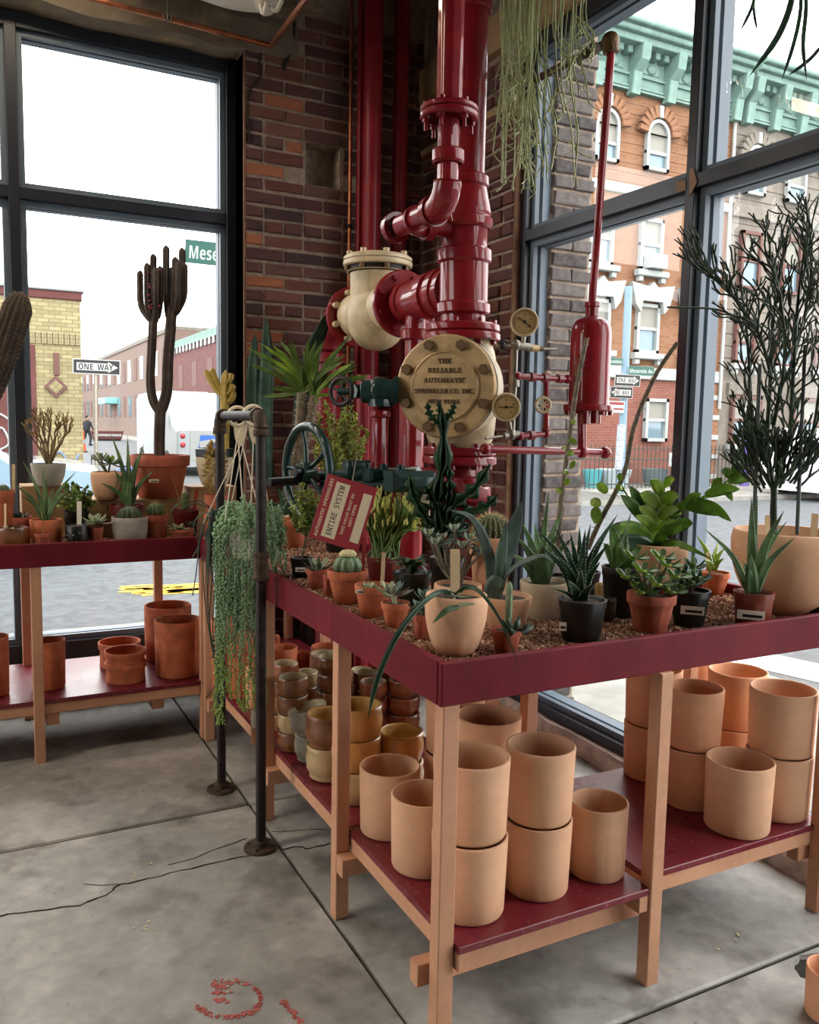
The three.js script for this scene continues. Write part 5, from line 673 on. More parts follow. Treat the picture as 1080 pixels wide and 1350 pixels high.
c = potted('elephant_bush', 'bushy yellow-green elephant bush rising before the red pipes', { kind: 'plastic', m: mat.blackPlastic, b: [446, 668], z: -3.2, rt: 19, rb: 15, h: 36, group: GB });
shrub(c, c.top, [[412, 560], [420, 545], [430, 530], [440, 548], [449, 552], [456, 530], [462, 536], [470, 545], [474, 562], [480, 575], [486, 568], [426, 575], [444, 570], [458, 565], [466, 580], [436, 590], [415, 590], [478, 596], [452, 590]].map(([x, y]) => c.L(x, y, rr(-0.10, 0.08))), 0.021, G.tinyDark, { m2: G.tiny, gap: 0.0085 });
c = potted('wooden_box_plant', 'low mossy cactus clump by the snake plant foot', { kind: 'cyl', m: mat.stone, b: [368, 650], z: -3.55, rt: 13, rb: 13, h: 36, fill: 0.8, group: GB }); rosette(c, c.top, 14, 0.04, 0.008, G.aloe, { f: 'aloe' });
c = potted('potted_agave', 'dark agave in a black pot close beside the iron post', { kind: 'plastic', m: mat.blackPlastic, b: [378, 716], rt: 20, rb: 16, h: 32, group: GB }); fan(c, [[366, 642], [374, 632, 0.04], [392, 640, 0.05], [358, 662, -0.04], [398, 660, -0.05], [381, 650, -0.08]], 6, G.aloeDark);
c = potted('tree_elephant_bush', 'small elephant bush trained as a tree in a black pot', { kind: 'plastic', m: mat.blackPlastic, b: [398, 763], rt: 15.5, rb: 12, h: 26, group: GB }); M('trunk', sweep([c.top, c.L(404, 705)], 0.0038, { m: 7 }), G.barkGrey, c.o);
shrub(c, c.L(404, 708), [[385, 660], [390, 648], [398, 636], [404, 645], [412, 648], [420, 655], [426, 672], [386, 680], [396, 690], [410, 688], [420, 690], [404, 668], [412, 675], [393, 668]].map(([x, y]) => c.L(x, y, rr(-0.06, 0.06))), 0.018, G.tinyDark, { m2: G.tiny, gap: 0.0085 }); sticker(c, 396, 751, 13, 6);
c = potted('striped_rosette', 'cream edged green rosette in a small terracotta pot', { m: mat.terraDark, b: [419, 777], rt: 16, rb: 11, h: 26, group: GB }); rosette(c, c.top, 15, 0.075, 0.013, G.haw, { f: 'lance', e0: 0.25, t: 0.12, ms: [G.haw, G.grey, G.pale] });
c = potted('tiny_pot', 'tiny weathered clay pot beside the melon cactus', { m: mat.terraDark, b: [433, 786], rt: 7.5, rb: 6, h: 28, group: GB }); rosette(c, c.top, 6, 0.02, 0.005, G.grey);
c = potted('melon_cactus', 'striped melon cactus with a woolly cap in a terracotta pot', { m: mat.terra, b: [458, 797], rt: 27, rb: 17, h: 43, group: GB });
{ const ctr = c.top.clone().add(V(0, -0.012, 0)), R = 19 * c.k; ballCactus(c, ctr, R, 11, G.haw, { sy: 0.8, len: 0.005, rows: 5, per: 2, depthR: 0.18 }); M('woolly_cap', lathe([[0, 0.016], [R * 0.4, 0.015], [R * 0.58, 0.008], [R * 0.6, 0], [0, -0.004]], 24).translate(ctr.x, ctr.y + R * 1.55, ctr.z), std({ map: spot(0xb5a472, 0xd6c99a, 20, 441, 12), roughness: 1, bumpMap: bumpFine, bumpScale: 0.004 }), c.o); stick(c, 461, 692, 738, 7, mat.stick, 465, 0.04); stick(c, 478, 709, 752, 5, mat.redTag, 481); }
c = potted('marker_pot', 'terracotta pot with a price sticker and a wooden marker', { m: mat.terra, b: [492, 815], rt: 25, rb: 17, h: 41, group: GB }); stick(c, 504, 728, 772, 5.5, mat.stick, 506); rosette(c, c.top.clone().add(V(-0.02, 0.0, 0.01)), 14, 0.035, 0.009, G.pale); sticker(c, 476, 780, 13, 5);
c = potted('echeveria', 'open pink-grey echeveria on a stalk in a small terracotta pot', { m: mat.terra, b: [521, 829], rt: 19, rb: 12, h: 33, group: GB }); M('stalk', sweep([c.top, c.L(517, 781)], 0.006, { m: 7 }), G.pale, c.o); rosette(c, c.L(517, 782), 13, 0.062, 0.013, G.violet, { f: 'lance', e0: 0.1, e1: 1.2, ms: [G.violet, G.pale, G.grey] });
c = potted('stick_plant', 'dense bush of green stems with yellow tips in a dark red pot', { kind: 'plastic', m: mat.redPlastic, b: [504, 768], rt: 22, rb: 17, h: 32, group: GB });
{ const l = [[], []]; for (let i = 0; i < 140; i++) { const a = c.top.clone().add(V(rr(-0.045, 0.045), 0, rr(-0.045, 0.045))), x = rr(474, 556), y = rr(648, 694) + Math.abs(x - 512) * 0.25, e = c.L(x, y, rr(-0.1, 0.08)), q = c.L(506 + (x - 506) * 0.62, 700, rr(-0.03, 0.03)); l[0].push(sweep([a, q, e], (t) => 0.0042 * (1 - 0.25 * t), { n: 5, m: 5 })); for (let j = 0; j < 2; j++) { const d = rdir(3.4), u = e.clone().addScaledVector(d, rr(0.012, 0.034)); l[1].push(sweep([e, u], (t) => 0.0033 * (1 - 0.3 * t), { n: 2, m: 5 })); } } M('branches', l[0], G.pencil, c.o); M('tips', l[1], G.pencilTip, c.o, 'yellow branch tips'); }
c = potted('holiday_cactus', 'dark green leafy cactus in a dark green plastic pot', { kind: 'plastic', m: mat.darkGreenPlastic, b: [543, 799], rt: 26, rb: 18, h: 42, group: GB }); for (let i = 0; i < 26; i++) { const a = rr(0, 6.28), s = c.top.clone(), R = rr(0.04, 0.085), h = rr(0.03, 0.075), e = s.clone().add(V(Math.cos(a) * R, h - 0.02, Math.sin(a) * R)); M('leaf', blade([s, s.clone().lerp(e, 0.5).add(V(0, 0.03, 0)), e], 0.011, { f: 'wavy', t: 0.2, gut: 0.1, n: 10, face: UP }), i % 3 ? G.dragon : G.jade, c.o); }
c = potted('half_hidden_rosette', 'small blue-green succulent in clay behind the egg shaped pot', { m: mat.terraDark, b: [556, 843], rt: 12, rb: 9, h: 32, group: GB }); rosette(c, c.top.clone().add(V(0, 0.015, 0)), 15, 0.05, 0.014, G.grey); rosette(c, c.top.clone().add(V(0, 0.05, 0.01)), 12, 0.04, 0.01, G.aloeBlue); M('stem', sweep([c.top, c.top.clone().add(V(0, 0.05, 0.01))], 0.004), G.bark, c.o);
c = potted('dragon_cactus', 'tall dark wavy winged cactus before the brass valve cover', { kind: 'plastic', m: mat.blackPlastic, b: [588, 770], z: -2.3, rt: 24, rb: 19, h: 45, group: GB });
{ const W = (pts, w, m = G.dragon, tw = 0) => { const P = pts.map((p) => c.L(...p)); for (const a of [0, 1.05, -1.05]) M('wing', blade(P, w * c.k, { f: 'wavy', t: 0.16, gut: 0, n: 34, face: AX.clone().negate().applyAxisAngle(UP, a) }), m, c.o); };
  W([[584, 735], [578, 690], [576, 650], [584, 610], [584, 560], [581, 534]], 14); W([[582, 560], [568, 548], [563, 530]], 7); W([[584, 556], [594, 546], [600, 531]], 7); W([[581, 560], [580, 545], [578, 528]], 6);
  W([[584, 700], [600, 665], [625, 645], [647, 611]], 13); W([[590, 705], [612, 680], [640, 668], [657, 652]], 12); W([[584, 690], [592, 650], [592, 612]], 10); W([[582, 710], [560, 680], [545, 650], [540, 625]], 13); W([[584, 710], [566, 700], [556, 686]], 11, G.jade); W([[590, 716], [606, 700], [620, 690]], 11); W([[580, 700], [572, 660], [560, 640]], 11); }
c = potted('jade_tree', 'tiny grey-leaved succulent tree in a tan pot behind the egg pot', { kind: 'egg', m: mat.tan, b: [603, 812], rt: 31, rb: 22, h: 38, group: GB });
{ const S_ = [[583, 712], [600, 700], [566, 706], [620, 712], [634, 730], [611, 722], [590, 722], [628, 718], [575, 718]]; for (const [x, y] of S_) { const e = c.L(x, y, rr(-0.06, 0.04)); M('stem', sweep([c.top.clone().add(V(rr(-0.01, 0.01), 0, 0)), c.L(600 + (x - 600) * 0.5, 750, 0), e], 0.0042, { n: 8, m: 6 }), G.barkGrey, c.o); rosette(c, e, 11, 0.042, 0.0085, G.grey, { f: 'spoon', e0: 0.1, ms: [G.grey, G.violet, G.pale, G.aloeBlue] }); } }
c = potted('egg_pot_airplant', 'tan egg shaped pot with long dark arching leaves and a wooden stake', { kind: 'egg', m: mat.tan, b: [600, 866], rt: 40, rb: 24, h: 78, fill: 0.9, group: GB });
leafPx(c, [[600, 784], [582, 780, -0.05], [562, 791, -0.09], [529, 829, -0.14], [505, 876, -0.17], [492, 915, -0.19], [485, 950, -0.2]], 3.6, G.aloeDark, { f: 'strap', t: 0.5, gut: 0.35, n: 26 }); leafPx(c, [[601, 785], [613, 775, -0.04], [630, 778, -0.08], [653, 806, -0.12], [671, 842, -0.15], [685, 884, -0.16]], 3.4, G.aloeDark, { f: 'aloe', t: 0.5, gut: 0.35, n: 22 }); leafPx(c, [[606, 800, -0.09], [590, 804, -0.11], [570, 822, -0.12]], 4, G.aloe, { f: 'lance', n: 10 }); leafPx(c, [[602, 798, -0.09], [612, 797, -0.11], [628, 796, -0.12]], 2.6, G.pale, { f: 'lance', n: 8 });
rosette(c, c.L(601, 786, -0.02), 9, 0.05, 0.005, G.pale, { f: 'lance', e0: -0.3, e1: 0.9 }); stick(c, 600, 724, 782, 13, mat.stick, 600, 0.02, 'wooden_stake');
c = potted('barrel_cactus', 'spiny grey-green barrel cactus near the riser base', { kind: 'terra', m: mat.tanRosy, b: [646, 752], z: -2.03, rt: 28, rb: 20, h: 96, group: GB }); ballCactus(c, c.top.clone().add(V(0, -0.02, 0)), 24 * c.k, 20, G.cactus, { sy: 1.02, len: 0.016, rows: 14, per: 4, depthR: 0.14 });

// --- front of the corner bench ---
const GF = 'plants on the corner bench by the street window';
c = potted('grey_agave', 'blue-grey agave with broad curling leaves in a tan bowl', { kind: 'bowl', m: mat.tan, b: [666, 836], rt: 34, rb: 20, h: 47, group: GF });
leafPx(c, [[655, 788], [664, 735, 0.01], [678, 696, 0.01], [688, 661, 0]], 12.5, G.grey, { f: 'lance', t: 0.14, gut: 0.25, n: 14 }); leafPx(c, [[650, 788], [647, 744, -0.02], [635, 703, -0.05], [618, 680, -0.08], [592, 672, -0.1]], 9, G.grey, { f: 'aloe', t: 0.2, n: 16 }); leafPx(c, [[656, 788], [670, 754, -0.06], [696, 738, -0.1], [719, 733, -0.12], [732, 745, -0.13]], 9, G.grey, { f: 'aloe', t: 0.2, n: 16, face: V(-0.3, 0.9, 0.4) }); leafPx(c, [[656, 786, -0.04], [661, 740, -0.04], [668, 684, -0.03]], 7, G.aloeBlue, { f: 'lance', t: 0.16, gut: 0.3 }); leafPx(c, [[650, 790, -0.05], [652, 772, -0.06], [664, 764, -0.08]], 12, G.aloeBlue, { f: 'strap' });
c = potted('finger_succulent', 'little terracotta pot of a furry finger and fleshy leaves', { m: mat.terraDark, b: [667, 862], rt: 20.5, rb: 14.5, h: 30, group: GF }); column(c, [c.L(670, 832), c.L(671, 800), c.L(672, 766)], 4.6 * c.k, 8, G.haw, { rib: 0.12, len: 0.003, per: 2 }); rosette(c, c.top.clone().add(V(0.008, 0.006, 0.02)), 9, 0.055, 0.011, G.grey, { f: 'oval', t: 0.7, gut: 0, ms: [G.grey, G.aloeDark, G.haw] });
c = potted('green_agave', 'upright green agave in a striped tan pot', { kind: 'bowl', m: mat.stone, b: [716, 818], rt: 32, rb: 21, h: 48, group: GF }); fan(c, [[724, 645, 0.02, 6], [742, 672, 0.06], [686, 685, -0.02], [680, 705, -0.06], [668, 727, -0.08], [705, 690, 0.05], [737, 700, -0.04], [756, 708, -0.02], [716, 720, -0.1, 12]], 8, G.aloe, { t: 0.2, s: [714, 768] });
c = potted('thorn_stem_plant', 'tall straight thorny stem with sparse leaves before the red tank', { kind: 'plastic', m: mat.blackPlastic, b: [737, 764], z: -2.0, rt: 20, rb: 16, h: 38, group: GF });
const thorny = (pts, w, leafy) => { const P = pts.map((p) => c.L(...p)), cv = curve(P), sp = []; M('stem', sweep(P, (t) => w * c.k * (1 - 0.2 * t), { n: 30, m: 8 }), G.barkGrey, c.o); for (let i = 0; i < 160; i++) { const t = rnd(), d = rdir(0.2); sp.push([cv.getPoint(t).addScaledVector(d, w * c.k * 0.7), d, rr(0.008, 0.02)]); } M('thorns', spikes(sp, 0.0014), G.barkGrey, c.o); for (const [x, y, s] of leafy) { const a = c.L(x, y, -0.02), e = a.clone().add(rdir(0.2).multiplyScalar(s * c.k)); M('leaf', blade([a, a.clone().lerp(e, 0.5).add(V(0, 0.004, 0)), e], s * c.k * 0.32, { f: 'oval', t: 0.1, n: 6 }), G.bright, c.o); } };
thorny([[736, 728], [738, 680], [750, 584], [762, 502], [774, 446]], 3.6, [[748, 600, 12], [744, 622, 12], [752, 618, 12], [750, 580, 12], [740, 650, 12], [746, 640, 12], [757, 560, 9], [742, 592, 9]]);
c = potted('thorn_stem_plant', 'slanting thorny stem with a few leaves crossing the street window', { kind: 'plastic', m: mat.blackPlastic, b: [772, 760], z: -2.02, rt: 20, rb: 16, h: 38, group: GF });
thorny([[775, 724], [790, 690], [823, 624], [836, 563], [866, 492], [893, 452]], 3.4, [[800, 650, 20], [790, 668, 22], [786, 690, 24], [812, 640, 14], [818, 634, 12], [820, 646, 14]]);
c = potted('leafy_black_pot', 'large black pot of broad dark green leaves', { kind: 'plastic', m: mat.blackPlastic, b: [815, 816], rt: 24, rb: 19, h: 66, group: GF }); fan(c, [[806, 690, 0.06, 9], [832, 676, 0.08, 3], [846, 720, 0], [826, 702, 0.04], [796, 716, 0.04], [838, 742, -0.06], [816, 722, -0.04]], 9, G.jade, { f: 'lance', t: 0.1 });
c = potted('spiky_aloe', 'spiky dark aloe with white teeth in a black nursery pot', { kind: 'plastic', m: mat.blackPlastic, b: [766, 849], rt: 32, rb: 25, h: 54, fill: 0.93, group: GF }); fan(c, [[708, 697, -0.02], [712, 718, -0.06], [731, 694, 0.04], [752, 702, 0.0], [764, 694, 0.06], [772, 697, -0.02], [779, 690, 0.05], [799, 704, 0.0], [815, 677, 0.05], [803, 715, -0.05], [744, 722, -0.08], [783, 720, -0.09], [733, 730, -0.1], [792, 740, -0.08], [766, 748, -0.13], [748, 765, -0.12], [786, 768, -0.12], [727, 775, -0.08, 3.5], [772, 730, -0.12]], 7.4, G.aloeDark, { s: [765, 796], teeth: 0.0028, bend: 0.36 }); sticker(c, 742, 826, 9, 11);
c = potted('small_round_pot', 'tiny yellow-spined cactus in a dark round pot', { kind: 'egg', m: mat.ironRust, b: [799, 820], rt: 12, rb: 9, h: 30, group: GF }); column(c, [c.L(790, 790, -0.03), c.L(790, 778, -0.03), c.L(790, 768, -0.03)], 3.5 * c.k, 8, G.yellow, { rib: 0.1, len: 0.007, per: 4 });
c = potted('window_jade', 'round leaved jade in a terracotta pot at the tray edge', { m: mat.terraDark, b: [857, 836], rt: 32, rb: 21, h: 50, group: GF });
{ const P = [[836, 735], [848, 752], [826, 760], [868, 770], [846, 780], [880, 745], [872, 735], [858, 760], [892, 760], [838, 768], [886, 780], [862, 788]]; for (const [x, y] of P) { const e = c.L(x, y, rr(-0.07, 0.03)); M('stem', sweep([c.top, c.L(857 + (x - 857) * 0.4, 776), e], 0.0035, { m: 6, n: 6 }), G.barkGrey, c.o); rosette(c, e, 6, 0.052, 0.019, G.jade, { f: 'spoon', e0: 0.0, e1: 1.0, t: 0.22, ms: [G.jade, G.bright, G.aloe] }); } }
c = potted('labelled_jade', 'dark green jade in a black pot with a white label', { kind: 'plastic', m: mat.blackPlastic, b: [908, 828], rt: 26.5, rb: 19, h: 47, group: GF }); for (const [x, y] of [[890, 762], [902, 756], [914, 748], [921, 764], [906, 772], [896, 774], [912, 770]]) { const e = c.L(x, y, rr(-0.05, 0.05)); M('stem', sweep([c.top, e], 0.004, { m: 6, n: 4 }), G.bark, c.o); rosette(c, e, 7, 0.05, 0.014, G.dragon, { f: 'spoon', ms: [G.dragon, G.jade, G.aloeBlue] }); } sticker(c, 913, 805, 29, 11); leafPx(c, [[905, 775], [913, 752], [914, 728]], 5, G.aloe, { f: 'lance' });
c = potted('small_aloe', 'small bright aloe in a clean terracotta pot near the back rim', { m: mat.terra, b: [941, 780], z: -1.93, rt: 19.5, rb: 12, h: 29, group: GF }); fan(c, [[918, 705, 0], [948, 714, 0.04], [931, 722, 0.04], [956, 722, 0.0], [928, 738, -0.05, 6], [955, 736, -0.04]], 5, G.bright, { s: [940, 750] }); stick(c, 933, 728, 752, 4.5);
c = potted('leaf_cactus', 'orchid cactus with long flat bright green leaves in a tan pot', { kind: 'egg', m: mat.tan, b: [862, 800], rt: 39, rb: 26, h: 80, group: GF });
{ const E = (pts, w, m = G.epi, o = {}) => leafPx(c, pts, w, m, { f: 'lance', t: 0.05, gut: 0.16, n: 14, ...o }), s = [862, 722];
  E([s, [840, 704, -0.05], [815, 700, -0.1], [802, 694, -0.12]], 15); E([s, [835, 716, -0.08], [806, 712, -0.12]], 12, G.dragon); E([s, [864, 680], [870, 650], [866, 634]], 9, G.bright); E([s, [880, 700, -0.06], [905, 690, -0.08], [914, 690, -0.08]], 9); E([s, [888, 716, -0.08], [912, 724, -0.12], [940, 738, -0.14]], 7, G.epi, { f: 'aloe' }); E([s, [872, 690, 0.02], [896, 668, 0], [935, 655, -0.02]], 6);
  const br = (sx, sy, list, m) => { for (const [x, y, x2, y2, w] of list) E([[x, y, -0.02], [(x + x2) / 2, (y + y2) / 2 - 4, -0.04], [x2, y2, -0.06]], w, m, { n: 8 }); };
  M('stem', sweep([c.L(862, 722), c.L(865, 690), c.L(874, 660), c.L(876, 636)], 0.004, { m: 6 }), G.epi, c.o); br(0, 0, [[874, 652, 856, 634, 8], [876, 642, 890, 632, 6], [873, 664, 896, 654, 9], [870, 672, 844, 650, 10], [868, 682, 895, 672, 9], [866, 690, 842, 668, 8], [864, 700, 838, 680, 7], [866, 700, 892, 690, 8], [872, 656, 862, 632, 7], [868, 676, 900, 678, 8]], G.bright);
  M('stem', sweep([c.L(870, 700), c.L(905, 668), c.L(945, 645), c.L(980, 618)], 0.0035, { m: 6 }), G.epi, c.o); br(0, 0, [[905, 668, 948, 680, 8], [920, 660, 965, 688, 7], [930, 653, 976, 645, 8], [950, 642, 966, 661, 6], [960, 634, 992, 634, 8], [968, 626, 975, 612, 7], [975, 620, 990, 612, 6], [940, 648, 952, 630, 6], [900, 672, 925, 650, 7], [888, 684, 908, 660, 7], [965, 630, 950, 622, 6]], G.epi); br(0, 0, [[852, 690, 818, 652, 8], [850, 680, 830, 640, 7]], G.jade); M('stem', sweep([c.L(860, 720), c.L(850, 690), c.L(822, 645)], 0.003, { m: 6 }), G.epi, c.o); }
c = potted('aloe_vera', 'upright aloe vera in a glossy brown plastic pot with a label', { kind: 'plastic', m: mat.brownPlastic, b: [992, 820], z: -1.56, ry: 780, rt: 26, rb: 21, h: 42, group: GF }); fan(c, [[928, 696, -0.02, 5.5], [991, 655, 0.0, 8.5], [999, 652, 0.01, 7], [1034, 673, -0.04, 9], [1038, 686, -0.01, 6], [1049, 708, -0.06, 7], [990, 730, -0.09, 10], [980, 740, -0.07], [1010, 735, -0.02]], 8, G.aloe, { s: [992, 780], teeth: 0.0022 }); sticker(c, 990, 811, 33, 12);
c = potted('pencil_tree', 'big pencil cactus tree with dark thin branches in an egg shaped tan planter', { kind: 'egg', m: mat.tan, b: [1033, 812], rt: 68, rb: 27, h: 108, fill: 0.86, group: GF });
{ const l = [[], []]; M('trunk', sweep([c.L(1020, 716), c.L(1020, 680), c.L(1021, 640)], (t) => 0.0125 * (1 - 0.3 * t), { m: 9 }), G.pencilDark, c.o);
  const O = { wig: 0.1, spread: 0.5, up: 0.24, k: 0.86 }; const limb = (pts, r) => { const P = pts.map((p) => c.L(...p)), cv = curve(P), L = cv.getLength(); l[0].push(sweep(P, (t) => r * (1 - 0.5 * t), { n: 14, m: 7 })); for (let i = 0; i < 24; i++) { const t = 0.1 + 0.9 * i / 24, T = cv.getTangent(t), d = T.clone().add(rdir().multiplyScalar(0.85)).addScaledVector(UP, 0.2).normalize(); twigs(l, cv.getPoint(t), d, rr(0.035, 0.07), 0.0034, 2, O); } };
  limb([[1020, 650], [1012, 590, 0.02], [1016, 500, 0.03], [1022, 400, 0.04], [1040, 300, 0.02]], 0.008); limb([[1021, 645], [1040, 580, -0.03], [1046, 490, -0.04], [1052, 400, -0.05], [1062, 320, -0.02]], 0.0075); limb([[1020, 645], [996, 600, 0.05], [990, 520, 0.05], [985, 440, 0.08], [975, 360, 0.1]], 0.007); limb([[1022, 640], [1062, 600], [1080, 520, 0.06], [1088, 420, 0.08], [1092, 330, 0.06]], 0.007); limb([[1018, 500], [1000, 440, -0.05], [965, 390, -0.08], [925, 350, -0.1]], 0.005); limb([[1020, 560], [1034, 480, -0.1], [1030, 400, -0.12], [1010, 330, -0.14]], 0.006); limb([[1040, 500], [1060, 420, 0.1], [1070, 350, 0.1], [1066, 280, 0.1]], 0.005);
  for (let i = 0; i < 60; i++) { const a = c.L(rr(975, 1070), rr(590, 650), rr(-0.08, 0.08)); twigs(l, c.L(1020, rr(600, 650)).lerp(a, 0.7), a.clone().sub(c.L(1020, 670)).normalize().addScaledVector(UP, 0.3).normalize(), 0.05, 0.0042, 2, O); }
  M('branches', l[0], G.pencilDark, c.o); M('twigs', l[1], G.pencilDark, c.o); for (const [x, y, w] of [[995, 372, 0.03], [905, 420, 0]]) M('twig', sweep([c.L(1000, 440), c.L((1000 + x) / 2, (440 + y) / 2 - 20, -0.06), c.L(x - 25, y - 15, -0.08)], 0.003, { m: 5 }), G.pencilDark, c.o);
  for (const [x0, y0, x1, y1] of [[1051, 705, 1062, 455], [994, 700, 1002, 480]]) M('green_stake', bar(c.L(x0, y0, -0.03), c.L(x1, y1, -0.03), 0.0055, 8), mat.darkGreenPlastic, c.o); stick(c, 1012, 679, 712, 7, mat.stick, 1012, -0.08); stick(c, 1072, 677, 712, 9, mat.stick, 1075, -0.08); }

// --- hanging plants ---
function hanger(c, hx, hy, corners, wedge) {                           // cream hook over the rack and cords to the pot
  const h = part('hook', c.o), g = ring(0.033, 0.0065, 32, 10).scale(1, 1, 1.6), p = c.L(hx, hy + 3); M('loop', g.translate(p.x, p.y, p.z), mat.cream, h);
  for (const [x, y, x2, y2] of wedge) M('hook_arm', blade([c.L(x, y), c.L((x + x2) / 2, (y + y2) / 2), c.L(x2, y2 + 4)], 8 * c.k, { f: 'spoon', t: 0.22, gut: 0, n: 8 }), mat.cream, h);
  corners.forEach(([x, y, x2, y2, d = 0]) => M('cord', bar(c.L(x, y), c.L(x2, y2, d), 0.0022, 6), mat.cord, c.o));
}
{
  const d = 2.86, base = at(325, 735, d), o = thing('string_of_pearls', 'string of pearls spilling from a white hanging pot', 'hanging plant', base, 'plants hanging from the pipe rack'), k = d / F; c = { o, d, k, L: (x, y, e = 0) => at(x, y, d + e).sub(base) };
  M('pot', [lathe([[0, 0], [0.052, 0], [0.056, 0.004], [0.066, 0.098], [0.069, 0.1], [0.069, 0.106], [0.062, 0.106], [0.06, 0.07], [0, 0.07]], 4, 0.5).rotateY(0.2)], mat.whitePlastic, o); hanger(c, 334, 545, [[312, 582, 296, 690, -0.05], [314, 582, 322, 690, -0.06], [334, 582, 330, 690, 0.05], [340, 582, 358, 690, 0.02], [318, 582, 346, 690, -0.04]], [[326, 553, 315, 582], [329, 553, 338, 582]]);
  const pr = (list, strand, r0) => { for (let i = 0; i < strand.length; i++) list.push(strand[i]); };
  const cap = [], pearl = (R) => R * rr(0.75, 1.25), ico = (p, r) => ball(r, 0).translate(p.x, p.y, p.z);
  for (let i = 0; i < 620; i++) { const a = rr(0, 6.283), q = Math.sqrt(rnd()) * 0.105, p = V(Math.cos(a) * q * 1.05 - 0.005, 0.118 + 0.03 * (1 - q / 0.105) - (q > 0.075 ? rr(0, 0.05) : 0) + rr(-0.006, 0.006), Math.sin(a) * q); cap.push(ico(p, pearl(0.0052))); } M('pearl_cushion', cap, G.pearl, o, 'cushion of round leaves over the pot');
  for (let i = 0; i < 112; i++) {
    const u = (i + rnd()) / 112, x0 = 284 + u * 92, right = x0 > 346, pot_ = x0 > 305 && x0 < 344, low = pot_ && i % 3 !== 0, e0 = low ? rr(0.0, 0.09) : -0.08 * Math.abs(Math.sin(u * PI)) + rr(-0.03, 0.05), len = right ? rr(25, 75) : pot_ ? rr(60, 250) : rr(120, 270), y0 = low ? 722 : 694 - 16 * Math.sin(u * PI) + rr(-10, 10), y1 = Math.min(980, 690 + len), lower = y1 > 880;
    if (y1 < y0 + 20) continue; const P = [c.L(x0 + (x0 < 300 ? 8 : -4), y0 - 16, e0 + 0.03), c.L(x0, y0 + 6, e0), c.L(x0 + rr(-4, 4), (y0 + y1) / 2, e0), c.L(x0 + rr(-6, 8), y1 - 16, e0 + rr(-0.01, 0.01)), c.L(x0 + rr(-8, 10), y1, e0)], cv = curve(P), n = Math.floor(cv.getLength() / 0.0085), g = [sweep(P, 0.0011, { n: 12, m: 4 })], h = [];
    for (let j = 0; j < n; j++) { const t = j / n, p = cv.getPoint(t).add(V(rr(-0.005, 0.005), 0, rr(-0.005, 0.005))); (t > 0.62 && lower ? h : g).push(ico(p, pearl(t > 0.75 ? 0.003 : 0.0042))); }
    const s = M('strand', g, G.pearl, o); if (h.length) M('strand_end', h, G.pearlLow, s);
  }
}
{
  const d = 3.0, base = at(300, 715, d), o = thing('trailing_hoya', 'trailing dark plant with long thin drooping stems behind the pearls', 'hanging plant', base, 'plants hanging from the pipe rack'), k = d / F; c = { o, d, k, L: (x, y, e = 0) => at(x, y, d + e).sub(base) };
  M('pot', lathe([[0, 0], [0.05, 0], [0.065, 0.09], [0.068, 0.095], [0.06, 0.095], [0.055, 0.07], [0, 0.07]], 32, 0.6), mat.blackPlastic, o); hanger(c, 313, 546, [[318, 585, 268, 690, 0.0], [322, 580, 300, 690, 0.06]], [[310, 556, 318, 584]]);
  const st = [[[300, 690], [285, 672], [268, 690], [262, 720], [254, 735]], [[300, 688], [280, 676], [266, 705], [258, 760], [254, 785]], [[300, 690], [286, 680], [276, 740], [274, 800], [282, 860]], [[300, 690], [284, 684], [280, 760], [276, 830], [285, 900], [272, 920]], [[300, 690], [290, 684], [284, 760], [282, 850], [295, 890], [296, 915]], [[302, 690], [296, 700], [290, 780], [288, 850], [292, 912]], [[298, 690], [272, 668], [252, 664], [240, 672]], [[300, 690], [270, 676], [256, 690], [262, 716]], [[302, 690], [293, 690], [284, 730], [286, 800], [280, 868]], [[300, 690], [290, 676], [272, 712], [268, 760], [277, 838], [288, 880]], [[300, 690], [288, 688], [276, 715], [282, 770], [300, 828]], [[300, 690], [262, 660], [236, 664], [226, 676]]];
  for (const s of st) M('stem', sweep(s.map(([x, y]) => c.L(x, y, rr(-0.03, 0.03))), 0.0022, { n: 24, m: 5 }), G.hoya, o);
  for (let i = 0; i < 34; i++) { const x = rr(282, 302); leafPx(c, [[x + 6, 690, rr(-0.05, 0.03)], [x - 4, 680 + rr(-8, 8), -0.04], [x - rr(4, 16), rr(710, 790), -0.05]], 1.8, G.hoya, { f: 'strap', t: 0.4, n: 8 }); }
}
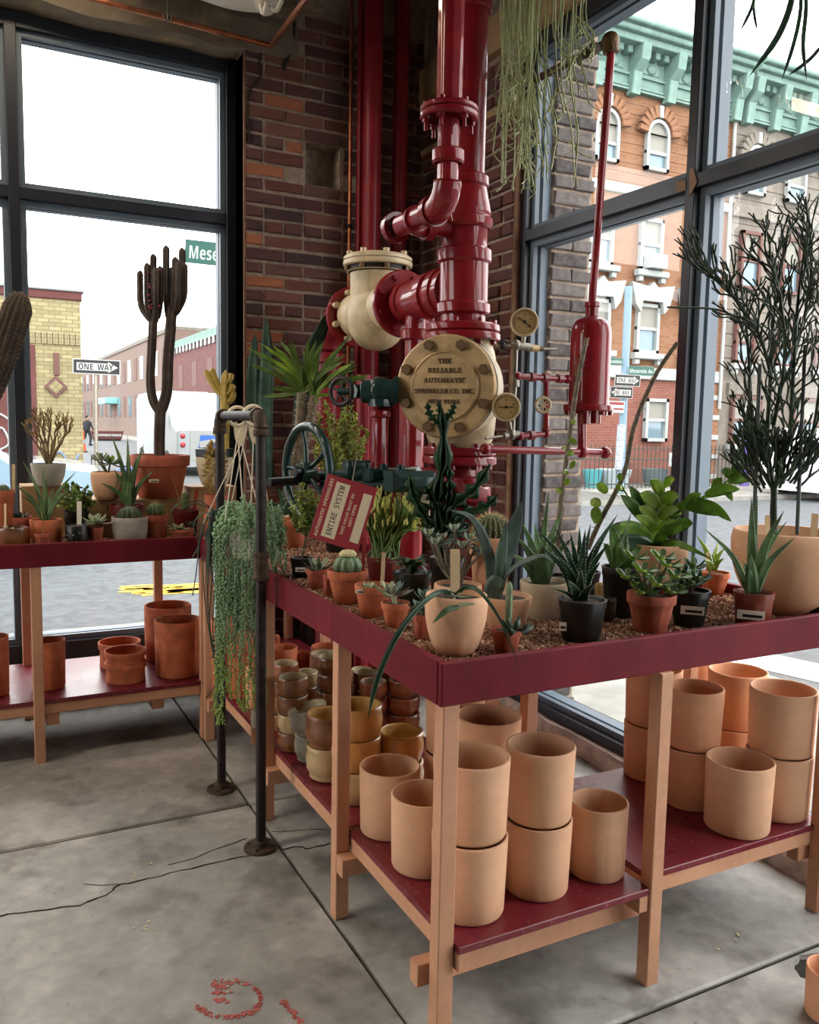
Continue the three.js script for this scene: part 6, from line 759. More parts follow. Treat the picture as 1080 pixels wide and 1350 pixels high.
{ // mistletoe cactus under the beam
  const d = 2.95, base = at(712, -70, d), o = thing('mistletoe_cactus', 'hanging mistletoe cactus with long thin pale green strands', 'hanging plant', base); c = { o, d, k: d / F, L: (x, y, e = 0) => at(x, y, d + e).sub(base) };
  M('pot', lathe([[0, 0], [0.08, 0], [0.1, 0.12], [0.105, 0.125], [0.095, 0.125], [0.09, 0.1], [0, 0.1]], 32, 0.6), mat.terra, o); M('hanger_wire', [0, 1, 2].map((i) => bar(V(Math.cos(i * 2.1) * 0.1, 0.12, Math.sin(i * 2.1) * 0.1), V(0, CEIL - 0.24 - base.y, 0), 0.0015, 5)), mat.steel, o);
  for (let i = 0; i < 84; i++) { const u = rnd(), left = u < 0.62, x0 = left ? rr(664, 706) : rr(704, 774), e = rr(-0.12, 0.1), y1 = left ? rr(80, 258) : rr(50, 235) * (x0 > 755 ? 0.6 : 1), x1 = x0 + rr(-12, 12) + (left ? 0 : 6), P = [c.L(712 + (x0 - 712) * 0.4, -58, e * 0.3), c.L(x0, -30, e), c.L(x0 + rr(-5, 5), y1 * 0.45, e), c.L(x1 + rr(-5, 5), y1 * 0.75, e + rr(-0.02, 0.02)), c.L(x1 + rr(-8, 8), y1, e)]; const g = [sweep(P, 0.0026, { n: 14, m: 5 })]; for (let j = 0; j < 2; j++) { const q = curve(P).getPoint(0.97 - j * 0.16); g.push(sweep([q, q.clone().add(V(rr(-0.02, 0.02), -0.02, rr(-0.02, 0.02))), q.clone().add(V(rr(-0.045, 0.045), -rr(0.03, 0.06), rr(-0.03, 0.03)))], 0.0022, { n: 4, m: 5 })); } M('strand', g, G.rhip, o); }
}
{
  const d = 1.95, base = at(1052, -90, d), o = thing('drooping_cactus', 'dark flat stemmed cactus drooping from above the street window', 'hanging plant', base); c = { o, d, k: d / F, L: (x, y, e = 0) => at(x, y, d + e).sub(base) };
  M('pot', lathe([[0, 0], [0.07, 0], [0.09, 0.1], [0.08, 0.1], [0.075, 0.08], [0, 0.08]], 32, 0.6), mat.terra, o); M('hanger_wire', bar(V(0, 0.1, 0), V(0, CEIL - 0.24 - base.y, 0), 0.0015, 5), mat.steel, o);
  for (const [pts, w] of [[[[1050, -60], [1044, 0], [1026, 48], [987, 102]], 4.4], [[[1054, -60], [1056, 10], [1046, 60], [1030, 108]], 2.8], [[[1060, -60], [1063, 10], [1059, 60], [1064, 107]], 3], [[[1084, 60], [1068, 78], [1039, 100]], 2.6], [[[1000, -40], [993, 5], [975, 44]], 2.2], [[[996, -40], [994, 12], [999, 43]], 2], [[[1046, -40], [1045, 0], [1043, 18]], 2], [[[1070, -60], [1090, 20], [1084, 60]], 3]]) leafPx(c, pts, w, G.aloeDark, { f: 'strap', t: 0.4, n: 12 });
}

// ---------- the street ----------
const GR = -0.2, ZB = -17.5, canvasMat = (w, h, f, r = 0.6) => std({ map: canvasTex(w, h, f), color: 0xa2a2a2, roughness: r });
const asphalt = std({ map: spot(0x5c6267, 0x70767b, 40, 501, 0.5, 512), roughness: 0.9 }), walk = std({ map: spot(0x84857f, 0x9b9b94, 14, 502, 0.6, 512), roughness: 0.9 });
S('street', box(-60, 60, GR - 0.3, GR, -140, 8), asphalt).name = 'road';
{
  const side = SG('pavement', 'pale concrete pavement outside the shop windows'), s = new THREE.Shape(); s.moveTo(-40, 4.6); s.lineTo(2.4, 4.6); s.lineTo(2.4, -8); s.lineTo(4.3, -8); s.lineTo(4.3, 5.2); s.absarc(3.2, 5.2, 1.1, 0, PI / 2, false); s.lineTo(-40, 6.3); s.closePath();
  const P = (sh, h) => mv(prep(new THREE.ExtrudeGeometry(sh, { depth: h, bevelEnabled: true, bevelSize: 0.02, bevelThickness: 0.02, bevelSegments: 1, curveSegments: 16 })), 0, GR, 0, -PI / 2); M('pavement_slab', P(s, 0.09), walk, side);
  M('kerb_line', [box(-40, 3.2, GR + 0.11, GR + 0.114, -6.14, -6.12), box(4.12, 4.14, GR + 0.11, GR + 0.114, -5.2, 8)], std({ color: 0x7d7f7c, roughness: 1 }), side); for (const x of [-2, 0.2, 2.4]) M('joint_line', box(x, x + 0.012, GR + 0.11, GR + 0.114, -6.3, -4.6), std({ color: 0x85867f, roughness: 1 }), side); for (const z of [-4.2, -2.9, -1.6, -0.3]) M('joint_line', box(2.45, 4.3, GR + 0.11, GR + 0.114, z, z + 0.012), std({ color: 0x85867f, roughness: 1 }), side);
  const far = SG('pavement', 'pale concrete pavement before the brick houses across the street'); M('pavement_slab', [box(10.5, 50, GR, GR + 0.1, ZB - 3, -13.6), box(10.5, 13, GR, GR + 0.1, -120, -13.6), box(-40, 2.6, GR, GR + 0.1, -60, -14.4)], walk, far);
}
{ const w = std({ color: 0xb0b2af, roughness: 0.9 }), y = std({ color: 0xc9a83c, roughness: 0.9 }), o = SG('road', 'worn road markings'); for (let i = 0; i < 7; i++) M('crosswalk_stripe', mv(box(-0.22, 0.22, 0.002, 0.006, -1.6, 1.6), 5.0 + i * 1.0, GR, -3.4 - i * 0.05, 0, 0.25), w, o); const g = []; for (let i = 0; i < 30; i++) { const p = onY(rr(172, 285), rr(771, 778) + (i % 2 ? 5 : 0), GR + 0.003); g.push(mv(box(-rr(0.05, 0.25), rr(0.05, 0.25), 0, 0.003, -0.03, 0.03), p.x, p.y, p.z, 0, rr(-0.4, 0.2))); } M('yellow_mark', g, y, o); M('stop_line', box(2.5, 10.2, GR + 0.001, GR + 0.005, -14.2, -13.8), w, o); }

// houses across the street: pixel -> facade plane
const F2 = (x, y) => onZ(x, y, ZB), brickWall = (a, b, mo, s, bw = 0.21, bh = 0.07) => tex(512, (u, v) => { const W = 10, H = 29, r = Math.floor(v * H), x = u * W + (r % 2) * 0.5, fx = x - Math.floor(x), fy = v * H - r; if (fx < 0.05 || fy < 0.14) return hex(mo); return mix(hex(a), hex(b), hash(Math.floor(x) % W, r, s)); }, true, 0.5);
const FB = { brown: std({ map: brickWall(0x84583c, 0x946a4c, 0x8e7560, 511), roughness: 0.95 }), redB: std({ map: brickWall(0x7e483c, 0x8c5347, 0x87705f, 512), roughness: 0.95 }), greyS: std({ map: spot(0x776f66, 0x8a8278, 9, 513, 0.5), roughness: 0.95 }), yellow: std({ map: tex(512, (u, v) => { const W = 6, H = 17, r = Math.floor(v * H), x = u * W + (r % 2) * 0.5, fx = x - Math.floor(x), fy = v * H - r; if (fx < 0.06 || fy < 0.15) return hex(0x6c634d); return mix(hex(0x867b5a), hex(0xa09670), hash(Math.floor(x) % W, r, 514)); }, true, 0.8), roughness: 0.95 }), copperG: std({ map: spot(0x688b81, 0x80a197, 7, 515, 0.7), roughness: 0.8 }), white: std({ color: 0xadb2b0, roughness: 0.8 }), pane: phy({ color: 0x6f8590, roughness: 0.08, metalness: 0.1 }), curtain: std({ color: 0x96958c, roughness: 0.9 }), iron: std({ color: 0x3a3f3c, roughness: 0.7 }), brownT: std({ color: 0x6d4a42, roughness: 0.8 }), redP: std({ map: spot(0x603230, 0x6e3d3a, 6, 516, 0.4), roughness: 0.9 }), dullB: std({ map: brickWall(0x7a6359, 0x877066, 0x7f736a, 517), roughness: 0.95 }) };
for (const [k, m] of Object.entries(FB)) m.color.multiplyScalar(k === 'yellow' || k === 'pane' ? 0.82 : 0.66);
asphalt.color.multiplyScalar(0.48); walk.color.multiplyScalar(0.68);
function facadeWindow(o, x0, x1, y0, y1, z, { arch = 0, frame = FB.white, sill = 1, hood = 0, ac = 0, m = FB.white } = {}) {
  z += 0.09; const w = part('window', o), t = 0.09, A = (n, g, mm) => M(n, g, mm, w), xm = (x0 + x1) / 2, r = (x1 - x0) / 2;
  A('frame', [box(x0, x0 + t, y0, y1, z - 0.1, z + 0.03), box(x1 - t, x1, y0, y1, z - 0.1, z + 0.03), box(x0, x1, y0, y0 + t, z - 0.1, z + 0.03), arch ? null : box(x0, x1, y1 - t, y1, z - 0.1, z + 0.03), box(x0, x1, (y0 + y1) / 2 - 0.04, (y0 + y1) / 2 + 0.04, z - 0.08, z + 0.0)].filter(Boolean), frame);
  A('lower_pane', box(x0 + t, x1 - t, y0 + t, (y0 + y1) / 2, z - 0.08, z - 0.06), FB.pane); A('upper_pane', box(x0 + t, x1 - t, (y0 + y1) / 2, y1, z - 0.08, z - 0.06), FB.curtain);
  if (arch) { const hs = (R, q) => { const s = new THREE.Shape(); s.absarc(xm, y1, R, 0, PI, false); if (q) { const h = new THREE.Path(); h.absarc(xm, y1, q, 0, PI, false); s.holes.push(h); } return s; }; A('arch_pane', prep(new THREE.ExtrudeGeometry(hs(r - t, 0), { depth: 0.02, bevelEnabled: false })).translate(0, 0, z - 0.08), FB.curtain); A('arch_frame', prep(new THREE.ExtrudeGeometry(hs(r, r - t), { depth: 0.12, bevelEnabled: false })).translate(0, 0, z - 0.09), frame); for (let i = 0; i < 11; i++) { const a = (i + 0.5) / 11 * PI; A('arch_stone', mv(cbox(0.30, (r + 0.16) * PI / 11 * 0.9, 0.14, 0.015), 0, 0, 0, 0, 0, a).translate(xm + Math.cos(a) * (r + 0.17), y1 + Math.sin(a) * (r + 0.17), z + 0.03), i === 5 ? FB.white : m); } }
  if (sill) A('sill', [bx(x0 - 0.15, x1 + 0.15, y0 - 0.16, y0, z - 0.05, z + 0.16, 0.02), bx(x0 - 0.08, x0 + 0.08, y0 - 0.3, y0 - 0.16, z - 0.05, z + 0.1, 0.02), bx(x1 - 0.08, x1 + 0.08, y0 - 0.3, y0 - 0.16, z - 0.05, z + 0.1, 0.02)], FB.white);
  if (hood) { const s = new THREE.Shape([[x0 - 0.35, y1 + 0.5], [x0 - 0.2, y1 - 0.05], [x0 - 0.02, y1 - 0.25], [x0 + 0.05, y1 + 0.05], [x1 - 0.05, y1 + 0.05], [x1 + 0.02, y1 - 0.25], [x1 + 0.2, y1 - 0.05], [x1 + 0.35, y1 + 0.5], [xm + 0.15, y1 + 0.42], [xm, y1 + 0.55], [xm - 0.15, y1 + 0.42]].map(([a, b]) => new THREE.Vector2(a, b))); A('hood', prep(new THREE.ExtrudeGeometry(s, { depth: 0.16, bevelEnabled: false })).translate(0, 0, z), FB.white); }
  if (ac) A('air_conditioner', [bx(x0 + 0.12, x1 - 0.12, y0 + 0.03, y0 + 0.38, z, z + 0.35, 0.02), ...Array.from({ length: 5 }, (_, i) => box(x0 + 0.17, x1 - 0.17, y0 + 0.08 + i * 0.055, y0 + 0.1 + i * 0.055, z + 0.35, z + 0.358))], FB.white);
}
function cornice(o, x0, x1, yb, yt, z, n) {
  const q = part('cornice', o), A = (nm, g) => M(nm, g, FB.copperG, q), h = yt - yb; A('frieze', [box(x0, x1, yb, yt - h * 0.3, z, z + 0.12), box(x0, x1, yb + h * 0.06, yb + h * 0.1, z + 0.12, z + 0.18), box(x0, x1, yb + h * 0.26, yb + h * 0.3, z + 0.12, z + 0.2), box(x0, x1, yb, yb + 0.05, z + 0.1, z + 0.2)]); A('cornice_moulding', [bx(x0, x1, yt - h * 0.3, yt - h * 0.18, z, z + 0.62, 0.02), bx(x0, x1, yt - h * 0.18, yt - h * 0.08, z, z + 0.78, 0.03), bx(x0, x1, yt - h * 0.08, yt, z - 0.1, z + 0.92, 0.03)]);
  for (let i = 0; i <= n; i++) { const x = x0 + 0.15 + (x1 - x0 - 0.3) * i / n, s = new THREE.Shape([[0, yb - 0.1], [0.2, yb - 0.1], [0.26, yb + h * 0.3], [0.5, yb + h * 0.45], [0.56, yt - h * 0.3], [0, yt - h * 0.3]].map(([a, b]) => new THREE.Vector2(a, b))); A('bracket', mv(prep(new THREE.ExtrudeGeometry(s, { depth: 0.24, bevelEnabled: true, bevelSize: 0.02, bevelThickness: 0.02, bevelSegments: 1 })), x + 0.12, 0, z + 0.1, 0, -PI / 2)); if (i < n) { const w = (x1 - x0 - 0.3) / n; for (const k of [1, 2, 3]) A('dentil', bx(x + w * k / 4 - 0.08, x + w * k / 4 + 0.08, yt - h * 0.42, yt - h * 0.3, z + 0.1, z + 0.4, 0.02)); A('relief_panel', [bx(x + 0.3, x + w - 0.3, yb + h * 0.36, yb + h * 0.54, z + 0.1, z + 0.15, 0.02), ball(0.12, 1, 1.3, 1, 0.5).translate(x + w / 2, yb + h * 0.45, z + 0.16)]); } }
}
const bands = (o, x0, x1, y0, y1, z, m, n) => { for (let i = 0; i < n; i++) { const a = y0 + (y1 - y0) * i / n, b = y0 + (y1 - y0) * (i + 1) / n; M('wall_course', bx(x0, x1, a + 0.015, b - 0.015, z - 0.2, z + 0.025, 0.012), m, o); } };
{
  const o = thing('corner_house', 'three storey tan and red brick corner house with green cornice', 'house', [0, 0, 0]), z = ZB, X0 = 12.6, X1 = 19.0;
  M('wall', [box(X0, X1, 2.95, 11, z - 8, z), box(X0, X1, GR, 2.95, z - 8, z - 0.01)], FB.redB, o); M('wall_upper', box(X0, X1, 3.0, 9.95, z - 0.1, z + 0.012), FB.brown, o); bands(o, X0, X1, 7.7, 9.9, z, FB.brown, 9); M('stone_band', bx(X0, X1, 2.72, 3.04, z, z + 0.1, 0.02), FB.white, o); M('stone_band', bx(X0, X1, 7.42, 7.66, z, z + 0.1, 0.02), FB.white, o); M('quoins', Array.from({ length: 22 }, (_, i) => box(X0, X0 + 0.35, 3.1 + i * 0.2, 3.26 + i * 0.2, z, z + 0.05)), FB.brown, o); for (let i = 0; i < 5; i++) M('pier_block', bx(X1 - 0.62, X1 - 0.02, -0.0 + i * 0.56, 0.14 + i * 0.56, z, z + 0.08, 0.01), FB.white, o); M('pier_brick', box(X1 - 0.6, X1 - 0.04, GR, 2.7, z, z + 0.05), FB.brown, o);
  cornice(o, X0, 18.95, 9.92, 11.3, z, 5);
  for (const x of [14.05, 15.74, 17.45]) { facadeWindow(o, x, x + 0.78, 8.1, 9.0, z + 0.06, { arch: 1, m: FB.brown, sill: 0 }); facadeWindow(o, x - 0.03, x + 0.75, 5.55, 6.9, z + 0.03, { ac: x === 15.74 }); facadeWindow(o, x - 0.03, x + 0.75, 3.4, 4.7, z + 0.03, { hood: 1 }); } for (const x of [13.12, 16.16]) facadeWindow(o, x, x + 0.8, 1.06, 2.22, z + 0.03, { sill: 0 }); M('parapet', box(X0, X1, 11.2, 11.4, z - 8, z - 0.1), FB.redB, o); M('downpipe', [mv(cyl(0.05, 8.6, 10), X1 - 0.1, 2.0, z + 0.12)], FB.white, o);
}
{
  const o = thing('stone_house', 'grey stone row house with green cornice next to the corner house', 'house', [0, 0, 0]), z = ZB, X0 = 19.02, X1 = 28; M('wall', box(X0, X1, GR, 11, z - 8, z), FB.greyS, o); bands(o, X0, X1, 3.1, 9.9, z, FB.greyS, 20); M('stone_band', bx(X0, X1, 7.35, 7.7, z, z + 0.14, 0.02), FB.greyS, o); cornice(o, X0 + 0.1, X1, 9.92, 11.3, z, 8);
  for (const x of [19.4, 21.1, 22.8, 24.5, 26.2]) { facadeWindow(o, x, x + 0.8, 8.0, 8.95, z + 0.06, { arch: 1, m: FB.greyS, sill: 0 }); facadeWindow(o, x, x + 0.8, 5.4, 7.0, z + 0.06, { frame: FB.brownT, sill: 0 }); facadeWindow(o, x - 0.03, x + 0.77, 3.3, 4.5, z + 0.06, { frame: FB.brownT }); } for (const x of [19.42, 22.0, 24.6]) { facadeWindow(o, x, x + 1.2, 1.0, 2.4, z + 0.03, { frame: FB.brownT }); M('lintel', bx(x - 0.15, x + 1.35, 2.42, 2.75, z, z + 0.12, 0.02), FB.greyS, o); }
}
const railing = (label, X0, X1, z) => { const o = thing('iron_fence', label, 'fence', [X0, GR + 0.1, z]), w = X1 - X0; M('rail', [bx(0, w, 0.1, 0.13, -0.015, 0.015), bx(0, w, 0.72, 0.75, -0.015, 0.015), bx(0, w, 0.98, 1.0, -0.015, 0.015)], FB.iron, o); for (let i = 0; i <= w / 0.14; i++) M('picket', bx(i * 0.14 - 0.009, i * 0.14 + 0.009, 0.0, 1.1, -0.009, 0.009, 0.003), FB.iron, o); return o; };
{ const f = railing('black iron railing before the corner house with a small white notice', 12.8, 18.6, -16.2); const s = M('notice', box(3.1, 3.5, 0.55, 0.9, 0.02, 0.035), FB.white, f); M('notice_print', box(3.18, 3.42, 0.66, 0.76, 0.036, 0.038), FB.iron, s); railing('black iron railing before the grey stone house', 18.9, 27, -16.2); }
{ const o = M('purple_post', bx(18.62, 18.78, GR + 0.1, 1.15, -16.25, -16.1, 0.01), std({ color: 0x6a5aa8, roughness: 0.8 })); tag(o, 'purple painted post between the two iron railings', 'post'); for (const [x, w, cc, l] of [[13.9, 0.5, 0x3c8f95, 'teal tub'], [14.6, 0.9, 0x9aa7ac, 'pale grey tub'], [16.0, 0.7, 0x4f5f63, 'dark planter'], [13.2, 0.5, 0x8f9a9c, 'small grey tub']]) { const p = M('planter_tub', lathe([[0, 0], [w * 0.38, 0], [w * 0.5, 0.45], [w * 0.46, 0.45], [w * 0.42, 0.3], [0, 0.3]], 24), std({ color: cc, roughness: 0.7 })); p.position.set(x, GR + 0.101, -16.75); tag(p, l + ' behind the iron railing of the corner house', 'planter', 'tubs in the front garden'); } }
// street signs
const signPlate = (parent, w, h, draw, back = 0x9aa0a0) => { const p = M('sign_plate', cbox(w, h, 0.006, 0.002), std({ color: back, roughness: 0.5 }), parent), f = new THREE.Mesh(new THREE.PlaneGeometry(w * 0.99, h * 0.98), canvasMat(512, Math.round(512 * h / w), draw, 0.5)); f.name = 'print'; f.position.z = 0.0036; p.add(f); return p; };
const oneWay = (left) => (x, W, H) => { x.fillStyle = '#e9ece9'; x.fillRect(0, 0, W, H); x.fillStyle = '#020304'; x.fillRect(8, 8, W - 16, H - 16); x.save(); if (left) { x.translate(W, 0); x.scale(-1, 1); } x.fillStyle = '#eef0ec'; x.beginPath(); const y0 = H * 0.24, y1 = H * 0.76; x.moveTo(40, y0); x.lineTo(W * 0.74, y0); x.lineTo(W * 0.74, H * 0.12); x.lineTo(W - 24, H / 2); x.lineTo(W * 0.74, H * 0.88); x.lineTo(W * 0.74, y1); x.lineTo(40, y1); x.fill(); x.restore(); x.fillStyle = '#020304'; x.font = 'bold ' + Math.round(H * 0.56) + 'px sans-serif'; x.textAlign = 'center'; x.textBaseline = 'middle'; x.fillText('ONE  WAY', W * 0.48, H / 2 + 2, W * 0.74); };
const nameSign = (t, sz = 0.62) => (x, W, H) => { x.fillStyle = '#0f7062'; x.fillRect(0, 0, W, H); x.fillStyle = '#eaf4f0'; x.font = 'bold ' + Math.round(H * sz) + 'px sans-serif'; x.textBaseline = 'middle'; x.textAlign = 'left'; x.fillText(t, W * 0.04, H * 0.53, W * 0.92); };
{
  const d = 19.5, p = at(820, 640, d), o = thing('sign_post', 'grey corner post carrying street name and one way signs before the corner house', 'sign post', [p.x, GR + 0.1, p.z]), L = (x, y, e = 0) => at(x, y, d + e).sub(o.position), k = d / F; M('post', bar(L(818, 640).setY(0), L(829, 378), 0.09, 12), std({ color: 0x5d7686, roughness: 0.5 }), o); M('sticker_wrap', [bar(L(816, 620), L(820, 560), 0.1, 12)], std({ map: spot(0x5d7a90, 0x9aa4aa, 14, 521, 3), roughness: 0.7 }), o);
  const put = (x0, x1, y0, y1, f, e, nm) => { const s = signPlate(o, (x1 - x0) * k, (y1 - y0) * k, f); s.position.copy(L((x0 + x1) / 2, (y0 + y1) / 2, e)); s.rotation.y = -0.55; s.rotation.z = -0.03; s.name = nm; };
  put(829, 862, 483, 495, nameSign('Meserole Av'), -0.15, 'street_name_plate'); put(803, 821, 472, 481, nameSign('Dobbin', 0.7), -0.12, 'street_name_plate'); put(811, 844, 494, 509, oneWay(0), -0.14, 'one_way_plate'); put(805, 834, 510, 525, oneWay(1), -0.16, 'one_way_plate'); put(803, 823, 529, 544, (x, W, H) => { x.fillStyle = '#f0eeea'; x.fillRect(0, 0, W, H); x.fillStyle = '#b03434'; x.fillRect(20, 30, W - 40, 90); x.fillRect(20, H * 0.6, W - 40, 60); }, -0.15, 'parking_plate');
}
{
  const d = 15.6, p = at(126, 600, d), o = thing('one_way_sign', 'black and white one way arrow sign on a grey post by the yellow building', 'sign post', [p.x, GR, p.z]), L = (x, y) => at(x, y, d).sub(o.position), k = d / F; M('post', bar(L(126, 600).setY(0), L(126, 474), 0.035, 10), mat.steel, o); const s = signPlate(o, 60 * k, 19.5 * k, oneWay(0)); s.position.copy(L(127, 484)).add(V(0, 0, 0.05)); s.rotation.y = -0.3; s.rotation.z = -0.02; s.name = 'one_way_plate';
}
{
  const d = 8.6, p = at(306, 620, d), o = thing('street_name_sign', 'near green street name sign with white letters at the window edge', 'sign post', [p.x, GR, p.z]), L = (x, y) => at(x, y, d).sub(o.position), k = d / F; M('post', bar(L(318, 700).setY(0), L(318, 312), 0.03, 10), mat.steel, o); const s = signPlate(o, 100 * k, 30 * k, nameSign('Meserole Av', 0.78)); s.position.copy(L(294, 337)).add(V(0, 0, 0.04)); s.rotation.y = -0.3; s.rotation.z = -0.055; s.name = 'street_name_plate';
}
// yellow corner building and the far side of the cross street
{
  const o = thing('yellow_brick_building', 'low yellow brick building with red parapet band and diamond ornament', 'building', [0, 0, 0]), z = ZB, X1 = 1.93; M('wall', box(-14, X1, GR, 3.62, z - 10, z), FB.yellow, o); M('parapet', [bx(-14, X1 + 0.03, 3.62, 3.78, z - 10, z + 0.04, 0.02)], FB.redP, o); M('coping', bx(-14, X1 + 0.07, 3.78, 3.84, z - 10, z + 0.08, 0.02), FB.white, o); for (let i = 0; i < 26; i++) M('soldier_brick', bx(X1 - 0.1 - i * 0.1, X1 - 0.012 - i * 0.1, 2.78, 3.0, z, z + 0.035, 0.006), FB.yellow, o); M('ornament_bar', bx(1.43, 1.53, 2.2, 2.62, z, z + 0.04, 0.01), FB.brownT, o); M('ornament_diamond', mv(cbox(0.3, 0.3, 0.05, 0.01), 1.46, 1.98, z + 0.02, 0, 0, PI / 4), FB.brownT, o); M('ornament_centre', mv(cbox(0.19, 0.19, 0.06, 0.01), 1.46, 1.98, z + 0.025, 0, 0, PI / 4), FB.yellow, o); M('painted_wall', box(-14, 1.12, GR, 2.75, z, z + 0.02), FB.redP, o); M('graffiti', [[[0.35, 0.9], [0.5, 1.2], [0.62, 0.9], [0.4, 0.75]], [[0.7, 0.8], [0.85, 1.1], [0.95, 0.85], [0.8, 0.7]], [[0.2, 1.3], [0.45, 1.45], [0.7, 1.3]], [[0.55, 0.55], [0.75, 0.6], [0.95, 0.5]]].map((s) => sweep(s.map(([x, y]) => V(x, y, z + 0.025)), 0.022, { n: 12, m: 5 })), FB.white, o); M('blue_graffiti', [sweep([V(1.3, 0.55, z + 0.01), V(1.5, 0.75, z + 0.01), V(1.7, 0.5, z + 0.01), V(1.85, 0.7, z + 0.01)], 0.022, { n: 14, m: 5 })], std({ color: 0x6a7a92, roughness: 0.9 }), o); M('antenna', bar(V(1.05, 3.8, z - 0.5), V(1.02, 4.75, z - 0.5), 0.012, 6), mat.ironBlack, o);
}
{ // row of brick workshops receding on the far side
  const X = 13, o = thing('red_workshop', 'low red brick workshop with a pale scalloped parapet down the cross street', 'building', [0, 0, 0]), Y = (x, y) => onX(x, y, X); const zA = -36, zB_ = -62; M('wall', box(X, X + 8, GR, 6.9, zB_, zA), FB.redP, o); M('parapet', bx(X - 0.1, X + 8, 6.4, 6.9, zB_, zA, 0.03), FB.copperG, o); for (let i = 0; i < 26; i++) M('scallop', bx(X - 0.12, X - 0.02, 6.0, 6.42, zA - 0.6 - i, zA - 0.2 - i, 0.03), FB.white, o); for (let i = 0; i < 6; i++) M('window', box(X - 0.02, X + 0.05, 3.6, 5.2, zA - 3 - i * 4, zA - 4.2 - i * 4), FB.brownT, o);
  const q = thing('long_warehouse', 'long brownish brick warehouse with rows of windows far down the street', 'building', [0, 0, 0]); M('wall', box(X, X + 10, GR, 7.8, -128, -62.2), FB.dullB, q); M('roof_edge', bx(X - 0.1, X + 10, 7.8, 8.1, -128, -62.2, 0.03), FB.greyS, q); for (let i = 0; i < 20; i++) for (const y of [1.6, 4.8]) M('window', box(X - 0.04, X + 0.02, y, y + 1.9, -64.5 - i * 3.1, -66 - i * 3.1), i % 2 ? FB.pane : FB.brownT, q); M('teal_awning', bx(X - 1.2, X, 2.9, 3.5, -93, -88, 0.05), std({ color: 0x7fb5b8, roughness: 0.8 }), q);
  const b = thing('far_block', 'pale distant block closing the end of the street', 'building', [0, 0, 0]); M('wall', box(-6, 12, GR, 6.4, -139, -130), FB.dullB, b); for (let i = 0; i < 6; i++) M('window', box(-4 + i * 2.6, -2.8 + i * 2.6, 2.5, 4.4, -130.01, -129.96), FB.pane, b);
}
// vehicles
function wheelAt(o, x, y, z, r, w, axis = 'z') { const q = part('wheel', o, V(x, y, z)), g = aim(lathe([[0, 0], [r * 0.9, 0], [r, w * 0.2], [r, w * 0.8], [r * 0.9, w], [0, w]], 28, 0.5), axis === 'z' ? V(0, 0, 1) : V(1, 0, 0)); M('tyre', g, std({ color: 0x1b1c1d, roughness: 0.8 }), q); M('rim', aim(lathe([[0, -0.01], [r * 0.62, -0.01], [r * 0.62, w + 0.01], [0, w + 0.01]], 24, 0.5), axis === 'z' ? V(0, 0, 1) : V(1, 0, 0)), mat.steel, q); for (let i = 0; i < 5; i++) M('spoke', (axis === 'z' ? mv(cbox(r * 0.12, r * 1.1, w + 0.03, 0.01), 0, 0, w / 2, 0, 0, i * PI / 5) : mv(cbox(w + 0.03, r * 1.1, r * 0.12, 0.01), w / 2, 0, 0, i * PI / 5)), mat.steel, q); }
function carBody(o, L, W, hB, prof, glassProf, m) { const ex = (p, w, b) => prep(new THREE.ExtrudeGeometry(new THREE.Shape(p.map(([a, c]) => new THREE.Vector2(a, c))), { depth: w - 2 * b, bevelEnabled: true, bevelSize: b, bevelThickness: b, bevelSegments: 3 })).translate(0, 0, -w / 2 + b); M('body', ex(prof, W, 0.08), m, o); M('glasshouse', ex(glassProf, W * 0.88, 0.05), FB.pane, o); }
{
  const mk = (name, label, x, z, turn, m) => { const o = thing(name, label, 'car', [x, GR, z]); o.rotation.y = turn; carBody(o, 4.6, 1.85, 0.9, [[-2.25, 0.3], [2.2, 0.3], [2.28, 0.65], [2.1, 0.95], [1.2, 1.05], [0.55, 1.55], [-1.6, 1.6], [-2.15, 1.1], [-2.3, 0.8]], [[-1.95, 1.02], [1.05, 1.02], [0.5, 1.5], [-1.6, 1.54]], m); for (const a of [-1.4, 1.4]) for (const s of [-0.95, 0.75]) wheelAt(o, a, 0.34, s, 0.34, 0.2); M('roof', bx(-1.55, 0.5, 1.5, 1.62, -0.72, 0.72, 0.05), m, o); for (const s of [-0.75, 0.75]) M('headlight', bx(2.2, 2.31, 0.62, 0.8, s - 0.2, s + 0.2, 0.03), FB.white, o); M('pillar', [bx(-0.45, -0.35, 1.0, 1.56, -0.84, 0.84, 0.01)], m, o); return o; };
  const whiteP = phy({ color: 0xb9bcbe, roughness: 0.35, clearcoat: 0.8 }), blueP = phy({ color: 0x7f98aa, roughness: 0.3, clearcoat: 0.9 });
  { const p = onY(1035, 672, GR); mk('white_suv', 'white car parked before the grey stone house', 19.3, -13.3, 0.0, whiteP); }
  mk('dark_car', 'dark grey car parked behind the white one by the railing', 25.0, -13.2, 0.0, phy({ color: 0x2c3036, roughness: 0.4, clearcoat: 0.6 }));
  mk('blue_car', 'pale blue car parked across from the window bench', -0.85, -11.6, 0.03, blueP);
}
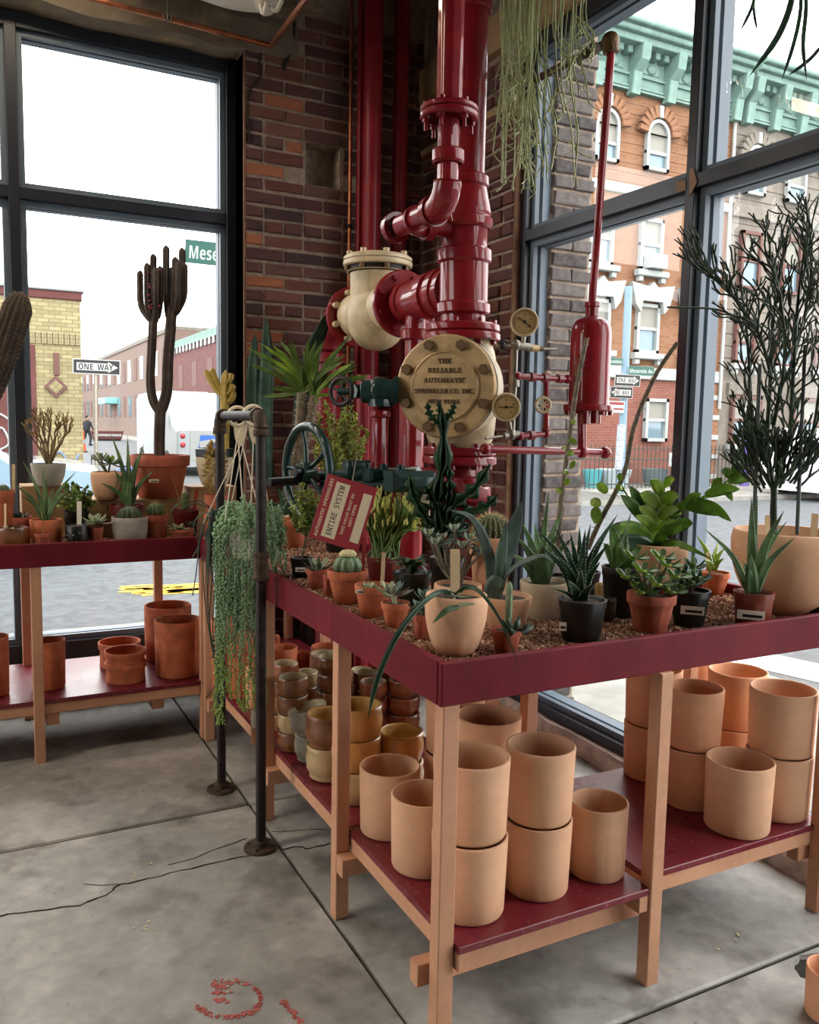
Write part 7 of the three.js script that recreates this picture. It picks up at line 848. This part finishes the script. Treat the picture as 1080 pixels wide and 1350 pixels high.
{ // box truck and mail van on the cross street
  const t = thing('box_truck', 'white box truck parked by the red workshop', 'truck', [8.5, GR, -38]), w = std({ color: 0x8d9498, roughness: 0.5 }); M('cargo_box', bx(-1.2, 1.2, 0.95, 3.5, -6, 0, 0.04), w, t); M('rear_door', bx(-1.05, 1.05, 1.05, 3.35, 0, 0.04, 0.02), std({ color: 0x93a0a6, roughness: 0.5 }), t); t.scale.setScalar(0.82); M('cab', bx(-1.1, 1.1, 0.6, 2.5, -8, -6.1, 0.15), w, t); M('bumper', bx(-1.1, 1.1, 0.55, 0.75, -0.1, 0.12, 0.02), std({ color: 0xa8434a, roughness: 0.6 }), t); for (const z of [-1.6, -7]) for (const s of [-1.15, 0.9]) wheelAt(t, s, 0.45, z, 0.45, 0.25, 'x'); M('blue_panel', box(-1.22, -1.2, 1.5, 2.4, -5.0, -4.2), std({ color: 0x3a4c9a, roughness: 0.6 }), t); M('box_print', box(-1.215, -1.2, 2.4, 2.6, -3.2, -1.6), FB.pane, t);
  const v = thing('mail_van', 'white delivery van with a blue eagle like emblem on its hood', 'van', [6.0, GR, -27]); v.rotation.y = 0.05; const ex = (p, W, b) => prep(new THREE.ExtrudeGeometry(new THREE.Shape(p.map(([a, q]) => new THREE.Vector2(a, q))), { depth: W - 2 * b, bevelEnabled: true, bevelSize: b, bevelThickness: b, bevelSegments: 2 })).translate(0, 0, -W / 2 + b).rotateY(PI / 2); M('body', ex([[-2.6, 0.35], [2.4, 0.35], [2.4, 2.25], [2.2, 2.35], [-1.3, 2.35], [-1.9, 1.45], [-2.6, 1.25]].map(([a, q]) => [a, q]), 1.9, 0.08), w, v); M('windscreen', mv(cbox(1.6, 0.85, 0.05, 0.02), 0, 1.9, -1.62, 0.6).rotateY(PI), FB.pane, v); M('emblem_plate', box(-0.6, 0.55, 0.45, 1.3, 2.68, 2.70), FB.white, v); { const s = new THREE.Shape([[-0.4, 0.95], [0.2, 0.95], [0.3, 1.6], [-0.3, 1.6]].map(([a, b]) => new THREE.Vector2(a, b))); M('emblem', prep(new THREE.ExtrudeGeometry(s, { depth: 0.01, bevelEnabled: false })).translate(0, -0.42, 2.70), std({ color: 0x1f56a5, roughness: 0.5 }), v); const e = new THREE.Shape([[-0.34, 1.42], [0.1, 1.5], [0.22, 1.4], [-0.1, 1.36], [0.05, 1.2], [-0.15, 1.25], [-0.3, 1.02]].map(([a, b]) => new THREE.Vector2(a, b))); M('emblem_mark', prep(new THREE.ExtrudeGeometry(e, { depth: 0.01, bevelEnabled: false })).translate(0, -0.42, 2.711), FB.white, v); } for (const z of [-1.7, 1.5]) for (const s of [-0.98, 0.78]) wheelAt(v, s, 0.36, z, 0.36, 0.2, 'x'); M('mirror', [bx(-1.2, -1.05, 1.4, 1.75, 1.5, 1.65, 0.03), bx(1.05, 1.2, 1.4, 1.75, 1.5, 1.65, 0.03)], mat.ironBlack, v); M('side_light', [ball(0.08, 2).translate(-0.8, 0.9, 2.68), ball(0.08, 2).translate(-0.8, 1.15, 2.66)], std({ color: 0xa0303a, roughness: 0.4 }), v);
  const m = thing('motor_scooter', 'small scooter under a bright blue cover at the kerb', 'scooter', at(178, 600, 17.5).setY(GR)); wheelAt(m, -0.5, 0.28, -0.06, 0.28, 0.12); wheelAt(m, 0.55, 0.28, -0.06, 0.28, 0.12); M('frame', [bx(-0.5, 0.5, 0.3, 0.6, -0.14, 0.14, 0.05), bar(V(0.5, 0.3, 0), V(0.35, 1.05, 0), 0.03)], std({ color: 0x8a3a3a, roughness: 0.5 }), m); m.scale.setScalar(0.72); M('cover', [ball(0.3, 3, 1.5, 0.45, 0.7).translate(-0.1, 0.72, 0), ball(0.2, 3, 0.8, 0.8, 0.9).translate(0.3, 0.86, 0), ball(0.22, 3, 1.2, 0.6, 0.9).translate(-0.42, 0.66, 0)], std({ color: 0x3c5a94, roughness: 0.6 }), m);
  const k = thing('dumpster', 'red and white skip standing far down the street', 'skip', at(140, 572, 62).setY(GR)); k.scale.setScalar(0.42); { const s = new THREE.Shape([[-2.3, 0.3], [2.3, 0.3], [2.7, 1.7], [-2.7, 1.7]].map(([a, b]) => new THREE.Vector2(a, b))); M('body', prep(new THREE.ExtrudeGeometry(s, { depth: 1.8, bevelEnabled: false })), FB.redP, k); M('white_band', box(-2.3, 2.3, 0.8, 1.2, 1.8, 1.83), FB.white, k); M('runner', [box(-2.2, 2.2, 0, 0.3, 0.2, 0.4), box(-2.2, 2.2, 0, 0.3, 1.4, 1.6)], mat.ironBlack, k); }
  const cn = thing('traffic_cone', 'orange traffic barrel beside the walking person', 'cone', at(106, 587, 40).setY(GR)); M('base', bx(-0.3, 0.3, 0, 0.06, -0.3, 0.3, 0.02), mat.ironBlack, cn); M('body', lathe([[0.26, 0.06], [0.2, 0.5], [0.18, 1.0], [0.1, 1.05], [0, 1.06]], 20), std({ color: 0xd9562f, roughness: 0.6 }), cn); M('stripe', lathe([[0.235, 0.4], [0.215, 0.6]], 20), FB.white, cn);
}
{ // person walking far down the street
  const d = 50, p = at(115, 590, d).setY(GR), o = thing('person', 'person in dark clothes walking across the far pavement', 'person', p), dark = std({ color: 0x23262b, roughness: 0.9 }), skin = std({ color: 0xb98a6a, roughness: 0.7 });
  const g = [sweep([V(-0.02, 0.85, 0), V(0, 1.1, 0), V(0.02, 1.42, 0), V(0.02, 1.5, 0)], (t) => 0.17 + 0.05 * Math.sin(t * PI) - 0.09 * t * t, { n: 10, m: 14 }), sweep([V(0.06, 0.92, 0), V(0.2, 0.5, 0.02), V(0.16, 0.06, 0.02)], (t) => 0.105 - 0.05 * t, { n: 8, m: 10 }), sweep([V(-0.06, 0.92, 0), V(-0.12, 0.5, -0.02), V(-0.34, 0.1, -0.02)], (t) => 0.105 - 0.05 * t, { n: 8, m: 10 }), sweep([V(0.2, 1.4, 0.02), V(0.28, 1.12, 0.05), V(0.36, 0.9, 0.08)], (t) => 0.06 - 0.02 * t, { n: 8, m: 8 }), sweep([V(-0.17, 1.4, -0.02), V(-0.25, 1.12, -0.03), V(-0.2, 0.88, 0.0)], (t) => 0.06 - 0.02 * t, { n: 8, m: 8 }), ball(0.1, 2, 1.4, 0.6, 0.8).translate(0.2, 0.05, 0.02), ball(0.1, 2, 1.4, 0.6, 0.8).translate(-0.34, 0.08, -0.02)];
  M('clothed_body', g, dark, o); M('head', [ball(0.11, 3, 0.9, 1.15, 1).translate(0.03, 1.63, 0), ball(0.03, 1).translate(0.14, 1.62, 0)], skin, o); M('hair', ball(0.118, 2, 0.9, 0.95, 1.02).translate(0.0, 1.68, 0), dark, o); M('hands', [ball(0.045, 1).translate(0.38, 0.86, 0.08), ball(0.045, 1).translate(-0.19, 0.84, 0)], skin, o);
}

renderer.render(scene, camera);
